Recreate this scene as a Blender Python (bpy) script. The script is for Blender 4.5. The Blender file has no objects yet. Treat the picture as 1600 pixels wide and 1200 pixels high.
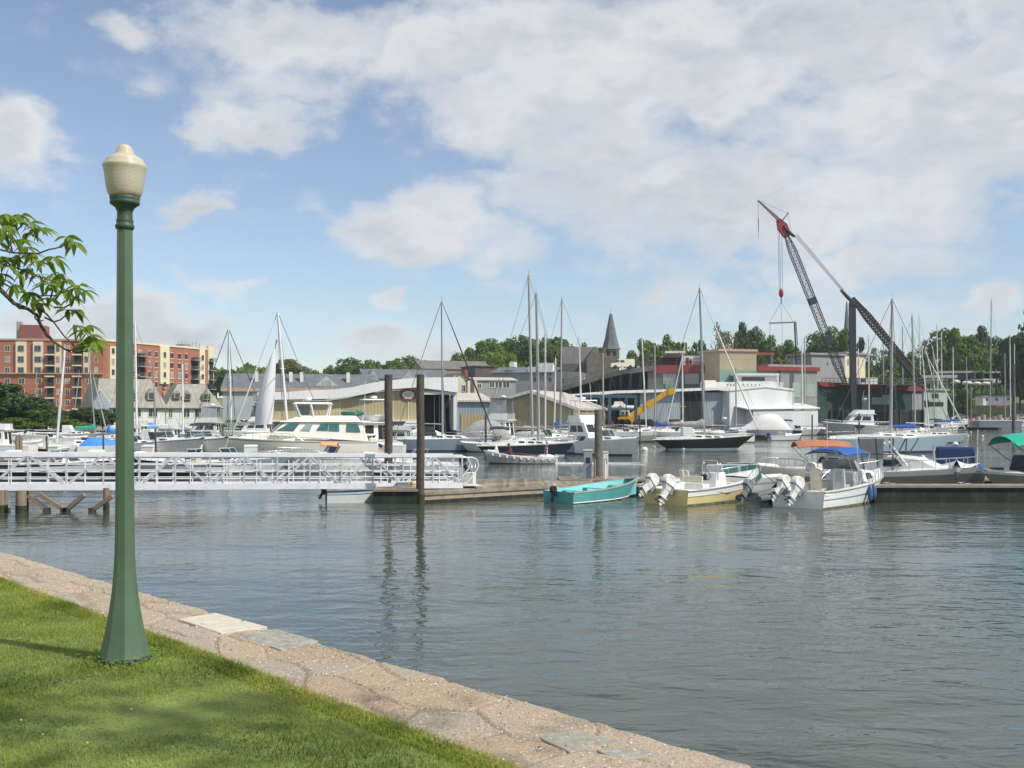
import bpy, bmesh, math, random
import numpy as np
from mathutils import Vector, Matrix, noise as mnoise
R = math.radians
S = bpy.context.scene
COL = S.collection
# ---------------------------------------------------------------- camera, sky, sun, exposure
F = 1650.0; CZ = 3.8; HY = 645.0          # focal length in photo pixels, eye height over the water, horizon row
cam_d = bpy.data.cameras.new('camera'); cam = bpy.data.objects.new('camera', cam_d); COL.objects.link(cam)
cam.location = (0, 0, CZ); cam.rotation_euler = (R(90), 0, 0)
cam_d.sensor_width = 36; cam_d.lens = 36 * F / 1600; cam_d.shift_y = 45 / 1600
cam_d.clip_start = .1; cam_d.clip_end = 9000
S.camera = cam
S.render.resolution_x = 1024; S.render.resolution_y = 768
S.view_settings.view_transform = 'Standard'; S.view_settings.look = 'None'
S.view_settings.exposure = 0; S.view_settings.gamma = 1
SUN_AZ, SUN_EL = 118.0, 47.0              # azimuth clockwise from the view direction (+Y)
sd = bpy.data.lights.new('sun', 'SUN'); sd.energy = 4.4; sd.angle = R(.55); sd.color = (1, .955, .88)
so = bpy.data.objects.new('sun', sd); COL.objects.link(so)
sv = Vector((math.sin(R(SUN_AZ)) * math.cos(R(SUN_EL)), math.cos(R(SUN_AZ)) * math.cos(R(SUN_EL)), math.sin(R(SUN_EL))))
so.rotation_euler = sv.to_track_quat('Z', 'Y').to_euler(); so.location = (60, -40, 80)

def build_world():
    w = bpy.data.worlds.new('World'); S.world = w; w.use_nodes = True
    nt = w.node_tree; nt.nodes.clear(); N = nt.nodes.new; L = nt.links.new
    out = N('ShaderNodeOutputWorld')
    sky = N('ShaderNodeTexSky'); sky.sky_type = 'NISHITA'; sky.sun_disc = False
    sky.sun_elevation = R(SUN_EL); sky.sun_rotation = R(SUN_AZ); sky.altitude = 0
    sky.air_density = 1.0; sky.dust_density = .15; sky.ozone_density = 3.0
    bg = N('ShaderNodeBackground'); bg.inputs[1].default_value = .118
    hs = N('ShaderNodeHueSaturation'); hs.inputs['Saturation'].default_value = .80
    L(sky.outputs[0], hs.inputs['Color']); tn = N('ShaderNodeMixRGB'); tn.blend_type = 'MULTIPLY'; tn.inputs[0].default_value = 1; tn.inputs[2].default_value = (1.05, 1.08, 1.11, 1); L(hs.outputs[0], tn.inputs[1]); L(tn.outputs[0], bg.inputs[0])
    tc = N('ShaderNodeTexCoord'); sep = N('ShaderNodeSeparateXYZ'); L(tc.outputs['Generated'], sep.inputs[0])
    def m(op, a, b=None, c=None):
        n = N('ShaderNodeMath'); n.operation = op
        for i, v in enumerate((a, b, c)):
            if v is None: continue
            if isinstance(v, (int, float)): n.inputs[i].default_value = v
            else: L(v, n.inputs[i])
        return n.outputs[0]
    az = m('ARCTAN2', sep.outputs[0], sep.outputs[1]); el = m('ARCSINE', sep.outputs[2])
    P = N('ShaderNodeCombineXYZ'); L(az, P.inputs[0]); L(el, P.inputs[1])
    def noise(vec, scale, detail=6, rough=.55, sx=1, sy=1.7, off=0):
        mp = N('ShaderNodeMapping'); mp.inputs['Scale'].default_value = (sx, sy, 1); mp.inputs['Location'].default_value = (off, off * .7, off * 1.3)
        L(vec, mp.inputs[0])
        n = N('ShaderNodeTexNoise'); n.inputs['Scale'].default_value = scale; n.inputs['Detail'].default_value = detail; n.inputs['Roughness'].default_value = rough
        L(mp.outputs[0], n.inputs['Vector']); return n
    def vm(op, a, b):
        n = N('ShaderNodeVectorMath'); n.operation = op
        for i, v in enumerate((a, b)):
            if isinstance(v, tuple): n.inputs[i].default_value = v
            else: L(v, n.inputs[i])
        return n.outputs[0]
    w1 = vm('MULTIPLY', vm('SUBTRACT', noise(P.outputs[0], 7, 3).outputs['Color'], (.5, .5, .5)), (.13, .08, 0))
    w2 = vm('MULTIPLY', vm('SUBTRACT', noise(P.outputs[0], 26, 4, off=3).outputs['Color'], (.5, .5, .5)), (.045, .035, 0))
    PW = vm('ADD', vm('ADD', P.outputs[0], w1), w2)
    blobs = [(1120,70,520,120,1.0),(780,70,340,85,.92),(1470,150,300,170,1.0),(1120,290,320,100,.92),(650,355,130,58,1.05),(760,385,110,45,.8),
             (640,310,60,30,.5),(1360,330,210,66,.92),(400,185,120,48,.8),(320,190,60,40,.7),(500,60,210,70,.9),(450,120,150,50,.65),(900,150,300,80,.9),(1300,420,170,45,.85),
             (205,45,48,30,.85),(30,210,75,48,.85),(235,120,50,26,.40),(306,322,40,18,.80),(352,457,62,19,.80),(597,478,38,18,.75),(505,312,60,20,.35),
             (200,515,150,48,1.0),(310,545,70,16,.6),(60,495,130,30,.7),(1010,465,30,18,.65),(1090,480,110,45,.6),(1170,445,36,22,.7),(620,540,80,18,.6),(680,555,70,18,.6),(780,440,70,14,.45),(1560,480,70,20,.6),(1250,490,300,45,.5),
             (1000,550,700,22,.35),(950,200,230,90,.8),(840,300,120,60,.7),(1570,30,260,120,.8)]
    tot = None
    for (cx, cy, rx, ry, wt) in blobs:
        a0 = math.atan((cx - 800) / F); e0 = math.atan((HY - cy) / F * math.cos(a0)); sx = F / rx * .86; sy = F / ry * .86
        mp = N('ShaderNodeMapping'); mp.inputs['Scale'].default_value = (sx, sy, 1); mp.inputs['Location'].default_value = (-a0 * sx, -e0 * sy, 0)
        L(PW, mp.inputs[0])
        ln = N('ShaderNodeVectorMath'); ln.operation = 'LENGTH'; L(mp.outputs[0], ln.inputs[0])
        mr = N('ShaderNodeMapRange'); mr.interpolation_type = 'SMOOTHSTEP'
        mr.inputs[1].default_value = .1; mr.inputs[2].default_value = 1.35; mr.inputs[3].default_value = wt; mr.inputs[4].default_value = 0
        L(ln.outputs['Value'], mr.inputs[0])
        tot = mr.outputs[0] if tot is None else m('MAXIMUM', tot, mr.outputs[0])
    # scattered cloud over the rest of the sky (high up, and behind the viewer)
    hi = N('ShaderNodeMapRange'); hi.inputs[1].default_value = .40; hi.inputs[2].default_value = .60; hi.inputs[3].default_value = 0; hi.inputs[4].default_value = .62; L(el, hi.inputs[0])
    aaz = m('ABSOLUTE', az)
    bh = N('ShaderNodeMapRange'); bh.inputs[1].default_value = .55; bh.inputs[2].default_value = 1.0; bh.inputs[3].default_value = 0; bh.inputs[4].default_value = .5; L(aaz, bh.inputs[0])
    tot = m('MAXIMUM', m('MAXIMUM', tot, hi.outputs[0]), bh.outputs[0])
    f1 = m('ADD', m('MULTIPLY', noise(PW, 9, 3, .5, off=1.2).outputs['Fac'], .5), m('MULTIPLY', noise(P.outputs[0], 22, 9, .62, off=4.2).outputs['Fac'], .5))
    dens = m('ADD', tot, m('MULTIPLY', m('SUBTRACT', f1, .5), 2.4))
    al = N('ShaderNodeMapRange'); al.interpolation_type = 'SMOOTHSTEP'
    al.inputs[1].default_value = .08; al.inputs[2].default_value = .90; al.inputs[3].default_value = 0; al.inputs[4].default_value = .93; L(dens, al.inputs[0])
    up = m('GREATER_THAN', sep.outputs[2], -.02)
    fac = m('MULTIPLY', al.outputs[0], up)
    # grey undersides against bright heads of the cloud
    f2 = noise(PW, 8, 6, .55, sy=2.4, off=7.5).outputs['Fac']
    th = m('ADD', m('MULTIPLY', dens, .24), m('ADD', m('MULTIPLY', f2, .62), m('MULTIPLY', f1, .45)))
    cr = N('ShaderNodeValToRGB'); cr.color_ramp.elements[0].position = .58; cr.color_ramp.elements[0].color = (.85, .84, .84, 1)
    cr.color_ramp.elements[1].position = 1.08; cr.color_ramp.elements[1].color = (.50, .55, .61, 1); L(th, cr.inputs[0])
    bc = N('ShaderNodeBackground'); L(cr.outputs[0], bc.inputs[0]); bc.inputs[1].default_value = 1.0
    mx = N('ShaderNodeMixShader'); L(fac, mx.inputs[0]); L(bg.outputs[0], mx.inputs[1]); L(bc.outputs[0], mx.inputs[2]); L(mx.outputs[0], out.inputs[0])
build_world()

# ---------------------------------------------------------------- helpers
def gx(px, d): return (px - 800) / F * d
def gz(py, d): return CZ + (HY - py) / F * d
def at(px, py, d): return Vector((gx(px, d), d, gz(py, d)))
def wl(px, py, z=0):
    d = F * (CZ - z) / (py - HY); return Vector((gx(px, d), d, z))

MATS = {}
def mat(name, col, rough=.55, metal=0, var=.12, scale=2.5, bump=0, bscale=20, spec=.4, coat=0, stain=None, sscale=1.2, alpha=None, emis=None):
    if name in MATS: return MATS[name]
    m = bpy.data.materials.new(name); m.use_nodes = True; nt = m.node_tree; N = nt.nodes.new; L = nt.links.new
    b = nt.nodes['Principled BSDF']; b.inputs['Roughness'].default_value = rough; b.inputs['Metallic'].default_value = metal
    b.inputs['Specular IOR Level'].default_value = spec; b.inputs['Coat Weight'].default_value = coat
    tc = N('ShaderNodeTexCoord')
    n = N('ShaderNodeTexNoise'); n.inputs['Scale'].default_value = scale; n.inputs['Detail'].default_value = 5; n.inputs['Roughness'].default_value = .6; L(tc.outputs['Object'], n.inputs['Vector'])
    r = N('ShaderNodeValToRGB'); r.color_ramp.elements[0].position = .3; r.color_ramp.elements[1].position = .7
    r.color_ramp.elements[0].color = tuple(c * (1 - var) for c in col) + (1,); r.color_ramp.elements[1].color = tuple(min(1, c * (1 + var * .7)) for c in col) + (1,)
    L(n.outputs['Fac'], r.inputs[0]); c = r.outputs[0]
    if stain:
        n2 = N('ShaderNodeTexNoise'); n2.inputs['Scale'].default_value = sscale; n2.inputs['Detail'].default_value = 7; n2.inputs['Roughness'].default_value = .7
        mp = N('ShaderNodeMapping'); mp.inputs['Scale'].default_value = (1, 1, .35); L(tc.outputs['Object'], mp.inputs[0]); L(mp.outputs[0], n2.inputs['Vector'])
        mr = N('ShaderNodeMapRange'); mr.inputs[1].default_value = .48; mr.inputs[2].default_value = .72; mr.inputs[4].default_value = .75; L(n2.outputs['Fac'], mr.inputs[0])
        mx = N('ShaderNodeMixRGB'); mx.inputs[2].default_value = tuple(stain) + (1,); L(mr.outputs[0], mx.inputs[0]); L(c, mx.inputs[1]); c = mx.outputs[0]
    L(c, b.inputs['Base Color'])
    if bump:
        n3 = N('ShaderNodeTexNoise'); n3.inputs['Scale'].default_value = bscale; n3.inputs['Detail'].default_value = 5; L(tc.outputs['Object'], n3.inputs['Vector'])
        bp = N('ShaderNodeBump'); bp.inputs['Strength'].default_value = bump; bp.inputs['Distance'].default_value = .02; L(n3.outputs['Fac'], bp.inputs['Height']); L(bp.outputs[0], b.inputs['Normal'])
    if alpha is not None: b.inputs['Alpha'].default_value = alpha
    if emis:
        b.inputs['Emission Color'].default_value = tuple(emis) + (1,); b.inputs['Emission Strength'].default_value = 1
    MATS[name] = m; return m

def mat_corr(name, col, period=.3, depth=.16, rough=.5, stain=None, smul=.12, bs=.5):
    """ribbed sheet metal: vertical ribs every `period` metres, sheets with slightly different tone"""
    if name in MATS: return MATS[name]
    m = mat(name, col, rough, 0, .07, .15, stain=stain, sscale=smul); nt = m.node_tree; N = nt.nodes.new; L = nt.links.new
    b = nt.nodes['Principled BSDF']; src = b.inputs['Base Color'].links[0].from_socket
    tc = N('ShaderNodeTexCoord'); sp = N('ShaderNodeSeparateXYZ'); L(tc.outputs['Object'], sp.inputs[0])
    ad = N('ShaderNodeMath'); ad.operation = 'ADD'; L(sp.outputs[0], ad.inputs[0]); L(sp.outputs[1], ad.inputs[1])
    mu = N('ShaderNodeMath'); mu.operation = 'MULTIPLY'; mu.inputs[1].default_value = 2 * math.pi / period; L(ad.outputs[0], mu.inputs[0])
    si = N('ShaderNodeMath'); si.operation = 'SINE'; L(mu.outputs[0], si.inputs[0])
    bp = N('ShaderNodeBump'); bp.inputs['Strength'].default_value = bs; bp.inputs['Distance'].default_value = .03; L(si.outputs[0], bp.inputs['Height']); L(bp.outputs[0], b.inputs['Normal'])
    fl = N('ShaderNodeMath'); fl.operation = 'SNAP'; fl.inputs[1].default_value = period * 4; L(ad.outputs[0], fl.inputs[0])
    wn = N('ShaderNodeTexWhiteNoise'); wn.noise_dimensions = '1D'; L(fl.outputs[0], wn.inputs['W'])
    mr = N('ShaderNodeMapRange'); mr.inputs[3].default_value = 1 - depth; mr.inputs[4].default_value = 1 + depth * .3; L(wn.outputs['Value'], mr.inputs[0])
    mx = N('ShaderNodeMixRGB'); mx.blend_type = 'MULTIPLY'; mx.inputs[0].default_value = 1; L(src, mx.inputs[1]); L(mr.outputs[0], mx.inputs[2]); L(mx.outputs[0], b.inputs['Base Color'])
    return m

def mat_brick(name, col, mortar, bw=.22, bh=.075, rough=.85):
    if name in MATS: return MATS[name]
    m = mat(name, col, rough, 0, .1, .2); nt = m.node_tree; N = nt.nodes.new; L = nt.links.new
    b = nt.nodes['Principled BSDF']
    tc = N('ShaderNodeTexCoord'); sp = N('ShaderNodeSeparateXYZ'); L(tc.outputs['Object'], sp.inputs[0])
    ad = N('ShaderNodeMath'); ad.operation = 'ADD'; L(sp.outputs[0], ad.inputs[0]); L(sp.outputs[1], ad.inputs[1])
    cb = N('ShaderNodeCombineXYZ'); L(ad.outputs[0], cb.inputs[0]); L(sp.outputs[2], cb.inputs[1])
    br = N('ShaderNodeTexBrick'); br.inputs['Scale'].default_value = 1; br.inputs['Brick Width'].default_value = bw; br.inputs['Row Height'].default_value = bh
    br.inputs['Mortar Size'].default_value = bh * .1; br.inputs['Color1'].default_value = tuple(c * .85 for c in col) + (1,); br.inputs['Color2'].default_value = tuple(min(1, c * 1.12) for c in col) + (1,)
    br.inputs['Mortar'].default_value = tuple(mortar) + (1,); L(cb.outputs[0], br.inputs['Vector'])
    src = b.inputs['Base Color'].links[0].from_socket
    mx = N('ShaderNodeMixRGB'); mx.inputs[0].default_value = .6; L(src, mx.inputs[1]); L(br.outputs[0], mx.inputs[2]); L(mx.outputs[0], b.inputs['Base Color'])
    return m

def mat_leaf(name, col, col2, trans=.35, rough=.55, island=True, scale=.35):
    if name in MATS: return MATS[name]
    m = bpy.data.materials.new(name); m.use_nodes = True; nt = m.node_tree; N = nt.nodes.new; L = nt.links.new
    b = nt.nodes['Principled BSDF']; out = nt.nodes['Material Output']; b.inputs['Roughness'].default_value = rough; b.inputs['Specular IOR Level'].default_value = .3
    g = N('ShaderNodeNewGeometry'); tc = N('ShaderNodeTexCoord'); n = N('ShaderNodeTexNoise'); n.inputs['Scale'].default_value = scale; n.inputs['Detail'].default_value = 3
    L(g.outputs['Position'], n.inputs['Vector'])
    ad = N('ShaderNodeMath'); ad.operation = 'MULTIPLY_ADD'; L(g.outputs['Random Per Island'], ad.inputs[0]); ad.inputs[1].default_value = .55
    mr = N('ShaderNodeMapRange'); mr.inputs[1].default_value = .3; mr.inputs[2].default_value = .7; mr.inputs[3].default_value = -.1; mr.inputs[4].default_value = .55; L(n.outputs['Fac'], mr.inputs[0]); L(mr.outputs[0], ad.inputs[2])
    r = N('ShaderNodeValToRGB'); r.color_ramp.elements[0].color = tuple(col) + (1,); r.color_ramp.elements[1].color = tuple(col2) + (1,); L(ad.outputs[0], r.inputs[0])
    L(r.outputs[0], b.inputs['Base Color'])
    t = N('ShaderNodeBsdfTranslucent'); tm = N('ShaderNodeMixRGB'); tm.blend_type = 'MULTIPLY'; tm.inputs[0].default_value = 1; tm.inputs[2].default_value = (1.1, 1.2, .5, 1); L(r.outputs[0], tm.inputs[1]); L(tm.outputs[0], t.inputs[0])
    mx = N('ShaderNodeMixShader'); mx.inputs[0].default_value = trans; L(b.outputs[0], mx.inputs[1]); L(t.outputs[0], mx.inputs[2]); L(mx.outputs[0], out.inputs[0])
    MATS[name] = m; return m

class MB:
    """collects shapes; build() links them as ONE mesh object"""
    def __init__(s): s.v = []; s.f = []; s.m = []; s.sm = []; s.cur = 0; s.smooth = False; s.T = None
    def add(s, vs, fs, smooth=None):
        o = len(s.v)
        if s.T is not None: vs = [s.T @ Vector(v) for v in vs]
        s.v += [tuple(v) for v in vs]
        for f in fs: s.f.append([i + o for i in f]); s.m.append(s.cur); s.sm.append(s.smooth if smooth is None else smooth)
        return s
    def use(s, i): s.cur = i; return s
    def box(s, x0, x1, y0, y1, z0, z1):
        v = [(x0,y0,z0),(x1,y0,z0),(x1,y1,z0),(x0,y1,z0),(x0,y0,z1),(x1,y0,z1),(x1,y1,z1),(x0,y1,z1)]
        return s.add(v, [(0,3,2,1),(4,5,6,7),(0,1,5,4),(1,2,6,5),(2,3,7,6),(3,0,4,7)], False)
    def hexa(s, v): return s.add(v, [(0,3,2,1),(4,5,6,7),(0,1,5,4),(1,2,6,5),(2,3,7,6),(3,0,4,7)], False)
    def tube(s, p, r, n=6, cap=True, smooth=True):
        """polyline tube; r a number or one radius per point"""
        p = [Vector(q) for q in p]; rr = r if isinstance(r, (list, tuple)) else [r] * len(p); vs = []; fs = []
        up = Vector((0, 0, 1)); prev = None
        for i, q in enumerate(p):
            d = (p[min(i + 1, len(p) - 1)] - p[max(i - 1, 0)])
            if d.length < 1e-9: d = Vector((0, 0, 1))
            d.normalize()
            if prev is None:
                a = d.cross(up)
                if a.length < .05: a = d.cross(Vector((1, 0, 0)))
            else: a = prev - d * prev.dot(d)
            a.normalize(); prev = a; b = d.cross(a)
            for k in range(n):
                t = 2 * math.pi * k / n; vs.append(q + (a * math.cos(t) + b * math.sin(t)) * rr[i])
        for i in range(len(p) - 1):
            for k in range(n): fs.append((i*n+k, i*n+(k+1)%n, (i+1)*n+(k+1)%n, (i+1)*n+k))
        s.add(vs, fs, smooth)
        if cap:
            o = len(vs); s.add([vs[k] for k in range(n)], [tuple(range(n))[::-1]], False) if s.T is None else s._cap(vs[:n], True)
            s.add(vs[-n:], [tuple(range(n))], False) if s.T is None else s._cap(vs[-n:], False)
        return s
    def _cap(s, vs, rev):
        f = tuple(range(len(vs))); return s.add(vs, [f[::-1] if rev else f], False)
    def bar(s, p0, p1, w, h=None):
        """square bar between two points"""
        h = h or w; p0 = Vector(p0); p1 = Vector(p1); d = (p1 - p0).normalized(); a = d.cross(Vector((0, 0, 1)))
        if a.length < .05: a = Vector((1, 0, 0))
        a.normalize(); b = a.cross(d); vs = []
        for q in (p0, p1):
            for sa, sb in ((-1,-1),(1,-1),(1,1),(-1,1)): vs.append(q + a * sa * w / 2 + b * sb * h / 2)
        return s.add(vs, [(0,3,2,1),(4,5,6,7),(0,1,5,4),(1,2,6,5),(2,3,7,6),(3,0,4,7)], False)
    def lathe(s, prof, n=16, c=(0, 0, 0), smooth=True, phase=0):
        vs = []; fs = []
        for (r, z) in prof:
            for k in range(n):
                t = 2 * math.pi * k / n + phase; vs.append((c[0] + r * math.cos(t), c[1] + r * math.sin(t), c[2] + z))
        for i in range(len(prof) - 1):
            for k in range(n): fs.append((i*n+k, i*n+(k+1)%n, (i+1)*n+(k+1)%n, (i+1)*n+k))
        fs.append(tuple(range(n))[::-1]); fs.append(tuple((len(prof)-1)*n + k for k in range(n)))
        return s.add(vs, fs, smooth)
    def prism(s, pts, ext, cap=True):
        """closed outline pts (3D) swept along ext"""
        n = len(pts); e = Vector(ext); a = [Vector(p) for p in pts]; vs = a + [p + e for p in a]
        fs = [(i, (i+1)%n, n+(i+1)%n, n+i) for i in range(n)]
        if cap: fs += [tuple(range(n))[::-1], tuple(range(n, 2*n))]
        return s.add(vs, fs, False)
    def quad(s, a, b, c, d): return s.add([a, b, c, d], [(0,1,2,3)])
    def slab(s, a, b, c, d, t):
        """quad given thickness t along its normal"""
        a, b, c, d = map(Vector, (a, b, c, d)); n = (b - a).cross(d - a)
        if n.length < 1e-9: n = (c - b).cross(a - b)
        n.normalize(); n *= t
        return s.hexa([a, b, c, d, a + n, b + n, c + n, d + n])
    def ell(s, c, r, nu=10, nv=6, zmin=-1):
        prof = []
        for i in range(nv + 1):
            t = -math.pi/2 + math.pi * i / nv
            if math.sin(t) < zmin: continue
            prof.append((max(math.cos(t), .001), math.sin(t)))
        vs = []; fs = []; n = nu
        for (q, z) in prof:
            for k in range(n):
                t = 2*math.pi*k/n; vs.append((c[0]+r[0]*q*math.cos(t), c[1]+r[1]*q*math.sin(t), c[2]+r[2]*z))
        for i in range(len(prof)-1):
            for k in range(n): fs.append((i*n+k, i*n+(k+1)%n, (i+1)*n+(k+1)%n, (i+1)*n+k))
        return s.add(vs, fs, True)
    def build(s, name, mats, parent=None, bevel=0, fix=True):
        if not isinstance(mats, (list, tuple)): mats = [mats]
        off = Vector((0, 0, 0))
        me = bpy.data.meshes.new(name); vs = s.v
        rt = parent
        while rt is not None and rt.parent is not None: rt = rt.parent
        if rt is not None and rt.get('_w'): o = rt.location; vs = [(v[0]-o[0], v[1]-o[1], v[2]-o[2]) for v in vs]
        me.from_pydata(vs, [], s.f)
        for m in mats: me.materials.append(m)
        me.polygons.foreach_set('material_index', s.m); me.polygons.foreach_set('use_smooth', s.sm)
        if bevel or fix:
            bm = bmesh.new(); bm.from_mesh(me)
            if fix:
                bmesh.ops.recalc_face_normals(bm, faces=bm.faces)
            if bevel:
                bmesh.ops.remove_doubles(bm, verts=bm.verts, dist=.0005)
                es = [e for e in bm.edges if len(e.link_faces) == 2 and e.calc_face_angle(0) > .5]
                bmesh.ops.bevel(bm, geom=es, offset=bevel, segments=2, profile=.5, affect='EDGES', clamp_overlap=True)
            bm.to_mesh(me); bm.free()
        me.update()
        o = bpy.data.objects.new(name, me); COL.objects.link(o)
        if parent is not None: o.parent = parent
        return o

def tag(o, label=None, cat=None, group=None, kind=None):
    if label: o['label'] = label
    if cat: o['category'] = cat
    if group: o['group'] = group
    if kind: o['kind'] = kind
    return o
def thing(name, label, cat, loc=(0, 0, 0), rz=0, group=None, world=False):
    """an Empty at the thing's base; with world=True its parts are given in world coordinates"""
    o = bpy.data.objects.new(name, None); COL.objects.link(o); o.location = loc; o.rotation_euler = (0, 0, rz)
    o.empty_display_size = .3
    if world: o['_w'] = 1
    return tag(o, label, cat, group)
def kids(o): return [c for c in list(o.children)]
def copy_tree(o, parent=None):
    c = o.copy(); COL.objects.link(c)
    if parent is not None: c.parent = parent
    for ch in kids(o): copy_tree(ch, c)
    return c
ORD = ['first','second','third','fourth','fifth','sixth','seventh','eighth','ninth','tenth','eleventh','twelfth','thirteenth','fourteenth','fifteenth','sixteenth','seventeenth','eighteenth','nineteenth','twentieth']
# ---------------------------------------------------------------- water
def water_mat():
    m = bpy.data.materials.new('harbour_water'); m.use_nodes = True; nt = m.node_tree; N = nt.nodes.new; L = nt.links.new
    b = nt.nodes['Principled BSDF']; b.inputs['Base Color'].default_value = (.054, .068, .056, 1); b.inputs['Roughness'].default_value = .04
    b.inputs['IOR'].default_value = 1.34; b.inputs['Specular IOR Level'].default_value = .5
    g = N('ShaderNodeNewGeometry')
    def nz(scale, sx, sy, det=3, rot=0, dist=0):
        mp = N('ShaderNodeMapping'); mp.inputs['Scale'].default_value = (sx, sy, 1); mp.inputs['Rotation'].default_value = (0, 0, R(rot)); L(g.outputs['Position'], mp.inputs[0])
        n = N('ShaderNodeTexNoise'); n.inputs['Scale'].default_value = scale; n.inputs['Detail'].default_value = det; n.inputs['Distortion'].default_value = dist; L(mp.outputs[0], n.inputs['Vector']); return n.outputs['Fac']
    def m_(op, a, b_):
        n = N('ShaderNodeMath'); n.operation = op
        for i, v in enumerate((a, b_)):
            if isinstance(v, (int, float)): n.inputs[i].default_value = v
            else: L(v, n.inputs[i])
        return n.outputs[0]
    a = nz(1.5, .8, 1.35, 3, 8, .5); c = nz(.45, .62, 1.05, 2, -14); f = nz(5.5, .9, 1.3, 2, 20)
    patch = nz(.05, .5, 1.6, 4, 5)
    mr = N('ShaderNodeMapRange'); mr.inputs[1].default_value = .38; mr.inputs[2].default_value = .62; mr.inputs[3].default_value = .28; mr.inputs[4].default_value = 1.25; L(patch, mr.inputs[0])
    h = m_('ADD', m_('ADD', m_('MULTIPLY', a, .72), m_('MULTIPLY', c, 1.1)), m_('MULTIPLY', f, .13))
    h = m_('MULTIPLY', h, mr.outputs[0])
    bp = N('ShaderNodeBump'); bp.inputs['Strength'].default_value = 1; bp.inputs['Distance'].default_value = .062; L(h, bp.inputs['Height']); L(bp.outputs[0], b.inputs['Normal'])
    MATS['water'] = m; return m
wmb = MB(); wmb.add([(-4000,-200,0),(4000,-200,0),(4000,1200,0),(-4000,1200,0)], [(0,1,2,3)])
water = wmb.build('water', water_mat(), fix=False); tag(water, kind='structure')

# ---------------------------------------------------------------- far land
def sstep(a, b, x):
    t = min(1, max(0, (x - a) / (b - a))); return t * t * (3 - 2 * t)
SHORE = [(-2600,128),(-200,132),(0,136),(340,150),(460,163),(1000,176),(1285,212),(1300,284),(1650,290),(3400,300)]
def shore_d(px):
    for (a, da), (b, db) in zip(SHORE, SHORE[1:]):
        if px <= b: return da + (db - da) * (px - a) / (b - a)
    return SHORE[-1][1]
def land_z(px, d):
    s = sstep(1290, 1420, px)
    left = 1.3 + 8.5 * sstep(255, 420, d) + 5 * sstep(420, 800, d)
    right = 1.6 + 8.4 * sstep(300, 345, d) + 6 * sstep(400, 800, d)
    return left * (1 - s) + right * s
def land_at(x, d): return land_z(800 + x / d * F, d)
pxs = [-2600,-1600,-900,-500,-200,0,120,240,340,460,600,750,900,1000,1150,1280,1286,1300,1340,1380,1420,1460,1500,1550,1600,1650,1900,2400,3400]
dd = [0, .004, .02, .06, .1, .15, .2, .3, .4, .5, .6, .75, 1.0, 1.5, 2.5, 5, 10]
vs = []; fs = []
for px in pxs:
    s0 = shore_d(px)
    vs.append((gx(px, s0), s0, -1.0))
    for k in dd:
        d = s0 + k * 280; vs.append((gx(px, d), d, land_z(px, d)))
n = len(dd) + 1
for i in range(len(pxs) - 1):
    for k in range(n - 1): fs.append((i*n+k, (i+1)*n+k, (i+1)*n+k+1, i*n+k+1))
lm = MB(); lm.add(vs, fs, False)
land = lm.build('terrain', mat('bank', (.15, .20, .065), .95, 0, .35, .08, stain=(.16, .13, .09), sscale=.1)); tag(land, kind='structure')

# ---------------------------------------------------------------- seawall (near bank) and lawn
LZ = 2.2
oa = Vector((1.15, 4.75)); ob = Vector((-5.90, 12.2)); du = (ob - oa).normalized(); dn = Vector((du.y, -du.x))   # along, towards the water
def wall_pt(t, s):
    """t metres along the wall, s = 0 lawn edge .. 1 water edge"""
    o = oa + du * t; wid = .875 - .018 * t if t < 12 else .66
    return o - dn * wid * (1 - s)
SC = [(.40,.29,.20),(.44,.35,.26),(.37,.32,.26),(.31,.30,.27),(.40,.27,.18),(.42,.35,.27),(.34,.32,.28),(.44,.33,.24),(.37,.30,.23)]
def stone_field(t, a):
    q = Vector((t * 1.7, a * 3.0, 0)); q += Vector((mnoise.noise(Vector((t*1.5, a*2, 3))), mnoise.noise(Vector((t*1.5, a*2, 9))), 0)) * .28
    ds, ps = mnoise.voronoi(Vector((q.x, q.y, 0)), distance_metric='DISTANCE'); p = ps[0]
    hsh = (math.sin(p[0] * 12.9898 + p[1] * 78.233) * 43758.5453) % 1.0; h2 = (math.sin(p[0] * 39.34 + p[1] * 11.13) * 9758.545) % 1.0
    return ds[1] - ds[0], hsh, h2, p
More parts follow.
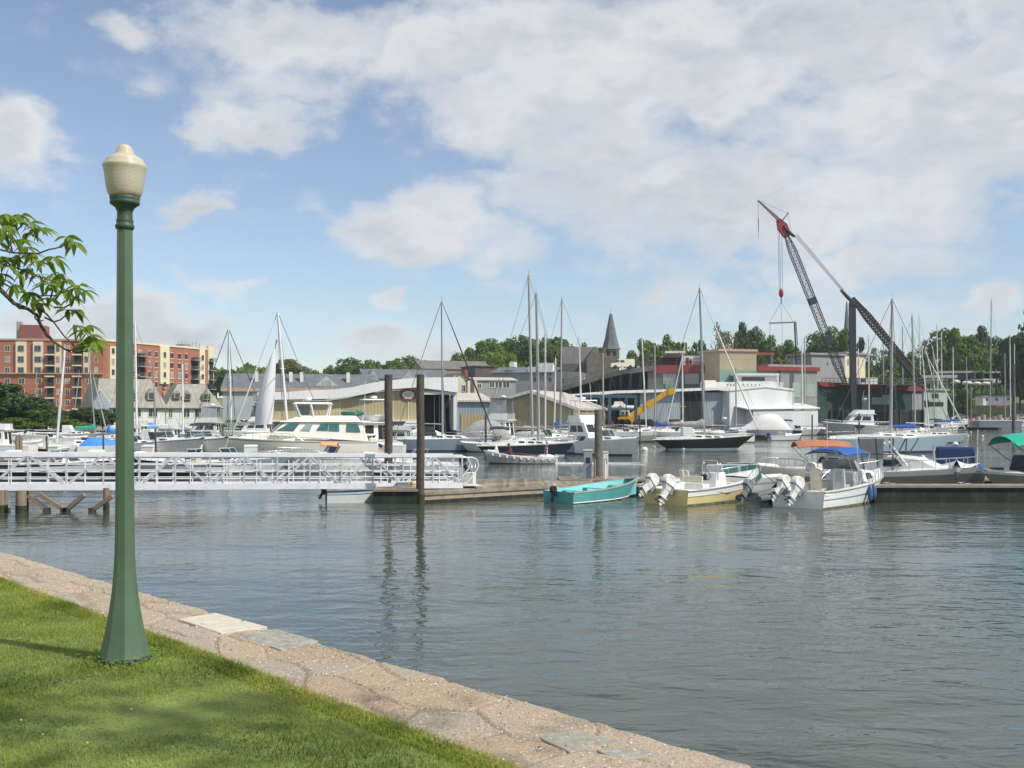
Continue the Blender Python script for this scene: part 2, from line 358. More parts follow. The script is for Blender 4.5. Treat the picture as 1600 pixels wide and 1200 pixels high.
def build_wall():
    ts = list(np.arange(-1.4, 13.5, .022)); ts = [-14, -8, -4] + ts + [15, 18, 22, 28, 36, 50]
    ss = list(np.linspace(0, 1, 46)); vs = []; cols = []
    for t in ts:
        for s_ in ss:
            p = wall_pt(t, s_); wid = .8
            a = s_ * wid; e, h1, h2, fp = stone_field(t, a)
            j = 1 - sstep(0, .09, e)
            z = LZ + .008 * (h1 - .5) - .012 * j + .006 * mnoise.noise(Vector((t*6, a*6, 0))) + .0035 * mnoise.noise(Vector((t*23, a*23, 1))) + .002 * mnoise.noise(Vector((t*60, a*60, 5)))
            if s_ > .96: z -= .02
            jx = .028 * mnoise.noise(Vector((t * 2.3, 4, 0))) + .012 * mnoise.noise(Vector((t * 9, 4, 0)))
            p = p + dn * jx * (s_ ** 2)
            vs.append((p.x, p.y, z))
            c = SC[int(h2 * len(SC)) % len(SC)]; c = tuple((x * .55 + y * .45) * (.9 + .2 * h1) for x, y in zip(c, (.42, .35, .245)))
            mor = (.20, .165, .12); k = j * .6
            cols.append(tuple(c[i] * (1 - k) + mor[i] * k for i in range(3)) + (1,))
    ns = len(ss); fs = []
    for i in range(len(ts) - 1):
        for k in range(ns - 1): fs.append((i*ns+k, (i+1)*ns+k, (i+1)*ns+k+1, i*ns+k+1))
    me = bpy.data.meshes.new('coping'); me.from_pydata(vs, [], fs)
    ca = me.color_attributes.new('stone', 'FLOAT_COLOR', 'POINT'); ca.data.foreach_set('color', [x for c in cols for x in c])
    m = bpy.data.materials.new('coping_stone'); m.use_nodes = True; nt = m.node_tree; N = nt.nodes.new; L = nt.links.new; b = nt.nodes['Principled BSDF']; b.inputs['Roughness'].default_value = .9; b.inputs['Specular IOR Level'].default_value = .25
    at_ = N('ShaderNodeAttribute'); at_.attribute_name = 'stone'; g = N('ShaderNodeNewGeometry')
    def nz(sc, det=6, ro=.65):
        n = N('ShaderNodeTexNoise'); n.inputs['Scale'].default_value = sc; n.inputs['Detail'].default_value = det; n.inputs['Roughness'].default_value = ro; L(g.outputs['Position'], n.inputs['Vector']); return n.outputs['Fac']
    def mixc(f, a, col, mode='MIX', fac=None):
        x = N('ShaderNodeMixRGB'); x.blend_type = mode
        if f is None: x.inputs[0].default_value = fac
        else: L(f, x.inputs[0])
        L(a, x.inputs[1])
        if isinstance(col, tuple): x.inputs[2].default_value = col
        else: L(col, x.inputs[2])
        return x.outputs[0]
    def rng(s_, a, b_, c=0, d=1):
        r = N('ShaderNodeMapRange'); r.inputs[1].default_value = a; r.inputs[2].default_value = b_; r.inputs[3].default_value = c; r.inputs[4].default_value = d; L(s_, r.inputs[0]); return r.outputs[0]
    c = mixc(rng(nz(7), .42, .66, 0, .75), at_.outputs['Color'], (.44, .345, .23, 1))
    c = mixc(rng(nz(4.3), .55, .7, 0, .6), c, (.36, .35, .32, 1))
    c = mixc(rng(nz(55, 5, .75), .50, .66, 0, .8), c, (.20, .15, .11, 1))
    c = mixc(rng(nz(30, 5, .8), .59, .66, 0, .85), c, (.66, .60, .53, 1))
    c = mixc(rng(nz(80, 3), .60, .68, 0, .9), c, (.75, .72, .67, 1))
    L(c, b.inputs['Base Color'])
    bp = N('ShaderNodeBump'); bp.inputs['Strength'].default_value = .9; bp.inputs['Distance'].default_value = .012; L(nz(45, 6, .7), bp.inputs['Height']); L(bp.outputs[0], b.inputs['Normal'])
    me.materials.append(m); MATS['coping'] = m
    root = thing('seawall', 'low stone seawall with rough tan and pink coping between lawn and water', 'wall', (oa.x, oa.y, 0))
    me.transform(Matrix.Translation((-oa.x, -oa.y, 0)))
    o = bpy.data.objects.new('coping', me); COL.objects.link(o); o.parent = root
    # wall body and face
    fb = MB()
    a = [wall_pt(-14, 1.0) , wall_pt(50, 1.0)]; c_ = [wall_pt(50, 0), wall_pt(-14, 0)]
    pts = [(p.x - dn.x*.02 - oa.x, p.y - dn.y*.02 - oa.y) for p in a] + [(p.x - oa.x, p.y - oa.y) for p in c_]
    fb.prism([(x, y, -1.2) for x, y in pts], (0, 0, LZ - .04 + 1.2))
    fb.build('wall_face', mat('wall_stone', (.22, .19, .15), .9, 0, .4, 3, bump=.8, bscale=6), root)
    # two squared flags set into the coping
    def flag(tpts, z, mm, lab):
        f = MB(); P = [wall_pt(t, s_) for t, s_ in tpts]
        f.prism([(p.x - oa.x, p.y - oa.y, z - .05) for p in P], (0, 0, .05)); tag(f.build('flagstone', mm, root, bevel=.006), lab)
    # pixel corners of the pale slab -> plane
    def px_t(px, py):
        d = F * (CZ - LZ) / (py - HY); p = Vector((gx(px, d), d)) - oa; t = p.dot(du); wid = .875 - .018 * t; return (t, 1 + p.dot(dn) / wid)
    flag([px_t(279, 969), px_t(337, 959), px_t(418, 981), px_t(345, 991)], LZ + .010, mat('pale_flag', (.58, .53, .43), .85, 0, .12, 9, bump=.3, bscale=60, stain=(.42, .37, .28), sscale=9), 'smooth pale cream flagstone')
    flag([px_t(368, 992), px_t(432, 984), px_t(498, 1002), px_t(440, 1017)], LZ + .006, mat('grey_flag', (.33, .315, .27), .9, 0, .35, 14, bump=.6, bscale=30), 'grey green flagstone with gritty face')
    flag([px_t(840, 1152), px_t(905, 1143), px_t(975, 1160), px_t(890, 1176)], LZ + .004, mat('grey_flag2', (.31, .30, .25), .9, 0, .25, 14, bump=.6, bscale=30), 'square olive grey flagstone')
    flag([px_t(930, 1172), px_t(985, 1166), px_t(1035, 1180), px_t(965, 1188)], LZ + .004, MATS['grey_flag'], None)
build_wall()

def build_lawn():
    # soil sheet: lawn reaches well left of and behind the viewer
    mb = MB(); ts = list(np.arange(-14, 50.1, 1.0)); ws = [0, .3, .8, 1.5, 2.5, 4, 6, 9, 14, 25, 60]; vs = []; fs = []
    for t in ts:
        for w_ in ws:
            p = wall_pt(t, 0) - dn * (w_ - .03); vs.append((p.x, p.y, LZ - .012 + .02 * mnoise.noise(Vector((p.x*.6, p.y*.6, 0))) * min(1, w_)))
    k = len(ws)
    for i in range(len(ts)-1):
        for j in range(k-1): fs.append((i*k+j, i*k+j+1, (i+1)*k+j+1, (i+1)*k+j))
    mb.add(vs, fs, True)
    g = mb.build('lawn', mat('lawn_soil', (.15, .19, .05), .95, 0, .4, 3, bump=.6, bscale=40)); tag(g, kind='structure')
    # blades
    rng = np.random.default_rng(5); n = 420000
    # sample in wall coordinates: t along, w across; denser near the viewer
    t = rng.uniform(-1.2, 12.5, n); w_ = rng.uniform(-.05, 5.2, n) ; w_[: n // 12] = rng.uniform(-.055, .10, n // 12)
    wid = .875 - .018 * np.minimum(t, 12)
    X = oa.x + du.x * t - dn.x * (wid + w_); Y = oa.y + du.y * t - dn.y * (wid + w_)
    PX = 800 + X / np.maximum(Y, .5) * F
    keep = (PX > -90) & (Y > 4.3) & (PX < 900); t, w_, X, Y = t[keep], w_[keep], X[keep], Y[keep]; n = len(X)
    nz = np.array([mnoise.noise(Vector((x*.9, y*.9, 2))) for x, y in zip(X, Y)]); nz2 = np.array([mnoise.noise(Vector((x*3.1, y*3.1, 7))) for x, y in zip(X, Y)])
    edge = np.exp(-np.maximum(w_, 0) / .08)
    H = (.015 + .016 * rng.random(n)) * (1 + .8 * nz + .5 * nz2) + edge * .034 * rng.random(n)
    dl = np.hypot(X + 2.52, Y - 6.86); H += np.exp(-(dl / .28) ** 2) * .035 * rng.random(n); H = np.maximum(H, .012)
    W = .0013 + .0016 * rng.random(n); ang = rng.uniform(0, 2*np.pi, n); la = rng.uniform(0, 2*np.pi, n); lean = H * rng.uniform(.2, 1.25, n)
    ca, sa = np.cos(ang) * W, np.sin(ang) * W; lx, ly = np.cos(la) * lean, np.sin(la) * lean; z0 = np.full(n, LZ - .014)
    V = np.empty((n, 5, 3))
    V[:,0] = np.stack([X - ca, Y - sa, z0], 1); V[:,1] = np.stack([X + ca, Y + sa, z0], 1)
    mx_, my_ = X + lx*.35, Y + ly*.35; V[:,2] = np.stack([mx_ + ca*.8, my_ + sa*.8, z0 + H*.6], 1); V[:,3] = np.stack([mx_ - ca*.8, my_ - sa*.8, z0 + H*.6], 1)
    V[:,4] = np.stack([X + lx, Y + ly, z0 + H * (1 - .35 * lean / H)], 1)
    me = bpy.data.meshes.new('grass'); me.vertices.add(n*5); me.vertices.foreach_set('co', V.ravel())
    idx = np.arange(n)[:, None] * 5; loops = np.concatenate([idx + np.array([[0,1,2,3]]), idx + np.array([[3,2,4]])], 1).ravel()
    me.loops.add(len(loops)); me.loops.foreach_set('vertex_index', loops); me.polygons.add(n*2)
    st = np.empty((n, 2), int); st[:,0] = np.arange(n)*7; st[:,1] = np.arange(n)*7+4; me.polygons.foreach_set('loop_start', st.ravel()); me.polygons.foreach_set('loop_total', np.tile([4, 3], n))
    me.update(); me.validate()
    me.materials.append(grass_mat()); o = bpy.data.objects.new('grass', me); COL.objects.link(o)
    tag(o, 'short green lawn grass growing up to the seawall edge', 'grass', kind='stuff')
def grass_mat():
    m = mat_leaf('grass_blade', (.10, .145, .028), (.30, .33, .08), .48, .5, scale=.9); nt = m.node_tree
    r = [x for x in nt.nodes if x.type == 'VALTORGB'][0]; e = r.color_ramp.elements.new(.5); e.color = (.31, .365, .078, 1)
    mr = [x for x in nt.nodes if x.type == 'MAP_RANGE'][0]; mr.inputs[1].default_value = .38; mr.inputs[2].default_value = .62; mr.inputs[3].default_value = -.12; mr.inputs[4].default_value = .62
    mu = [x for x in nt.nodes if x.type == 'MATH'][0]; mu.inputs[1].default_value = .42
    e2 = r.color_ramp.elements.new(.92); e2.color = (.50, .49, .16, 1); r.color_ramp.elements[-1].color = (.58, .50, .25, 1)
    return m
build_lawn()

# ---------------------------------------------------------------- lamp post
def build_lamp():
    d0 = F * (CZ - LZ) / (1030 - HY); k = d0 / F
    root = thing('lamp_post', 'dark green fluted metal lamp post with a cream acorn globe on the lawn', 'lamp', (gx(195, d0), d0, LZ))
    zz = lambda py: (1030 - py) * k
    green = mat('lamp_green', (.082, .140, .082), .42, 0, .12, 6, bump=.05, bscale=80, coat=.15, stain=(.062, .105, .066), sscale=7)
    p = MB(); prof = [(1038,40),(1028,39.5),(1020,37),(1010,34.5),(990,30),(970,26.3),(950,23),(930,20.2),(912,18.2),(890,16.5),(865,15.3),(830,14.6),(780,14.1),(600,13.3),(358,11.6)]
    p.lathe([(h * k, zz(y)) for y, h in prof], 8, smooth=False, phase=R(20)); p.build('post', green, root, bevel=.0015)
    c = MB(); c.lathe([(h*k, zz(y)) for y, h in [(359,11.6),(358,13.4),(354,14.6),(351,13.6),(350,12.4),(347.5,12.4),(346,13.2),(343,12),(335,11.4),(330,12),(325,14.5),(321.5,18.5),(319.5,22),(316,22.8),(314.5,21.6),(312,22.6),(308.5,22.8),(307.5,21),(307,17)]], 32)
    c.build('collar', mat('collar_green', (.045, .085, .052), .5, 0, .25, 8, bump=.1, bscale=60, stain=(.075, .11, .07), sscale=8), root)
    g = MB(); g.lathe([(h*k, zz(y)) for y, h in [(309,17),(308,22.2),(304,24.8),(300,26.5),(290,28.6),(282,29.6),(275,30.4),(268,31.4),(264,32.4),(261,33.4),(258.5,33),(256.5,31),(254,29.8),(251,28.2),(249,27.2),(247,24),(245,20),(243,17),(240,14.6),(236,12.8),(231,10.6),(228.5,8.6),(226.5,5.4),(225.3,2),(225.1,.3)]], 48)
    gm = mat('globe_acrylic', (.50, .47, .36), .35, 0, .04, 5, bump=.05, bscale=60, stain=(.50, .45, .31), sscale=2); b = gm.node_tree.nodes['Principled BSDF']
    nt = gm.node_tree; tc = nt.nodes.new('ShaderNodeTexCoord'); wv = nt.nodes.new('ShaderNodeTexWave'); wv.bands_direction = 'Z'; wv.inputs['Scale'].default_value = 38; wv.inputs['Distortion'].default_value = .12; nt.links.new(tc.outputs['Object'], wv.inputs[0])
    bp = nt.nodes.new('ShaderNodeBump'); bp.inputs['Strength'].default_value = .35; bp.inputs['Distance'].default_value = .004; nt.links.new(wv.outputs['Fac'], bp.inputs['Height']); nt.links.new(bp.outputs[0], b.inputs['Normal'])
    b.inputs['Subsurface Weight'].default_value = .5; b.inputs['Subsurface Radius'].default_value = (.12, .1, .06); b.inputs['Subsurface Scale'].default_value = .5
    g.build('globe', gm, root)
    gasket = MB(); gasket.lathe([(40.5*k,-.06),(40.8*k,.016),(39.6*k,.024)], 8, smooth=False, phase=R(20)); gasket.build('base_plate', mat('lamp_base', (.05, .07, .055), .8), root)
build_lamp()

# ---------------------------------------------------------------- near tree: trunk left of the frame, one limb reaching in
def build_branch():
    D = 5.6; base = Vector((-5.6, 5.2, LZ)); random.seed(11)
    root = thing('cherry_tree', 'tree with long drooping toothed leaves reaching in at the left edge', 'tree', base, world=True)
    bark = mat('bark', (.085, .062, .045), .85, 0, .3, 12, bump=.6, bscale=30)
    t = MB(); t.tube([base, base + Vector((.05, 0, 1)), base + Vector((-.05, .05, 1.8)), base + Vector((.1, 0, 2.6)), base + Vector((0, .1, 4.2))], [.16, .13, .115, .09, .03], 12)
    for k in range(5):
        a = k * 1.3 + .4; s0 = base + Vector((0, 0, 1.7 + .3 * k)); e = s0 + Vector((-abs(math.cos(a)) * 1.2 - .2, math.sin(a) * 1.3, .9)); t.tube([s0, (s0 + e) / 2 + Vector((0, 0, .15)), e], [.05, .035, .012], 8)
    t.build('trunk', bark, root)
    def Q(px, py, dz=0): return at(px, py, D + dz)
    br = MB(); lim = [base + Vector((.03, 0, 2.35)), base + Vector((1.0, .1, 2.65)), base + Vector((1.9, .25, 2.5)), Q(-110, 400), Q(-40, 425), Q(0, 452), Q(22, 474), Q(44, 483), Q(58, 493), Q(66, 512), Q(82, 532), Q(100, 545), Q(120, 551), Q(138, 548)]
    br.tube(lim, [.05, .042, .034, .022, .016, .012, .0105, .009, .008, .007, .006, .005, .004, .003], 8)
    subs = [[(-40,425),(0,440),(30,456),(60,462),(85,462),(104,455)], [(58,490),(54,496),(60,503),(68,500)], [(60,482),(72,490),(86,506),(100,525),(112,536),(126,534)], [(70,496),(84,503),(94,500),(106,490)],
            [(85,480),(100,481),(112,474),(118,464)], [(-40,400),(0,378),(12,340)], [(12,372),(24,362),(38,348)], [(-20,385),(20,395),(60,396),(76,390),(96,386),(110,376)], [(40,368),(50,360)], [(-40,410),(0,412),(30,420),(60,432),(84,440),(100,446)],
            [(22,474),(30,482),(50,484)], [(60,503),(72,524),(90,540)],[(78,470),(82,455),(80,444)],[(100,545),(110,550),(124,535),(134,522)], [(20,395),(16,380),(18,366)], [(112,536),(118,545),(140,540)]]
    for s_ in subs:
        dz = random.uniform(-.12, .12); br.tube([Q(x, y, dz if i else 0) for i, (x, y) in enumerate(s_)], [.0055 - .003 * i / len(s_) for i in range(len(s_))], 6)
    br.build('branch', bark, root)
    lf = MB()
    def leaf(o, dr, ln, wd):
        dr = dr.normalized(); side = dr.cross(Vector((random.uniform(-.5,.5), random.uniform(-1,1), 1))).normalized(); nrm = side.cross(dr); pts = []
        cur = []; p = o.copy(); dd_ = dr.copy(); K = 5
        for i in range(K + 1):
            cur.append(p.copy()); dd_ = (dd_ + Vector((0, 0, -.16))).normalized(); p = p + dd_ * ln / K
        prof = [.05, .72, 1, .85, .5, .02]; vs = []
        for i, c in enumerate(cur):
            wv = side * wd * prof[i]; dz = nrm * wd * .28 * prof[i]
            vs += [c - wv + dz, c, c + wv + dz]
        fs = []
        for i in range(K): fs += [(3*i, 3*i+1, 3*i+4, 3*i+3), (3*i+1, 3*i+2, 3*i+5, 3*i+4)]
        lf.add(vs, fs, True)
    cl = [(-6,338),(8,334),(22,338),(34,336),(48,348),(58,356),(44,364),(66,358),(28,374),(8,366),(-4,378),(42,386),(30,398),(104,370),(116,378),(86,402),(72,406),(56,408),(14,418),(34,428),(60,428),(84,428),(100,438),(116,450),(130,454),(76,444),(20,402),(50,468),(66,474),(104,484),(118,484),(128,516),(142,524),(134,536),(146,530),(0,428),(-2,402),(50,396),(4,436),(22,444),(98,452),(112,466),(124,446),(64,440),(10,352),(-4,358),(42,420),(88,446),(-20,420),(-20,340),(-25,380),(-40,400),(-30,450),(46,456),(16,346),(6,404),(92,428),(78,466),(138,508),(150,534),(120,508),(0,348)]
    for (x, y) in cl:
        o = Q(x, y, random.uniform(-.16, .16)); ph = random.uniform(0, 6.28); nlf = random.randint(5, 7)
        for k in range(nlf):
            a = ph + k * 6.28 / nlf + random.uniform(-.35, .35); dr = Vector((math.cos(a) * .95 + .25, math.sin(a) * .8, random.uniform(-.75, .25)))
            leaf(o, dr, random.uniform(.075, .12), random.uniform(.010, .016))
    for k in range(260):     # the rest of the crown, outside the frame
        o = base + Vector((random.uniform(-2.2, .9), random.uniform(-1.6, 1.6), random.uniform(2.3, 4.6)))
        for j in range(6): leaf(o + Vector((random.uniform(-.15,.15),)*3), Vector((random.uniform(-1,1), random.uniform(-1,1), random.uniform(-.8,.2))), .12, .019)
    m = mat_leaf('cherry_leaf', (.07, .13, .022), (.27, .35, .07), .45, .38, scale=5)
    lf.build('leaves', m, root, fix=False)
build_branch()
def litter():
    random.seed(8); q = MB()      # broken shell and grit dropped on the coping
    for i in range(1500):
        t = random.uniform(-1.2, 12); s_ = random.betavariate(1.6, 1.3); p = wall_pt(t, s_*.94+.02); r = random.uniform(.003, .0085) * (1.5 if random.random() < .06 else 1); a = random.uniform(0, 6.28); z = LZ + .006 + random.uniform(0, .004)
        P = [Vector((p.x + r*math.cos(a+k*2.1)*random.uniform(.6,1.3), p.y + r*math.sin(a+k*2.1)*random.uniform(.6,1.3), z + random.uniform(-.002,.003))) for k in range(3)]; q.use(0 if random.random() < .72 else 1); q.add(P + [Vector((p.x, p.y, z+r*.7))], [(0,1,3),(1,2,3),(2,0,3)], False)
    tag(q.build('shell_grit', [mat('shell_white', (.66,.64,.60), .5, 0, .1, 20), mat('grit_brown', (.12,.09,.07), .9)]), 'white shell fragments and brown grit scattered over the stone coping', 'debris', kind='stuff')
    f = MB()
    for i in range(18):
        t = random.uniform(-.6, 10); w_ = random.uniform(.15, 3.6); p = wall_pt(t, 0) - dn*w_; z = LZ + random.uniform(.012, .026); f.use(0 if random.random() < .7 else 1); f.ell((p.x, p.y, z), (.006,.006,.005), 7, 5)
    tag(f.build('clover_flowers', [mat('clover_white', (.66,.66,.58), .7), mat('dandelion_yellow', (.65,.48,.03), .7)]), 'tiny white clover and yellow dandelion heads in the lawn', 'flowers', kind='stuff')
    # low broad-leaved weeds round the post foot
    c = MB(); cx, cy = gx(195, F*(CZ-LZ)/385), F*(CZ-LZ)/385
    for i in range(420):
        a = random.uniform(0, 6.28); r = .16 + abs(random.gauss(0, .09)); x, y = cx + r*math.cos(a), cy + r*math.sin(a); s_ = random.uniform(.006,.013); h_ = LZ + random.uniform(.01,.055)*math.exp(-(r-.16)*4); u = Vector((math.cos(a*3), math.sin(a*3), random.uniform(-.4,.4)))*s_; v = Vector((-math.sin(a*3), math.cos(a*3), random.uniform(-.4,.4)))*s_*.7; o = Vector((x,y,h_)); c.add([o-u, o-v, o+u, o+v], [(0,1,2,3)])
    tag(c.build('weeds', mat_leaf('weed_leaf', (.10,.20,.02), (.28,.40,.06), .4, .5, scale=4), fix=False), 'low weeds growing round the lamp post foot', 'weeds', kind='stuff')
litter()
def shade_tree():  # unseen tree, added and shaped so its crown shades the lawn
    random.seed(21); b = Vector((4.6, -3.4, LZ)); root = thing('shade_tree', 'added unseen tree behind the viewer, its crown placed to dapple the lawn', 'tree', b, world=True)
    t = MB(); t.tube([b, b+Vector((0,.1,4)), b+Vector((.5,.8,8)), b+Vector((1.5,2.0,10.6)), Vector((7.2,.1,13.5))], [.3,.24,.17,.1,.04], 10); t.tube([b+Vector((.2,.4,6)), b+Vector((.2,-1.5,9)), b+Vector((.6,-2.2,12))], [.16,.1,.03], 8); t.build('trunk', MATS['bark'], root)
    l = MB()
    for (c, r, n) in ((Vector((7.7,.35,14)), Vector((1.9,.75,1.0)), 360), (Vector((5.2,-4.6,13)), Vector((3.2,2.4,2.4)), 1500)):
        for k in range(n):
            q = Vector([random.gauss(0, .5) for _ in range(3)]); p = c + Vector((q.x*r.x, q.y*r.y, q.z*r.z)); a = Vector([random.uniform(-1,1) for _ in range(3)]).normalized(); u = a.orthogonal().normalized(); w = a.cross(u); s_ = .09
            l.add([p-u*s_, p-w*s_*.5, p+u*s_, p+w*s_*.5], [(0,1,2,3)])
    l.build('leaves', MATS['cherry_leaf'], root, fix=False)
shade_tree()
# ================================================================ boat building kit (x forward, y to port, z up, z = 0 waterline)
WHITE = mat('gelcoat_white', (.80, .80, .78), .3, 0, .05, 1.5, coat=.2, stain=(.60, .59, .53), sscale=1.5)
OLDWHITE = mat('gelcoat_aged', (.66, .66, .63), .45, 0, .08, 1.5, stain=(.46, .45, .40), sscale=1.2)
CREAM = mat('gelcoat_cream', (.82, .80, .71), .3, 0, .05, .8, coat=.2)
YELLOW = mat('gelcoat_yellow', (.68, .58, .26), .35, 0, .08, 1, coat=.2)
NAVY = mat('hull_navy', (.018, .024, .036), .25, 0, .2, 1, coat=.4)
BLACKH = mat('hull_black', (.022, .022, .026), .3, 0, .2, 1, coat=.4)
MAROON = mat('hull_maroon', (.07, .022, .028), .35, 0, .2, 1, coat=.3)
PALEBLUE = mat('hull_pale_blue', (.42, .52, .60), .35, 0, .06, 1, coat=.3)
GREYBLUE = mat('hull_grey_blue', (.32, .38, .44), .4, 0, .08, 1, coat=.2)
GREY_SHADE = mat('hull_grey_and_shade', (.38, .38, .36), .5, 0, .12, 1.5, stain=(.27, .26, .23), sscale=1)  # plain grey parts, also shade painted on some hull sides
TEAL = mat('paint_turquoise', (.10, .37, .37), .45, 0, .12, 2, stain=(.13, .36, .35), sscale=2.2)
TEALIN = mat('paint_turquoise_inside', (.19, .54, .53), .55, 0, .1, 3, stain=(.22, .50, .48), sscale=3)
BOOT = mat('boot_stripe', (.05, .05, .055), .5); REDB = mat('bottom_red', (.16, .05, .04), .7); BLUEB = mat('bottom_blue', (.03, .06, .12), .7)
GLASS = mat('boat_glass', (.02, .035, .04), .06, 0, .2, 1, spec=.6); GREENGLASS = mat('green_glass', (.045, .16, .145), .08, 0, .25, 1.5, spec=.6)
CHROME = mat('stainless', (.62, .62, .62), .25, .9, .05); ALU = mat('aluminium', (.62, .63, .65), .42, .35, .08, 3)
ALUD = mat('aluminium_dull', (.40, .41, .42), .5, .3, .12, 1)
MASTC = mat('mast_alloy', (.40, .40, .39), .45, .2, .1, 1); MASTW = mat('mast_white', (.74, .74, .72), .4, 0, .05, 1)
WIRE = mat('wire', (.12, .12, .12), .6, 0, .1); WIREW = mat('wire_pale', (.55, .55, .54), .5, 0, .1)
TEAK = mat('teak', (.23, .125, .06), .6, 0, .25, 3); VINYL = mat('vinyl_cream', (.62, .58, .46), .6, 0, .06, 3)
BLUEC = mat('canvas_blue', (.02, .10, .36), .75, 0, .15, 2.5, bump=.5, bscale=5); SKYC = mat('tarp_bright_blue', (.05, .26, .68), .6, 0, .15, 2, bump=.6, bscale=3)
NAVYC = mat('canvas_navy', (.015, .035, .11), .8, 0, .2, 2.5, bump=.5, bscale=5); ORANGEC = mat('canvas_orange', (.42, .165, .085), .8, 0, .12, 2, bump=.4, bscale=4)
GREENC = mat('canvas_green', (.02, .36, .24), .7, 0, .12, 2, bump=.4, bscale=4); GREYC = mat('canvas_grey', (.33, .33, .32), .85, 0, .15, 1.5, bump=.6, bscale=3)
BLACKC = mat('canvas_black', (.035, .037, .04), .8, 0, .2, 2, bump=.5, bscale=4); TEALC = mat('canvas_teal', (.03, .33, .27), .75, 0, .15, 2, bump=.5, bscale=3)
TANC = mat('canvas_tan', (.52, .40, .25), .85, 0, .12, 2, bump=.5, bscale=3); WHITEC = mat('canvas_white', (.68, .68, .66), .8, 0, .08, 2, bump=.5, bscale=3)
PLASTIC = mat('clear_vinyl', (.34, .36, .36), .15, 0, .2, 1.2, spec=.6)
DARK = mat('dark_interior', (.02, .02, .022), .8); BLACKP = mat('black_plastic', (.025, .026, .028), .4, 0, .2, 4)
OBW = mat('motor_white', (.78, .77, .73), .3, 0, .05, 5, coat=.3); OBG = mat('motor_grey', (.22, .24, .26), .4, 0, .1, 5); OBL = mat('motor_light_grey', (.45, .46, .46), .4, 0, .1, 5)
RUBBER = mat('rubber', (.03, .03, .03), .8); REDF = mat('flag_red', (.55, .05, .06), .8); FLAGB = mat('flag_blue', (.03, .05, .18), .8); BUOYW = mat('buoy_white', (.70, .69, .64), .5, 0, .08, 4, stain=(.45, .42, .30), sscale=4)
TAN = mat('deck_tan', (.50, .44, .32), .7, 0, .08, 2)

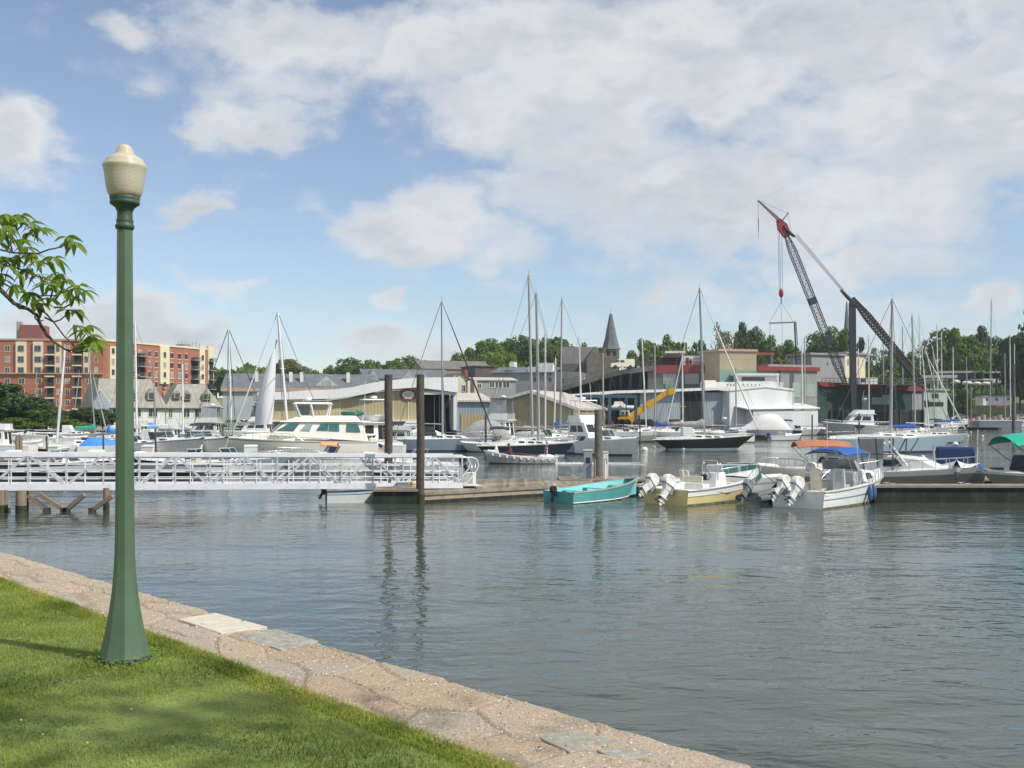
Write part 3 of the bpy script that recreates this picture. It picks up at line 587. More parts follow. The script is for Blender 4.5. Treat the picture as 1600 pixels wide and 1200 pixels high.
class Hull:
    def __init__(h, L, B, fb, fs, tw=.85, rake=.12, srake=0, p=2.2, draft=.35, full=.45, sp=1.8, flare=.45):
        h.L, h.B, h.fb, h.fs, h.tw, h.rk, h.sr, h.p, h.dr, h.full, h.sp, h.fl = L, B, fb, fs, tw, rake * L, srake * L, p, draft, full, sp, flare
    def w(h, t):
        if t < h.full: return h.B / 2 * (h.tw + (1 - h.tw) * math.sin(t / h.full * math.pi / 2))
        return h.B / 2 * max(.004, 1 - ((t - h.full) / (1 - h.full)) ** h.p)
    def sz(h, t): return h.fs + (h.fb - h.fs) * t ** h.sp
    def x(h, t, q=1):  # q = height fraction
        return -h.L/2 + h.L * t * (1 - 0) - h.rk * t ** 4 * (1 - q) + h.sr * (1 - t) ** 5 * (1 - q) * 1.0
    def pt(h, t, q, side=1):
        """point on the side: q = 0 waterline .. 1 sheer"""
        w = h.w(t); z = h.sz(t) * q; c = (.93 - h.fl * t ** 2.2) ; k = c + (1 - c) * (max(q, 0) ** .8)
        return Vector((h.x(t, q), side * w * k, z))
    def shell(h, mb, bands, n=16):
        """bands: [(q_top, material index)], from the keel up"""
        ts = [i / n for i in range(n + 1)]; ts = [t ** .9 for t in ts]
        for side in (1, -1):
            rows = []
            for t in ts:
                ke = h.dr * (1 - t ** 3) + .02
                rows.append([(h.x(t, -.1), 0, -ke), tuple(h.pt(t, 0, side) - Vector((0, 0, .06)))] + [tuple(h.pt(t, q, side)) for q, _ in bands])
            for j in range(len(rows[0]) - 1):
                mb.use(bands[0][1] if j < 2 else bands[j - 1][1]); K = 1 if j < 2 else 3; vs = []; fs = []
                qa = 0 if j < 2 else bands[j - 2][0]; qb = bands[j - 1][0] if j >= 1 else 0
                for i, t in enumerate(ts):
                    if j < 2: vs += [rows[i][j], rows[i][j + 1]]
                    else: vs += [tuple(h.pt(t, qa + (qb - qa) * k / K, side)) for k in range(K + 1)]
                for i in range(len(ts) - 1):
                    for k in range(K): c = (K + 1) * i + k; fs.append((c, c + K + 1, c + K + 2, c + 1))
                mb.add(vs, fs, True)
        mb.use(bands[-1][1] if len(bands) < 2 else bands[1][1])
        q = [h.pt(0, b[0], 1) for b in bands]; ql = [h.pt(0, 0, 1) - Vector((0,0,.06))] + q; r_ = [Vector((v.x, -v.y, v.z)) for v in ql]
        mb.add([(h.x(0, -.1), 0, -h.dr)] + ql + r_[::-1], [tuple(range(1 + 2 * len(ql)))], False)
    def deck(h, mb, t0=0, t1=1, inset=.02, dz=-.03, camber=.05, n=12, crown_w=None):
        vs = []; fs = []
        for i in range(n + 1):
            t = t0 + (t1 - t0) * i / n; w = max(h.w(t) - inset, .002); z = h.sz(t) + dz; x = h.x(t, 1)
            for k in range(5): y = w * (1 - k / 2); vs.append((x, y, z + camber * (1 - (y / max(w, .01)) ** 2)))
        for i in range(n):
            for k in range(4): fs.append((5*i+k, 5*i+k+1, 5*i+k+6, 5*i+k+5))
        return mb.add(vs, fs, True)
    def gunwale(h, mb, t0, t1, width=.14, dz=.012, n=14, stern=False):
        for side in (1, -1):
            vs = []; fs = []
            for i in range(n + 1):
                t = t0 + (t1 - t0) * i / n; p = h.pt(t, 1, side); wi = min(width, abs(p.y)); vs += [p + Vector((0, side * .015, dz)), p + Vector((0, -side * wi, dz)), p + Vector((0, -side * wi, -.10)), p + Vector((0, side * .015, -.05))]
            for i in range(n):
                for k in range(4): a = 4*i; fs.append((a+k, a+(k+1)%4, a+4+(k+1)%4, a+4+k))
            mb.add(vs, fs, False)
    def well(h, mb, t0, t1, sole, inset=.13, n=12, stern_h=None):
        """inner sides, floor and end walls of an open cockpit"""
        rows = []
        for i in range(n + 1):
            t = t0 + (t1 - t0) * i / n; w = max(h.w(t) - inset, .02); z = h.sz(t); x = h.x(t, 1); wb = max(min(h.w(t) * (.9 - h.fl * t ** 2.2) - inset, w), .02)
            rows.append([(x, w, z - .01), (x, wb, sole), (x, -wb, sole), (x, -w, z - .01)])
        vs = [v for r in rows for v in r]; fs = []
        for i in range(n):
            for k in range(3): fs.append((4*i+k, 4*i+k+1, 4*i+k+5, 4*i+k+4))
        fs += [(0, 1, 2, 3)[::-1], tuple(4*n + k for k in range(4))]
        mb.add(vs, fs, False)
    def line(h, q, side, t0=0, t1=1, n=16, off=.01, dz=0):
        return [h.pt(t0 + (t1 - t0) * i / n, q, side) + Vector((0, side * off, dz)) for i in range(n + 1)]

class House:
    """frustum cabin; faces S(tarboard) P(ort) F(ront) B(ack) T(op) as bilinear patches"""
    def __init__(c, xa, xb, w0, z0, xc, xd, w1, z1, w0f=None, w1f=None, z0f=None, z1f=None):
        w0f = w0 if w0f is None else w0f; w1f = w1 if w1f is None else w1f; z0f = z0 if z0f is None else z0f; z1f = z1 if z1f is None else z1f
        V = Vector; c.v = [V((xa,-w0,z0)), V((xb,-w0f,z0f)), V((xb,w0f,z0f)), V((xa,w0,z0)), V((xc,-w1,z1)), V((xd,-w1f,z1f)), V((xd,w1f,z1f)), V((xc,w1,z1))]
        c.faces = {'S': (0,1,5,4), 'F': (1,2,6,5), 'P': (3,2,6,7), 'B': (0,3,7,4), 'T': (4,5,6,7)}
    def solid(c, mb): return mb.hexa(c.v)
    def p(c, f, u, v):
        a, b, d, e = [c.v[i] for i in c.faces[f]]; return (a*(1-u)+b*u)*(1-v) + (e*(1-u)+d*u)*v
    def nrm(c, f):
        a, b, d, e = [c.v[i] for i in c.faces[f]]; n = (b - a).cross(e - a).normalized(); cen = sum(c.v, Vector()) / 8
        return n if n.dot((a + b + d + e) / 4 - cen) > 0 else -n
    def panel(c, mb, f, u0, u1, v0, v1, t=.02, slant=0):
        n = c.nrm(f) * t; q = [c.p(f, u0, v0), c.p(f, u1, v0), c.p(f, u1 - slant, v1), c.p(f, u0 + slant * 0, v1)]
        return mb.hexa([x - n * .3 for x in q] + [x + n for x in q])

def pans(c, specs, name, m, parent, t=.02):
    for sp in specs:
        q = MB(); c.panel(q, sp[0], sp[1], sp[2], sp[3], sp[4], t, sp[5] if len(sp) > 5 else 0); q.build(name, m, parent)

def rail(mb, h, t0, t1, ht=.6, r=.014, q=1, inset=.06, n=8, mid=True, close=False):
    for side in (1, -1):
        top = []; 
        for i in range(n + 1):
            t = t0 + (t1 - t0) * i / n; b = h.pt(t, 1, side); b = Vector((b.x, b.y - side * min(inset, abs(b.y)), b.z)); e = min(1, i / 1.5) if t0 > .05 else 1
            tp = b + Vector((0, 0, ht * e)); top.append(tp); mb.tube([b, tp], r * .8, 5, False)
        mb.tube(top, r, 5, False)
        if mid: mb.tube([(h_ + Vector((0, 0, -ht * .5))) for h_ in top[1:]], r * .6, 4, False)

def outboard(parent, x, y, z, tilt=0, s=1.0, c=None, c2=None, yaw=0):
    """outboard motor hung on the transom; tilt in degrees swings the leg up and aft"""
    c = c or OBW; c2 = c2 or OBG
    T = Matrix.Translation((x, y, z)) @ Matrix.Rotation(R(yaw), 4, 'Z') @ Matrix.Rotation(R(tilt), 4, 'Y') @ Matrix.Scale(s * .78, 4)
    cw = MB(); cw.T = T
    prof = [(-.62, .00), (-.66, .12), (-.64, .34), (-.54, .44), (-.30, .47), (-.12, .40), (-.04, .22), (-.05, .02)]
    vs = []; n = len(prof)
    for k, (wy, sx) in enumerate([(-.14, .8), (-.17, .98), (-.12, 1.01), (0, 1.02), (.12, 1.01), (.17, .98), (.14, .8)]):
        for (px, pz) in prof: vs.append(((px + .34) * sx * (1.0 if abs(wy) < .19 else .93) - .34, wy, .24 + (pz - .24) * sx * (1.0 if abs(wy) < .19 else .9) + .04))
    fs = []
    for k in range(6):
        for i in range(n): fs.append((k*n+i, k*n+(i+1)%n, (k+1)*n+(i+1)%n, (k+1)*n+i))
    fs += [tuple(range(n))[::-1], tuple(6*n + i for i in range(n))]
    cw.add(vs, fs, True); cow = cw.build('outboard_motor', c, parent)
    lg = MB(); lg.T = T
    lg.hexa([(-.44,-.11,-.20),(-.13,-.11,-.20),(-.13,.11,-.20),(-.44,.11,-.20),(-.60,-.15,.05),(-.07,-.15,.05),(-.07,.15,.05),(-.60,.15,.05)])
    lg.hexa([(-.46,-.06,-.62),(-.20,-.06,-.62),(-.20,.06,-.62),(-.46,.06,-.62),(-.46,-.10,-.1),(-.13,-.10,-.1),(-.13,.10,-.1),(-.46,.10,-.1)])
    lg.box(-.62,-.14,-.13,.13,-.61,-.575); lg.use(1); lg.box(-.68,-.05,-.178,.178,.035,.055); lg.use(0)
    lg.tube([(-.52,0,-.78),(-.40,0,-.78),(-.15,0,-.78),(-.08,0,-.78)], [.05,.065,.06,.01], 8); lg.hexa([(-.38,-.02,-.95),(-.24,-.02,-.95),(-.24,.02,-.95),(-.38,.02,-.95),(-.40,-.04,-.6),(-.2,-.04,-.6),(-.2,.04,-.6),(-.40,.04,-.6)])
    lg.build('leg', [c, c2], cow)
    br = MB(); br.T = T; br.box(-.16,.02,-.14,-.07,-.30,.06).box(-.16,.02,.07,.14,-.30,.06).box(-.2,-.02,-.1,.1,.0,.08); br.build('bracket', c2, cow)
    pr = MB(); pr.T = T
    for k in range(3):
        a = k * 2.094; d = Vector((0, math.cos(a), math.sin(a))); e = Vector((.05, -math.sin(a), math.cos(a)))
        pr.slab(Vector((-.56,0,-.78)) + d*.03 - e*.03, Vector((-.56,0,-.78)) + d*.17 - e*.06, Vector((-.54,0,-.78)) + d*.17 + e*.06, Vector((-.54,0,-.78)) + d*.03 + e*.03, .012)
    pr.build('propeller', BLACKP, cow); return cow

def bimini(parent, x0, x1, w, z0, z1, m, frame=CHROME, crown=.16, legs=None, name='bimini_top', drop=.0, r=.014):
    t = MB(); n = 8; k = 6; vs = []; fs = []
    for i in range(n + 1):
        u = i / n; x = x0 + (x1 - x0) * u; e = (1 - (2*u-1)**4) * crown * .5
        for j in range(k + 1):
            v = j / k * 2 - 1; vs.append((x, v * w, z1 + e + crown * (1 - v*v) - drop * (1 if i in (0, n) else 0) - (.10 if abs(v) == 1 else 0)))
    for i in range(n):
        for j in range(k): a = i*(k+1)+j; fs.append((a, a+1, a+k+2, a+k+1))
    t.add(vs, fs, True); t.add([(v[0], v[1], v[2] - .025) for v in vs], [f[::-1] for f in fs], True)
    b = [0*(k+1)+j for j in range(k+1)]; e_ = [n*(k+1)+j for j in range(k+1)]
    top = t.build(name, m, parent, fix=False)
    f = MB(); xm = (x0 + x1) / 2 if legs is None else legs
    for s in (1, -1):
        for xx in (x0 + .06, x1 - .06): f.tube([(xm, s*w, z0), ((xm*.3+xx*.7), s*w, z0 + (z1-z0)*.62), (xx, s*w, z1 - .05)], r, 6, False)
        f.tube([(xm, s*w, z0), (xm, s*w, z1)], r, 6, False)
    for xx in (x0 + .06, x1 - .06): f.tube([(xx, -w, z1 - .05), (xx, -w*.6, z1 + crown*.6), (xx, w*.6, z1 + crown*.6), (xx, w, z1 - .05)], r, 6, False)
    f.build('canopy_frame', frame, top); return top

def flag(parent, x, y, z, ht=1.0, w=.6, h=.38, ang=200, lean=.0):
    st = MB(); top = Vector((x - lean, y, z + ht)); st.tube([(x, y, z), top], .012, 6)
    s_ = st.build('flagstaff', MASTW, parent)
    f = MB(); d = Vector((math.cos(R(ang)), math.sin(R(ang)), -.35)).normalized(); sd_ = Vector((-d.y, d.x, 0)); n = 8; rows = 7; vs = []
    for i in range(n + 1):
        for j in range(rows + 1):
            p = top + d * w * i / n + Vector((0, 0, -h * j / rows - .02)) + sd_ * .05 * math.sin(i * 1.1 + j * .3); vs.append(p)
    for i in range(n):
        for j in range(rows):
            f.use(2 if (i < 3 and j < 4) else (0 if j % 2 == 0 else 1)); a = i*(rows+1)+j; f.add([vs[a], vs[a+1], vs[a+rows+2], vs[a+rows+1]], [(0,1,2,3)], False)
    f.build('flag', [REDF, MASTW, FLAGB], s_, fix=False); return s_

def person_far(name, label, loc, rz, skin, shirt, trousers, hair, sit=False, parent_kind='person', lean=0):
    root = thing(name, label, 'person', loc, rz)
    return root

# ---------------------------------------------------------------- sailing yacht
def sailboat(label, px, py, heading, L=9.5, B=None, hull=None, boot=None, mast_h=13, mast_x=.08, mast_m=None, mast_r=.085, lean=(0, 0), fb=1.15, fs=.95, cover=None, jib=None, spreader=1,
             cabin=True, mizzen=None, group=None, rails=True, stay_r=.016, boom=True, z0=0, name='sailboat', d=None, tw=.6, sprit=0, trim=None, dodger=None, rake=.13, srake=.07, boommat=None, boomz=1.0, top_px=None):
    B = B or L * .3; hull = hull or WHITE; boot = boot or BOOT; mast_m = mast_m or MASTC
    loc = wl(px, py, z0) if d is None else Vector((gx(px, d), d, z0))
    root = thing(name, label, 'sailboat', loc, R(heading), group)
    h = Hull(L, B, fb, fs, tw, rake, srake, 2.0, .5, .42, 1.6, .35)
    m = MB(); h.shell(m, [(.12, 1), (.93, 0), (1, 2)], 16); m.build('hull', [hull, boot, trim or hull], root, fix=False)
    dk = MB(); h.deck(dk, 0, 1, .03, -.02, .06); dk.build('deck', WHITE if hull is not WHITE else OLDWHITE, root, fix=False)
    c = MB(); x0, x1 = -L*.12, L*.24; zd = h.sz(.5)
    ca = House(x0, x1, B*.30, zd - .02, x0 + .1, x1 - L*.06, B*.25, zd + .42, w0f=B*.20, w1f=B*.14, z1f=zd + .28)
    if cabin:
        ca.solid(c); cab = c.build('cabin', WHITE, root, bevel=.03)
        pans(ca, [(f, u, u + (.18 if stay_r < .02 or px < 1e9 else .18), .35, .75) for f in 'SP' for u in (.12, .42, .68)], 'window', GLASS, cab, .015)
    ck = MB(); xs = -L*.45
    for s in (1, -1): ck.hexa([(xs, s*B*.26, h.fs-.02),(x0, s*B*.30, zd-.02),(x0, s*B*.34, zd-.02),(xs, s*B*.30, h.fs-.02),(xs, s*B*.26, h.fs+.22),(x0, s*B*.29, zd+.3),(x0, s*B*.33, zd+.3),(xs, s*B*.29, h.fs+.22)])
    ck.build('cockpit_coaming', WHITE if hull is not WHITE else OLDWHITE, root)
    def mast(mx, mh, zb, nm='mast', r=mast_r):
        mm = MB(); top = Vector((mx + lean[0], lean[1], zb + mh)); bot = Vector((mx, 0, zb - .3)); mm.tube([bot, bot.lerp(top, .5), top], [r, r, r * .85], 8)
        mm.tube([top, top + Vector((0, 0, .5))], .02, 5); ms = mm.build(nm, mast_m, root)
        sp = MB()
        for k in range(spreader):
            q = .55 if spreader == 1 else (.36 + .32 * k); pp = bot.lerp(top, q); wd = B * (.30 if k == 0 else .24)
            sp.bar(pp + Vector((0, -wd, .06)), pp + Vector((0, wd, .06)), .07, .04)
        if spreader: sp.build('spreader', mast_m, ms)
        return ms, bot, top
    if top_px is not None:      # mast head given as a point of the photo: height and rake follow from it
        hd = R(heading); by = loc.y + L*mast_x*math.sin(hd); bx = loc.x + L*mast_x*math.cos(hd); dxw = gx(top_px[0], by) - bx; lean = (dxw*math.cos(hd), -dxw*math.sin(hd)); mast_h = gz(top_px[1], by) - z0 - zd - .35
    mx = L * mast_x; ms, bot, top = mast(mx, mast_h, zd + .35)
    rg = MB(); bow = Vector((h.x(1) - .1 + sprit, 0, h.fb + .05)); st = Vector((-L/2 + .1, 0, h.fs + .05))
    rg.tube([top, bow], stay_r, 4, False); rg.tube([top, st], stay_r, 4, False)
    for s in (1, -1):
        pp = bot.lerp(top, .55) + Vector((0, s * B * .30, .06)); ch = Vector((mx - .1, s * B * .46, zd))
        rg.tube([top - Vector((0, 0, .1)), pp, ch], stay_r * .9, 4, False); rg.tube([bot.lerp(top, .55), ch + Vector((.4, 0, 0))], stay_r * .8, 4, False); 
    rg.build('rigging', WIRE, root)
    if sprit:
        b_ = MB(); b_.tube([(h.x(1) - .7, 0, h.fb), (h.x(1) + sprit, 0, h.fb + .12)], [.09, .05], 6); b_.build('bowsprit', TEAK, root)
    if jib:
        j = MB(); a = top.lerp(bow, .06); b_ = top.lerp(bow, .95); j.tube([a, a.lerp(b_, .25), a.lerp(b_, .7), b_], [.03, .06, .09, .06], 7); j.build('furled_jib', jib, root)
    if boom:
        zb = zd + .42 + boomz; bl = L * .36; bo = MB(); bo.tube([(mx - .05, 0, zb), (mx - bl, 0, zb + .1)], .06, 7); bm_ = bo.build('boom', boommat or mast_m, root)
        if cover:
            cv = MB(); vs = []; fs = []; n = 8
            for i in range(n + 1):
                u = i / n; x = mx + .02 - bl * u * .96; hh = .42 * (1 - .55 * u) + (.55 * max(0, .18 - u) / .18); 
                for (yy, zz_) in ((0, zb + .08 + hh), (.13, zb + hh * .55), (.15, zb - .02), (0, zb - .14), (-.15, zb - .02), (-.13, zb + hh * .55)): vs.append((x, yy, zz_ + .1 * u + .02 * math.sin(i * 2.3)))
            for i in range(n):
                for k in range(6): fs.append((6*i+k, 6*i+(k+1)%6, 6*i+6+(k+1)%6, 6*i+6+k))
            fs += [(0,1,2,3,4,5)[::-1], tuple(6*n+k for k in range(6))]
            cv.add(vs, fs, True); cv.build('sail_cover', cover, bm_)
    if mizzen:
        mz, b2, t2 = mast(-L * .36, mizzen, h.fs, 'mizzen_mast', mast_r * .85)
    if rails:
        rl = MB(); rail(rl, h, .02, .98, .6, .012, n=10); rl.build('guard_rail', CHROME, root)
    if dodger:
        dg = MB(); dd_ = House(x0 - .9, x0 + .5, B*.30, zd + .25, x0 - .9, x0 + .05, B*.27, zd + 1.15); dd_.solid(dg); dg.build('dodger', dodger, root, bevel=.05)
    return root, h

# ---------------------------------------------------------------- power boats
def powerboat(label, px, py, heading, L=7, B=None, fb=1.1, fs=.8, hull=None, stripe=None, kind='express', group=None, z0=0, d=None, glass=None, deck=None, name='motorboat', motors=0, motor_c=None, tilt=25, motor_s=1,
              top=None, cover=None, rails=True, rr=.016, cab=None, hs=1.0, radar=False, bandq=.9, flagged=False, topz=None):
    B = B or L * .34; hull = hull or WHITE; glass = glass or GLASS; deck = deck or WHITE
    loc = wl(px, py, z0) if d is None else Vector((gx(px, d), d, z0))
    root = thing(name, label, 'motorboat', loc, R(heading), group)
    h = Hull(L, B, fb, fs, .9, .14, 0, 2.3, .3, .42, 1.5, .5)
    m = MB(); h.shell(m, [(.10, 1), (bandq, 0), (1, 2)], 14); m.build('hull', [hull, BOOT, stripe or hull], root, fix=False)
    cab = cab or WHITE
    if kind == 'express':
        dk = MB(); h.deck(dk, .45, 1, .03, .0, .16); h.gunwale(dk, 0, .5, .2); h.well(dk, .03, .46, .25, .2); dk.build('deck', deck, root, fix=False)
        wsx = L * -.02; z = h.sz(.5) + .1
        c = House(wsx - .2, wsx + L*.26, B*.36, z - .1, wsx - .2, wsx + L*.10, B*.30, z + .28, w0f=B*.24, w1f=B*.2, z1f=z + .2); q = MB(); c.solid(q); cc = q.build('cabin', cab, root, bevel=.04)
        pans(c, [(f, .3, .75, .3, .75) for f in 'SP'], 'window', glass, cc, .015)
        wsh(root, wsx, B*.38, z + .05, .6 * hs, glass)
        seats(root, -L*.12, B, .25)
    elif kind in ('sportfish', 'flybridge'):
        dk = MB(); h.deck(dk, .34, 1, .03, .0, .12); h.gunwale(dk, 0, .36, .2); h.well(dk, .03, .34, .3, .2); dk.build('deck', deck, root, fix=False)
        z = h.sz(.4); c = House(-L*.17, L*.22, B*.40, z - .05, -L*.15, L*.10, B*.35, z + 1.55 * hs, w0f=B*.34, w1f=B*.30); q = MB(); c.solid(q); cc = q.build('cabin', cab, root, bevel=.05)
        pans(c, [(f,) + r for f in 'SP' for r in ((.12, .48, .45, .82), (.54, .84, .45, .82, .06))] + [('F', .08, .48, .45, .88), ('F', .52, .92, .45, .88)], 'window', glass, cc)
        pans(c, [('B', .12, .42, .08, .85)], 'door', DARK, cc); pans(c, [('B', .58, .88, .4, .85)], 'window', DARK, cc)
        z2 = z + 1.55 * hs; fbh = House(-L*.17, L*.09, B*.36, z2, -L*.17, L*.03, B*.33, z2 + .62 * hs); q = MB()
        for f in 'SPF': fbh.panel(q, f, 0, 1, 0, 1, .05)
        q.box(-L*.19, L*.1, -B*.37, B*.37, z2 - .04, z2 + .04); q.build('flybridge', cab, root)
        if kind == 'flybridge' or top:
            t = MB(); zt = z2 + 1.95 * hs; t.hexa([(-L*.17,-B*.34,zt),(L*.05,-B*.30,zt),(L*.05,B*.30,zt),(-L*.17,B*.34,zt),(-L*.16,-B*.32,zt+.1),(L*.04,-B*.28,zt+.1),(L*.04,B*.28,zt+.1),(-L*.16,B*.32,zt+.1)])
            tt = t.build('hardtop', top or WHITE, root, bevel=.03); f = MB()
            for s in (1, -1):
                for xx in (-L*.15, -L*.06, L*.03): f.tube([(xx - .05, s*B*.33, z2 + .5 * hs), (xx, s*B*.29, zt)], rr * 1.3, 5, False)
            f.build('hardtop_frame', ALU, tt)
            if cover: e = MB(); hh = House(-L*.165, L*.06, B*.33, z2 + .6 * hs, -L*.165, L*.03, B*.29, zt - .02); [hh.panel(e, k, .02, .98, 0, 1, .01) for k in 'SPF']; e.build('clear_curtain', cover, tt)
        ld = MB()
        for s in (1, -1): ld.tube([(-L*.24, s*.2 - B*.2, .35), (-L*.17, s*.2 - B*.2, z2 + .6)], rr, 5, False)
        for k in range(6): zz_ = .6 + k * .35; xx = -L*.24 + L*.07 * (zz_ - .35) / (z2 + .25); ld.bar((xx, -B*.2 - .2, zz_), (xx, -B*.2 + .2, zz_), .03)
        ld.build('ladder', CHROME, root)
    elif kind == 'cuddytop':
        pass
    elif kind == 'covered':
        dk = MB(); h.deck(dk, 0, 1, .03, .0, .1); dk.build('deck', deck, root, fix=False)
        q = MB(); z = h.sz(.4); n = 10; vs = []; fs = []
        for i in range(n + 1):
            u = i / n; t = .02 + .78 * u; x = h.x(t); wv = h.w(t) - .02; ht = [.1, .75, 1.1, 1.25, 1.3, 1.25, 1.15, .9, .55, .3, .12][i] * hs
            for k in range(7): a = math.pi * k / 6; vs.append((x, wv * math.cos(a), h.sz(t) + ht * math.sin(a) ** .8 + .03 * math.sin(i * 2.1 + k)))
        for i in range(n):
            for k in range(6): fs.append((7*i+k, 7*i+k+1, 7*i+k+8, 7*i+k+7))
        q.add(vs, fs, True); q.build('boat_cover', cover or GREYC, root, fix=False)
    if top is not None and kind in ('express',):
        bimini(root, -L*.30, L*.0, B*.36, h.fs, topz or (h.fs + 1.55), top, r=rr)
    if motors:
        for k in range(motors): outboard(root, -L/2 - .02, (k - (motors - 1) / 2) * .62, h.fs - .08, tilt, motor_s, motor_c or OBW)
    if rails and kind != 'covered':
        rl = MB(); rail(rl, h, .5, .99, .45, rr, n=7, mid=False); rl.build('bow_rail', CHROME, root)
    if radar:
        r_ = MB(); z = (h.sz(.4) + 1.55*hs + 2.1*hs) if kind != 'express' else h.fs + 1.9
        r_.lathe([(.28, 0), (.32, .06), (.30, .18), (.05, .24)], 14, (-L*.08, 0, z)); r_.tube([(-L*.08, 0, z - .3), (-L*.08, 0, z)], .05, 6); r_.tube([(-L*.02, B*.2, z - .3), (-L*.05, B*.2, z + 1.6)], .02, 5); r_.build('radar', WHITE, root)
    if flagged: flag(root, -L/2 + .1, 0, h.fs, 1.0, .75, .36, 175, .4)
    return root, h

def wsh(root, x, w, z, ht, glass, n=3):
    """raked windshield with a bright frame"""
    g = MB(); f = MB(); fp = [(x - .55, w, z), (x, w * .8, z), (x + .25, 0, z + .02), (x, -w * .8, z), (x - .55, -w, z)]; tp = [(a - .38 * ht / .6, b * .92, c + ht) for a, b, c in fp]
    for i in range(4): g.slab(fp[i], fp[i+1], tp[i+1], tp[i], .012); f.tube([fp[i], tp[i]], .018, 5, False)
    f.tube([fp[4], tp[4]], .018, 5, False); f.tube(tp, .02, 5, False); f.tube(fp, .02, 5, False)
    gl = g.build('windshield', glass, root); f.build('windshield_frame', ALU, gl); return gl
def seats(root, x, B, z):
    for s in (1, -1):
        q = MB(); q.box(x - .25, x + .25, s*B*.18 - .24, s*B*.18 + .24, z, z + .42).hexa([(x-.28, s*B*.18-.24, z+.38),(x-.16, s*B*.18-.24, z+.38),(x-.16, s*B*.18+.24, z+.38),(x-.28, s*B*.18+.24, z+.38),(x-.36, s*B*.18-.22, z+.95),(x-.26, s*B*.18-.22, z+.95),(x-.26, s*B*.18+.22, z+.95),(x-.36, s*B*.18+.22, z+.95)])
        q.build('seat', VINYL, root, bevel=.03)
# ================================================================ far shore: buildings
class Fac:
    """a facade line from p0 (left) to p1 (right) on the ground; px measures are cast onto it"""
    def __init__(s, p0, p1):
        s.p0 = Vector(p0); s.p1 = Vector(p1); s.L = (s.p1 - s.p0).length; s.u = (s.p1 - s.p0).normalized(); s.n = Vector((s.u.y, -s.u.x))
    @classmethod
    def px(c, pa, da, pb, db): return c((gx(pa, da), da), (gx(pb, db), db))
    def s_(s, px): k = (px - 800) / F; return (k * s.p0.y - s.p0.x) / (s.u.x - k * s.u.y)
    def z_(s, py, t): return CZ + (HY - py) * (s.p0.y + s.u.y * t) / F
    def P(s, t, o, z): q = s.p0 + s.u * t + s.n * o; return Vector((q.x, q.y, z))
    def box(s, mb, t0, t1, z0, z1, o0, o1): return mb.hexa([s.P(t0,o1,z0), s.P(t1,o1,z0), s.P(t1,o0,z0), s.P(t0,o0,z0), s.P(t0,o1,z1), s.P(t1,o1,z1), s.P(t1,o0,z1), s.P(t0,o0,z1)])
    def pbox(s, mb, xa, xb, ya, yb, o0, o1):
        t0, t1 = s.s_(xa), s.s_(xb); m = (t0 + t1) / 2; return s.box(mb, t0, t1, s.z_(yb, m), s.z_(ya, m), o0, o1)
def bthing(name, label, cat, px, d, z=1.3, group=None): return thing(name, label, cat, (gx(px, d), d, z), 0, group, world=True)

BRICK = mat_brick('red_brick', (.35, .115, .068), (.38, .30, .25)); BRICKD = mat_brick('dark_red_brick', (.22, .07, .055), (.3, .22, .2))
CST = mat('cream_stucco', (.68, .60, .44), .85, 0, .06, .5); WPAINT = mat('white_paint', (.70, .69, .66), .6, 0, .06, .6, stain=(.55, .53, .48), sscale=.4)
WINM = mat('window_glass', (.05, .06, .07), .12, 0, .3, .6, spec=.6); WINC = mat('window_curtain', (.32, .32, .31), .3, 0, .3, .8, spec=.5)
SLATE = mat('slate_roof', (.135, .15, .165), .8, 0, .25, .8, bump=.6, bscale=4); SHING = mat('wood_shingle', (.34, .325, .285), .9, 0, .22, 1.2, bump=.8, bscale=5, stain=(.25, .23, .19), sscale=.6)
TANCL = mat_corr('tan_cladding', (.42, .365, .205), .6, .14, stain=(.36, .32, .19)); WHCL = mat_corr('white_cladding', (.66, .67, .68), .5, .07); GRCL = mat_corr('grey_blue_cladding', (.30, .345, .40), .5, .10)
WROOF = mat_corr('white_metal_roof', (.74, .74, .73), .9, .04, .4, bs=.12); PROOF = mat_corr('pale_pink_roof', (.52, .48, .44), .6, .08, .6, stain=(.44, .38, .33))
GREYW = mat('grey_wall', (.30, .30, .31), .8, 0, .12, .3, stain=(.24, .24, .25), sscale=.3); DGW = mat('dark_grey_wall', (.085, .095, .10), .8, 0, .25, .4, stain=(.12, .12, .115), sscale=.4)
GREENW = mat('dark_green_wall', (.024, .062, .050), .8, 0, .25, .4, stain=(.055, .065, .058), sscale=.5); REDF2 = mat('red_fascia', (.23, .040, .045), .6, 0, .15, .5)
MINT = mat('mint_wall', (.16, .29, .235), .75, 0, .1, .4, stain=(.22, .30, .25), sscale=.4); TANW = mat('tan_wall', (.36, .31, .21), .8, 0, .1, .4, stain=(.29, .27, .19), sscale=.3)
STONE = mat('grey_stone', (.16, .145, .135), .9, 0, .3, .8); ASPH = mat('dark_asphalt', (.06, .06, .062), .9, 0, .2, .5); CONC = mat('concrete', (.34, .33, .31), .85, 0, .15, .5, stain=(.25, .24, .22), sscale=.4)
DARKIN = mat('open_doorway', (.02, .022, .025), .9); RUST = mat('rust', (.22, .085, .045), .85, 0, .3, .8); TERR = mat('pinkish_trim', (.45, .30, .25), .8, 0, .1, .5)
WOODD = mat('dark_timber', (.07, .055, .045), .85, 0, .35, 1.5, bump=.5, bscale=8)

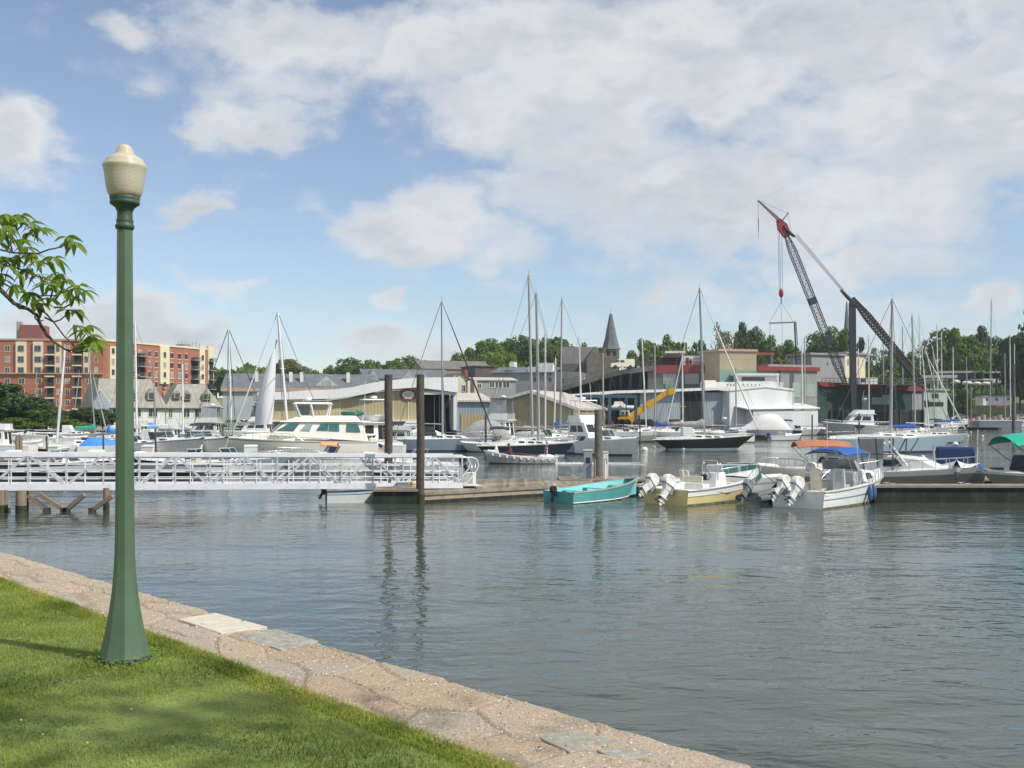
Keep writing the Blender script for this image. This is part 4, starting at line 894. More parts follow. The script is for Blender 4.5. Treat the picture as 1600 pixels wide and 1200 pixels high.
def gable_box(root, p0, p1, depth, z0, ze, zr, wall, roof, ridge='along', over=.25, front=True, rt=.14, zname='roof'):
    """shed on the facade line p0-p1. ridge 'across': the gable faces the viewer; 'along': the eave does"""
    f = Fac(p0, p1); w = MB(); L = f.L
    if ridge == 'across':
        w.prism([f.P(0,0,z0), f.P(L,0,z0), f.P(L,0,ze), f.P(L/2,0,zr), f.P(0,0,ze)], (-f.n.x*depth, -f.n.y*depth, 0)); w.build('wall', wall, root)
        r = MB(); a = .12
        for s0, s1 in ((-over, L/2), (L+over, L/2)):
            k = (zr - ze) / (L/2); za = ze - k*over
            r.hexa([f.P(s0,over,za+.03), f.P(s1,over,zr+.03), f.P(s1,-depth-over,zr+.03), f.P(s0,-depth-over,za+.03), f.P(s0,over,za+rt+.03), f.P(s1,over,zr+rt+.03), f.P(s1,-depth-over,zr+rt+.03), f.P(s0,-depth-over,za+rt+.03)])
        r.build(zname, roof, root)
    else:
        w.prism([f.P(0,0,z0), f.P(0,0,ze), f.P(0,-depth/2,zr), f.P(0,-depth,ze), f.P(0,-depth,z0)], (f.u.x*L, f.u.y*L, 0)); w.build('wall', wall, root)
        r = MB(); k = (zr-ze)/(depth/2); za = ze - k*over
        for o0, o1 in ((over, -depth/2), (-depth-over, -depth/2)):
            r.hexa([f.P(-over,o0,za+.03), f.P(L+over,o0,za+.03), f.P(L+over,o1,zr+.03), f.P(-over,o1,zr+.03), f.P(-over,o0,za+rt+.03), f.P(L+over,o0,za+rt+.03), f.P(L+over,o1,zr+rt+.03), f.P(-over,o1,zr+rt+.03)])
        r.build(zname, roof, root)
    return f
def windows(root, f, rects, o=.0, frame=None, name='window', glass=None, ft=.09):
    """each rect (xa, xb, ya, yb) in photo pixels on the facade: a framed window of its own"""
    for (xa, xb, ya, yb) in rects:
        t0, t1 = f.s_(xa), f.s_(xb); m = (t0+t1)/2; z0, z1 = f.z_(yb, m), f.z_(ya, m)
        q = MB(); f.box(q, t0, t1, z0, z1, o - .05, o + .03)
        if frame:
            q.use(1); f.box(q, t0-ft, t0, z0-ft, z1+ft, o-.05, o+.07); f.box(q, t1, t1+ft, z0-ft, z1+ft, o-.05, o+.07); f.box(q, t0, t1, z1, z1+ft, o-.05, o+.07); f.box(q, t0, t1, z0-ft, z0, o-.05, o+.1)
            f.box(q, m-.03, m+.03, z0, z1, o, o+.05)
        q.build(name, [glass or WINM] + ([frame] if frame else []), root)

def apartments():
    D0 = 268; gz0 = 1.5; fl_px = 16.9
    # --- nearer wing
    root = bthing('apartment_block', 'red brick apartment block, nearer wing with cream window bays and penthouse', 'building', 60, D0, gz0)
    f = Fac.px(-330, 262, 161, 271); ztop = f.z_(532, f.s_(60)); w = MB(); f.box(w, 0, f.L, 0, ztop, -16, 0); w.build('wall', BRICK, root)
    p = MB(); f.box(p, -.2, f.L+.2, ztop, ztop+.45, -16.2, .25); p.build('parapet', TERR, root)
    ph = MB(); f.pbox(ph, 24, 60, 506, 531, -9, -3); phh = ph.build('penthouse', BRICKD, root)
    c = MB(); f.pbox(c, 16, 23.5, 500, 531, -6, -4.5); c.build('chimney', CONC, root)
    zf = [f.z_(545 + fl_px * k, f.s_(60)) for k in range(8)]
    bays = MB(); 
    for (a, b) in ((25.5, 41.5), (52.5, 67.5)): b_ = MB(); f.pbox(b_, a, b, 534, 583, -.1, .55); b_.build('window_bay', CST, root)
    for (a, b) in ((86.5, 96), (131, 141), (-60, -44), (-100,-85)): b_ = MB(); f.pbox(b_, a, b, 534, 583, -.1, .5); b_.build('window_bay', CST, root)
    bd = MB(); zb = f.z_(584.5, f.s_(60)); f.box(bd, 0, f.L, zb, zb + .3, 0, .62); zb2 = f.z_(549.5, f.s_(60)); f.box(bd, 0, f.L, zb2, zb2+.12, 0, .06); bd.build('band_course', TERR, root)
    for k in range(7):
        y = 540.5 + fl_px * k
        for (a, b, o) in ((8, 15, 0), (29.5, 38, .55 if k < 3 else 0), (55.5, 64.5, .55 if k < 3 else 0), (89, 93.5, .5 if k < 3 else 0), (102, 108.5, 0), (133.5, 138, .5 if k < 3 else 0), (148, 152.5, 0), (-25, -17, 0), (-57, -48, .5 if k < 3 else 0)):
            windows(root, f, [(a, b, y, y + 8.5)], o, CST if o == 0 else GREYW, glass=WINM if (k * 7 + a) % 3 else WINC)
    for (a, b) in ((72.5, 85.5), (115, 128)):
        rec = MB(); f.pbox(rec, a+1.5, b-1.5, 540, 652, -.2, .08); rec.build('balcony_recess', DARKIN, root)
        for k in range(7):
            y = 553.5 + fl_px * k; q = MB(); f.pbox(q, a, b, y, y+2, 0, 1.5); 
            q.use(1); f.pbox(q, a, b, y-5.5, y-5, 1.38, 1.44); n = 9
            for i in range(n+1): xx = a + (b-a)*i/n; f.pbox(q, xx-.12, xx+.12, y-5, y, 1.38, 1.42)
            q.build('balcony', [CST, DGW], root)
    low = MB(); f.pbox(low, 55, 150, 640, 654, 0, 4.5); low.build('ground_floor_porch', CST, root)
    # --- farther wing
    root = bthing('apartment_block', 'red brick apartment block, long receding wing ending in cream corner with balconies', 'building', 250, 290, gz0)
    g = Fac.px(161.2, 273, 333, 316); ztop = g.z_(540.5, g.s_(250)); w = MB(); g.box(w, 0, g.L, 0, ztop, -15, 0); w.build('wall', BRICK, root)
    p = MB(); g.box(p, .3, g.L+.2, ztop, ztop+.5, -15.2, .25); p.build('parapet', CST, root)
    for (a, b) in ((170, 180), (248.5, 263), (310, 318.5), (323.5, 332.5)): b_ = MB(); g.pbox(b_, a, b, 541, 600 if a > 200 else 592, -.1, .45); b_.build('window_bay', CST, root)
    for k in range(8):
        t = 0
        for (a, b, o) in ((205.5, 210.5, 0), (216, 221, 0), (232, 235.5, 0), (242.5, 246, 0), (253.5, 257.5, .45), (266, 271, 0), (278, 282.5, 0), (289, 293, 0), (313, 316.5, .45), (172.5,177,.45), (185, 190, 0)):
            m = (g.s_(a) + g.s_(b)) / 2; zz = ztop - 2.0 - 2.78 * k - .45
            if zz < 2.2: continue
            q = MB(); t0, t1 = g.s_(a), g.s_(b); g.box(q, t0, t1, zz - .75, zz + .75, o-.05, o+.04); q.use(1); g.box(q, t0-.12, t1+.12, zz-.95, zz-.75, o-.05, o+.1); g.box(q, t0-.1, t1+.1, zz+.75, zz+.9, o-.05, o+.06)
            q.build('window', [WINM if (k*5+int(a)) % 3 else WINC, CST], root)
    bd = MB(); 
    for k in (1, 3, 5): zz = ztop - 2.78 * k - .6; g.box(bd, 0, g.L, zz, zz+.14, 0, .05)
    bd.build('band_course', TERR, root)
    for (a, b) in ((214, 226), (299, 308.5), (325, 331)):
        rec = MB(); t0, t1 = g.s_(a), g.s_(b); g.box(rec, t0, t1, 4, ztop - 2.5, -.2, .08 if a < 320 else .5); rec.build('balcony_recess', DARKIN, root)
        for k in range(8):
            zz = ztop - 3.4 - 2.78 * k
            if zz < 3: continue
            q = MB(); g.box(q, t0-.4, t1+.4, zz, zz+.22, 0, 1.4); q.use(1); g.box(q, t0-.4, t1+.4, zz+.95, zz+1.03, 1.32, 1.4)
            for i in range(8): xx = t0-.4 + (t1-t0+.8)*i/7; g.box(q, xx-.03, xx+.03, zz+.2, zz+.95, 1.32, 1.4)
            q.build('balcony', [CONC, DGW], root)
    ant = MB()
    for i in range(7): x = 296 + i * 5.5; t = g.s_(x); g.box(ant, t-.06, t+.06, ztop+.5, ztop+2.1+.4*(i % 3), -4, -3.9); 
    g.box(ant, g.s_(296), g.s_(329), ztop+2.0, ztop+2.1, -4, -3.9); g.box(ant, g.s_(305), g.s_(318), ztop+.5, ztop+1.6, -7, -4.5); ant.build('roof_equipment', GREYW, root)
apartments()

def mansard():
    root = bthing('clubhouse', 'white clubhouse under a steep shingled mansard roof with small dormers', 'building', 250, 165, 1.3)
    def wing(pa, pb, d0, d1, ye, yr, ins, dorm, wins, hip=True):
        f = Fac.px(pa, d0, pb, d1); ze = f.z_(ye, f.L/2); zr = f.z_(yr, f.L/2); D = 9
        w = MB(); f.box(w, 0, f.L, .8, ze, -D, 0); w.build('wall', WPAINT, root)
        r = MB(); b0 = [f.P(-.3,.4,ze-.1), f.P(f.L+.3,.4,ze-.1), f.P(f.L+.3,-D-.4,ze-.1), f.P(-.3,-D-.4,ze-.1)]; t = [f.P(ins[0],-2.2,zr), f.P(f.L-ins[1],-2.2,zr), f.P(f.L-ins[1],-D+2,zr), f.P(ins[0],-D+2,zr)]
        r.hexa(b0 + t); ro = r.build('roof', SHING, root)
        e = MB(); f.box(e, -.35, f.L+.35, ze-.28, ze-.1, -D, .45); e.build('eave', DGW, root)
        for (xa, xb, ya, yb) in dorm:
            q = MB(); t0, t1 = f.s_(xa), f.s_(xb); z0, z1 = f.z_(yb, t0), f.z_(ya, t0); m = (t0+t1)/2
            q.prism([f.P(t0,.1,z0), f.P(t1,.1,z0), f.P(t1,.1,z0+(z1-z0)*.65), f.P(m,.1,z1), f.P(t0,.1,z0+(z1-z0)*.65)], (-f.n.x*2.2, -f.n.y*2.2, 0)); q.use(1); f.box(q, t0+.18, t1-.18, z0+.15, z0+(z1-z0)*.62, .1, .14)
            q.build('dormer', [SHING, WINM], ro)
        windows(root, f, wins, 0, WPAINT)
        return f
    wing(152, 258, 160, 166, 636, 591.5, (.8, 1.6), [(230.5,242,607,624.5),(205,216,607,624.5)], [(232,245.5,637.5,651),(212,220,637.5,651),(176,190,637.5,651)])
    wing(259.5, 345, 170, 174, 636.5, 599.5, (2.2, 2.2), [(272,282,610,622),(287,299,610,624.5),(317,330,610,624.5)], [(264,269,638,652),(286,296,637.5,651.5),(304.5,318,637.5,651.5),(327,339,637.5,651.5)])
    f = Fac.px(146, 158, 170, 159); g = MB(); z0 = 1.3; a = f.z_(618, 1); b = f.z_(594, 1)
    g.prism([f.P(0,0,z0), f.P(f.L,0,z0), f.P(f.L,0,a-1), f.P(f.L*.5,0,b-1.6), f.P(0,0,a-1)], (-f.n.x*3, -f.n.y*3, 0)); g.build('gable_bay', mat('blue_grey_siding', (.34, .38, .42), .7), root)
mansard()

def sheds():
    # long low buildings with dark roofs behind the tan shed
    root = bthing('long_building', 'long low building with grey slate roof and small white vents, behind the white-roofed shed', 'building', 430, 215)
    f = Fac.px(348, 214, 590, 222); w = MB(); f.box(w, 0, f.L, .8, f.z_(606, 10), -9, 0); w.build('wall', mat('pale_blue_wall', (.36, .40, .42), .8, 0, .08, .5), root)
    r = MB(); ze = f.z_(606, 10); zr = f.z_(592, 10); r.hexa([f.P(-.4,.5,ze), f.P(f.L,.5,ze), f.P(f.L,-10,ze), f.P(-.4,-10,ze), f.P(.6,-4,zr+1.2), f.P(f.L,-4,zr+1.2), f.P(f.L,-6,zr+1.2), f.P(.6,-6,zr+1.2)]); ro = r.build('roof', SLATE, root)
    b = MB(); f.box(b, -.4, f.L, ze-.75, ze-.02, .5, .6); b.build('fascia', TERR, root)
    for x in (401, 455, 472, 545): q = MB(); t = f.s_(x); f.box(q, t-.35, t+.35, zr-.6, zr+1.5, -1.9, -1.2); q.build('roof_vent', WPAINT, ro)
    q = MB(); t0, t1 = f.s_(488), f.s_(533); m = (t0+t1)/2; q.prism([f.P(t0,-.3,ze), f.P(t1,-.3,ze), f.P(m,-.3,f.z_(588,m))], (-f.n.x*4, -f.n.y*4, 0)); q.use(1); f.box(q, m-.9, m+.9, ze+.5, ze+1.6, -.28, -.22); q.build('gable', [mat('pale_green_gable', (.42, .48, .46), .8), WINC], root)
    root = bthing('grey_roof_hall', 'grey slate-roofed hall with two gablets rising above the white shed roof', 'building', 620, 235)
    f = Fac.px(570, 232, 705, 238); gable_box(root, f.p0, f.p1, 12, 1, f.z_(592, 8), f.z_(576.5, 8), GREYW, SLATE, 'along')
    for (a, b_, yt) in ((576, 588, 578), (628, 648, 580), (655, 668, 582)):
        q = MB(); t0, t1 = f.s_(a-4), f.s_(b_+4); m = (t0+t1)/2; z0 = f.z_(595, m); q.prism([f.P(t0,.6,z0), f.P(t1,.6,z0), f.P(m,.6,f.z_(yt, m))], (-f.n.x*4.5, -f.n.y*4.5, 0)); q.build('gablet', mat('pale_slate', (.33, .36, .37), .8, 0, .2, 1), root)
    # white-roofed tan boat shed
    root = bthing('boat_shed', 'tan metal boat shed with sweeping white roof and dark open end', 'building', 560, 158)
    f = Fac.px(404, 152, 712, 160); z0 = 1.3
    tops = [(404,611),(480,610),(520,609),(560,603.5),(600,595),(650,590.5),(712,589.5)]
    def ztop(x, dy=0): 
        for (a, ya), (b, yb) in zip(tops, tops[1:]):
            if x <= b: return ya + (yb-ya)*(x-a)/(b-a) + dy
    w = MB(); P = []; W = 650
    xs = [404, 450, 480, 520, 560, 600, 652]
    P = [f.P(f.s_(x),0,f.z_(ztop(x, 17), f.s_(x))) for x in xs]; bot = [f.P(f.s_(x),0,z0) for x in (xs[-1], xs[0])]
    w.prism(P + bot, (-f.n.x*14, -f.n.y*14, 0)); w.build('wall', TANCL, root)
    r = MB(); xs2 = [402, 450, 480, 520, 560, 600, 650, 713]; top = [f.P(f.s_(x),1.2,f.z_(ztop(min(x,712), 0 if x > 470 else 2), f.s_(x))) for x in xs2]; under = [f.P(f.s_(x),1.2,f.z_(ztop(min(x,712), 14 if x < 640 else 15 if x < 700 else 24), f.s_(x))) for x in xs2[::-1]]
    r.prism(top + under, (-f.n.x*15.5, -f.n.y*15.5, 0)); r.build('roof', WROOF, root)
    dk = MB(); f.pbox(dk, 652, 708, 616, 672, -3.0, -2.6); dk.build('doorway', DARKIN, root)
    pp = MB(); f.pbox(pp, 707, 713, 606, 672, -1.5, .6); f.pbox(pp, 652, 707, 612, 616.5, -1.5, .8); pp.build('door_frame', WHCL, root)
    for x in (682, 690): q = MB(); f.pbox(q, x, x+1.1, 618, 672, -2, -1.7); q.build('post', GREYW, root)
    st = MB(); 
    for x in (530.5, 613.5, 637.5, 569.5): f.pbox(st, x, x+.9, ztop(x, 17), 655, 0, .08)
    st.build('downpipe', WPAINT, root)
    b = MB(); f.pbox(b, 404, 652, 656, 658.5, 0, 1.2); b.build('loading_ledge', WPAINT, root); b = MB(); f.pbox(b, 404, 652, 658.5, 680, 0, .5); b.build('plinth', CONC, root)
    wl_ = MB(); f.pbox(wl_, 404, 530, 627, 656, 0, .12); wl_.build('shaded_panel', TANCL, root)
    # round sign: red rim, white oval, faint grey emblem
    t = f.s_(637.5); zc = f.z_(617, t); sg = MB()
    def oval(mb, a, b_, o0, o1): mb.prism([f.P(t + a*math.cos(k*math.pi/16), o1, zc + b_*math.sin(k*math.pi/16)) for k in range(32)], (-f.n.x*(o1-o0), -f.n.y*(o1-o0), 0))
    sg.use(0); oval(sg, 1.25, .86, .05, .2); sg.use(1); oval(sg, .93, .60, .2, .24); sg.use(2)
    for (dx, dz, ww, hh) in ((-.32,.12,.5,.07),(.12,.14,.4,.07),(-.2,-.02,.6,.08),(.18,-.03,.35,.08),(-.12,-.18,.42,.06)): f.box(sg, t+dx-ww/2*.6, t+dx+ww/2*.6, zc+dz-hh/2, zc+dz+hh/2, .24, .26)
    tag(sg.build('sign', [mat('sign_maroon', (.22, .05, .045), .6), WPAINT, GREYW], root), 'white oval sign with dark red rim')
    # grey-blue lower block with pink-grey roof
    root = bthing('grey_annex', 'grey-blue annex under a low pinkish roof between the two tan sheds', 'building', 745, 160)
    f = Fac.px(713.2, 160, 772, 161); w = MB(); f.pbox(w, 713.2, 772, 626, 674, -14, 0); w.build('wall', GRCL, root)
    r = MB(); a0 = f.P(-.2,.5,f.z_(625.5,2)); a1 = f.P(f.L,.5,f.z_(625.5,2)); r.hexa([a0 - Vector((0,0,.25)), a1 - Vector((0,0,.25)), f.P(f.L,-14,f.z_(611,2)-.25), f.P(-.2,-14,f.z_(611,2)-.25), a0, a1, f.P(f.L,-14,f.z_(611,2)), f.P(-.2,-14,f.z_(611,2))]); r.build('roof', PROOF, root)
    lo = MB(); f.pbox(lo, 720, 756, 647, 674, .0, .1); lo.build('lower_panel', TANCL, root)
    # second tan shed, gable to the viewer
    root = bthing('tan_gable_shed', 'tan metal shed with a white-edged low gable facing the water', 'building', 840, 156)
    f = Fac.px(771, 156, 906, 152); z0 = 1.3; zz = lambda x, y: f.z_(y, f.s_(x))
    tp = [(771,629.5),(830,612.5),(906,641)]; w = MB()
    w.prism([f.P(0.3,0,z0), f.P(f.L-.3,0,z0)] + [f.P(min(max(f.s_(x),.3),f.L-.3),0,zz(x,y)) for x, y in tp[::-1]], (-f.n.x*18, -f.n.y*18, 0)); w.build('wall', TANCL, root)
    r = MB()
    for (x0, y0), (x1, y1) in zip(tp, tp[1:]):
        a, b = f.P(f.s_(x0),.4,zz(x0,y0)), f.P(f.s_(x1),.4,zz(x1,y1)); r.hexa([a, b, b - Vector((f.n.x,f.n.y,0))*19, a - Vector((f.n.x,f.n.y,0))*19] + [q + Vector((0,0,.32)) for q in (a, b, b - Vector((f.n.x,f.n.y,0))*19, a - Vector((f.n.x,f.n.y,0))*19)])
    r.build('roof', PROOF, root)
    tr = MB()
    for (x0, y0), (x1, y1) in zip(tp, tp[1:]): a, b = f.P(f.s_(x0),.42,zz(x0,y0)-.12), f.P(f.s_(x1),.42,zz(x1,y1)-.12); tr.bar(a + Vector((0,0,.2)), b + Vector((0,0,.2)), .3, .42)
    f.box(tr, 0, .35, z0, zz(771,629.5), -.2, .3); f.box(tr, f.L-.9, f.L-.1, z0, zz(903,641), -.2, .3); tr.build('white_trim', WPAINT, root)
    lt = MB(); f.pbox(lt, 823, 827, 621, 632, 0, .3); lt.build('wall_lamp', GREYW, root)
    # low white-grey shed and big open shed with white eave
    root = bthing('open_boat_hall', 'wide grey-blue boat hall with a thin white roof edge and tall dark doorway', 'building', 1030, 190)
    f = Fac.px(866, 186, 1140, 192); 
    rf = MB(); a = [(866,620),(960,610.5),(1020,609),(1140,604.5)]
    rf.prism([f.P(f.s_(x),1.2,f.z_(y, f.s_(x))) for x, y in a] + [f.P(f.s_(x),1.2,f.z_(y+4.3, f.s_(x))) for x, y in a[::-1]], (-f.n.x*18, -f.n.y*18, 0)); rf.build('roof', WROOF, root)
    w = MB(); f.pbox(w, 1000, 1140, 613, 672, -1, .0); f.pbox(w, 866, 1000, 613, 672, -16, -15); w.build('wall', GRCL, root)
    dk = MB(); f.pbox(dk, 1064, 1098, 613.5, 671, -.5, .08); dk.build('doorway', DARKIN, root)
    d2 = MB(); f.pbox(d2, 866, 905, 619, 660, -14.9, -6); d2.build('side_bay', GREYW, root)
    for x in (921, 950, 998): q = MB(); f.pbox(q, x, x+1.4, 617, 672, -1.2, -.2); q.build('column', DGW, root)
    # white shed with low gable and lean-to
    root = bthing('white_shed', 'white metal shed with shallow gable and a lower lean-to on its right', 'building', 1200, 196)
    f = Fac.px(1139, 190, 1243, 197); z = lambda x, y: f.z_(y, f.s_(x)); w = MB()
    w.prism([f.P(f.s_(x),0,z(x,y)) for x, y in ((1140,672),(1241,676),(1241,610.5),(1196,605),(1140,611))], (-f.n.x*16, -f.n.y*16, 0)); w.build('wall', WHCL, root)
    e = MB()
    for (x0,y0),(x1,y1) in (((1139,610.5),(1196,604.5)),((1196,604.5),(1242,610))): e.bar(f.P(f.s_(x0),.1,z(x0,y0)+.1), f.P(f.s_(x1),.1,z(x1,y1)+.1), .25, .3)
    e.build('gable_trim', WPAINT, root)
    g = Fac.px(1169, 189, 1279, 195); lt = MB(); g.pbox(lt, 1177, 1278, 641, 676, -6, 0); lt.build('lean_to', WHCL, root)
    r = MB(); a0, a1 = g.P(g.s_(1166),.3,g.z_(640,0)), g.P(g.s_(1280),.3,g.z_(638.5,g.L)); r.hexa([a0, a1, g.P(g.s_(1279),-5,g.z_(631,g.L)), g.P(g.s_(1150),-5,g.z_(631,0)), a0+Vector((0,0,.18)), a1+Vector((0,0,.18)), g.P(g.s_(1279),-5,g.z_(631,g.L)+.18), g.P(g.s_(1150),-5,g.z_(631,0)+.18)]); r.build('lean_to_roof', WROOF, root)
    # white office box on the roof
    root = bthing('roof_office', 'white flat-roofed office with a dark window band above the white shed', 'building', 1190, 222, 2)
    f = Fac.px(1100, 196.2, 1226, 198); w = MB(); f.pbox(w, 1100, 1224, 597, 612, -2.4, 0); f.pbox(w, 1152, 1218, 586.5, 597, -2.2, -.4); w.build('wall', WPAINT, root)
    r = MB(); f.pbox(r, 1148, 1217, 583.5, 586.5, -2.6, .2); f.pbox(r, 1100, 1120, 594, 597, -2, -.5); r.build('roof', WPAINT, root)
    q = MB(); f.pbox(q, 1160, 1196, 589, 595, -.4, -.33); q.build('window_band', WINM, root); q = MB(); f.pbox(q, 1159, 1190, 599.5, 603, 0, .05); q.use(1)
    for i in range(9): f.pbox(q, 1136+i*6.2 if i > 2 else 1136+i*5, 1138+i*6.2 if i > 2 else 1138+i*5, 599.5, 603, 0, .06)
    q.build('lettering_strip', [WPAINT, GREYW], root)
sheds()

def middle_town():
    # brown-grey block behind, left of the road ramp
    root = bthing('long_roof_building', 'low building with long brown-grey roof below the big trees', 'building', 720, 255, 3)
    f = Fac.px(660, 250, 768, 256); gable_box(root, f.p0, f.p1, 12, 2, f.z_(577, 8), f.z_(563, 8), mat('ochre_wall', (.30, .25, .14), .8), mat('brown_slate', (.16, .155, .15), .85, 0, .2, 1), 'along')
    root = bthing('yellow_cottage', 'small pale yellow gabled cottage with dark chimney', 'building', 712, 205)
    f = Fac.px(700, 205, 740, 207); fc = gable_box(root, f.p0, f.p1, 8, 1.3, f.z_(600, 2), f.z_(583, 2), mat('pale_yellow', (.60, .58, .40), .8), SLATE, 'across', .4)
    windows(root, f, [(710,716,588,597),(722,727,602,612),(705,711,602,612)], 0, WPAINT); c = MB(); f.pbox(c, 733, 738, 577, 596, -4, -2.5); c.build('chimney', BRICKD, root)
    root = bthing('brown_block', 'dark brown windowless block beside the big trees', 'building', 756, 240, 2)
    f = Fac.px(742, 236, 772, 238); w = MB(); f.pbox(w, 742, 772, 573, 640, -8, 0); w.build('wall', mat('brown_wall', (.12, .09, .085), .85, 0, .15, .6), root); w = MB(); f.pbox(w, 741, 773, 571.5, 573, -8.3, .3); w.build('parapet', DGW, root)
    root = bthing('gable_house', 'grey shingled house with white window frames and cream porch posts', 'building', 760, 198)
    f = Fac.px(742, 196, 806, 198); fc = gable_box(root, f.p0, f.p1, 8, 1.3, f.z_(594.5, 3), f.z_(590, 3), GREYW, mat('pale_trim', (.45, .44, .41), .8), 'along', .3)
    windows(root, f, [(746,752,600,606),(765,772,597,605),(774,784,597,606),(786,796,597,606)], 0, WPAINT); 
    for x in (731, 741.5): c = MB(); f.pbox(c, x-1.5, x+2.2, 595, 614, 0, .8); c.build('porch_post', CST, root)
    root = bthing('grey_warehouse', 'broad pale grey warehouse with white rooftop cabins', 'building', 840, 222, 2)
    f = Fac.px(768, 222, 905, 218); w = MB(); f.pbox(w, 768, 865, 583, 640, -12, 0); w.build('wall', GREYW, root)
    r = MB(); r.hexa([f.P(f.s_(766),.4,f.z_(583,0)), f.P(f.s_(865),.4,f.z_(583,8)), f.P(f.s_(865),-9,f.z_(574,8)), f.P(f.s_(766),-9,f.z_(574,0)), f.P(f.s_(766),.4,f.z_(582,0)), f.P(f.s_(865),.4,f.z_(582,8)), f.P(f.s_(865),-9,f.z_(571,8)), f.P(f.s_(766),-9,f.z_(571,0))]); r.build('roof', SLATE, root)
    for (a, b, t, u) in ((795,803,565,573),(825,836,573,582),(838,863,567,583)): q = MB(); f.pbox(q, a, b, t, u, -3, -.5); q.build('rooftop_cabin', WPAINT, root)
    e = MB(); f.pbox(e, 865, 905, 581, 640, -10, 0); e.build('side_wing', mat('warm_grey_wall', (.25, .245, .24), .85, 0, .1, .4), root); windows(root, f, [(834,838,590,596),(857,862,590,596),(876,881,592,599)], 0)
    # church
    root = bthing('church', 'stone church with a slim slate spire rising above the roofs', 'church', 953, 330, 6)
    d = 330; cx = gx(954.5, d); z = lambda y: gz(y, d); k = d / F
    t = MB(); hw = 12 * k; t.box(cx-hw, cx+hw, d-hw, d+hw, 5, z(545)); tw = t.build('tower', mat('church_stone', (.17, .15, .12), .9, 0, .3, .6), root)
    s = MB(); s.lathe([(hw*1.32, z(546)), (hw*1.12, z(541)), (hw*.86, z(530)), (hw*.22, z(492)), (.05, z(489))], 8, (cx, d, 0), False, R(22.5)); s.build('spire', SLATE, root)
    c = MB(); c.tube([(cx, d, z(490)), (cx, d, z(480))], .12, 6); c.box(cx-.5, cx+.5, d-.08, d+.08, z(484.5)-.1, z(484.5)+.1); c.build('spire_cross', WPAINT, root)
    l = MB()
    for i in (-1, 1): l.box(cx+i*hw*.4-.5, cx+i*hw*.4+.5, d-hw-.06, d-hw+.05, z(556), z(549.5))
    l.build('louvre', DARKIN, tw)
    f = Fac.px(880, 322, 938, 322); n = MB(); ze, zr = z(570), z(547); n.prism([f.P(0,0,5), f.P(0,0,ze), f.P(0,-8,zr+1), f.P(0,-16,ze), f.P(0,-16,5)], (f.L, 0, 0)); n.build('nave', mat('nave_roof', (.115, .108, .108), .9, 0, .2, 1), root)
    g = Fac.px(917, 318, 942, 318); q = MB(); q.prism([g.P(0,0,5), g.P(g.L,0,5), g.P(g.L,0,z(564)), g.P(g.L/2,0,z(545.5)), g.P(0,0,z(564))], (0, 10, 0)); q.build('transept', STONE, root)
    # second slim spire far right, partly behind the crane
    d = 420; cx = gx(1323, d); z = lambda y: gz(y, d); k = d/F
    root = bthing('white_steeple', 'distant slim grey spire on a white belfry behind the crane mast', 'church', 1323, d, 12)
    s = MB(); s.lathe([(5.2*k, z(522)), (4.2*k, z(515)), (1.2*k, z(474)), (.05, z(470))], 8, (cx, d, 0), False, R(22.5)); s.build('spire', SLATE, root)
    s = MB(); s.box(cx-4.5*k, cx+4.5*k, d-4.5*k, d+4.5*k, 10, z(540)); s.box(cx-3.6*k, cx+3.6*k, d-3.6*k, d+3.6*k, z(540), z(522)); s.build('belfry', WPAINT, root)
middle_town()

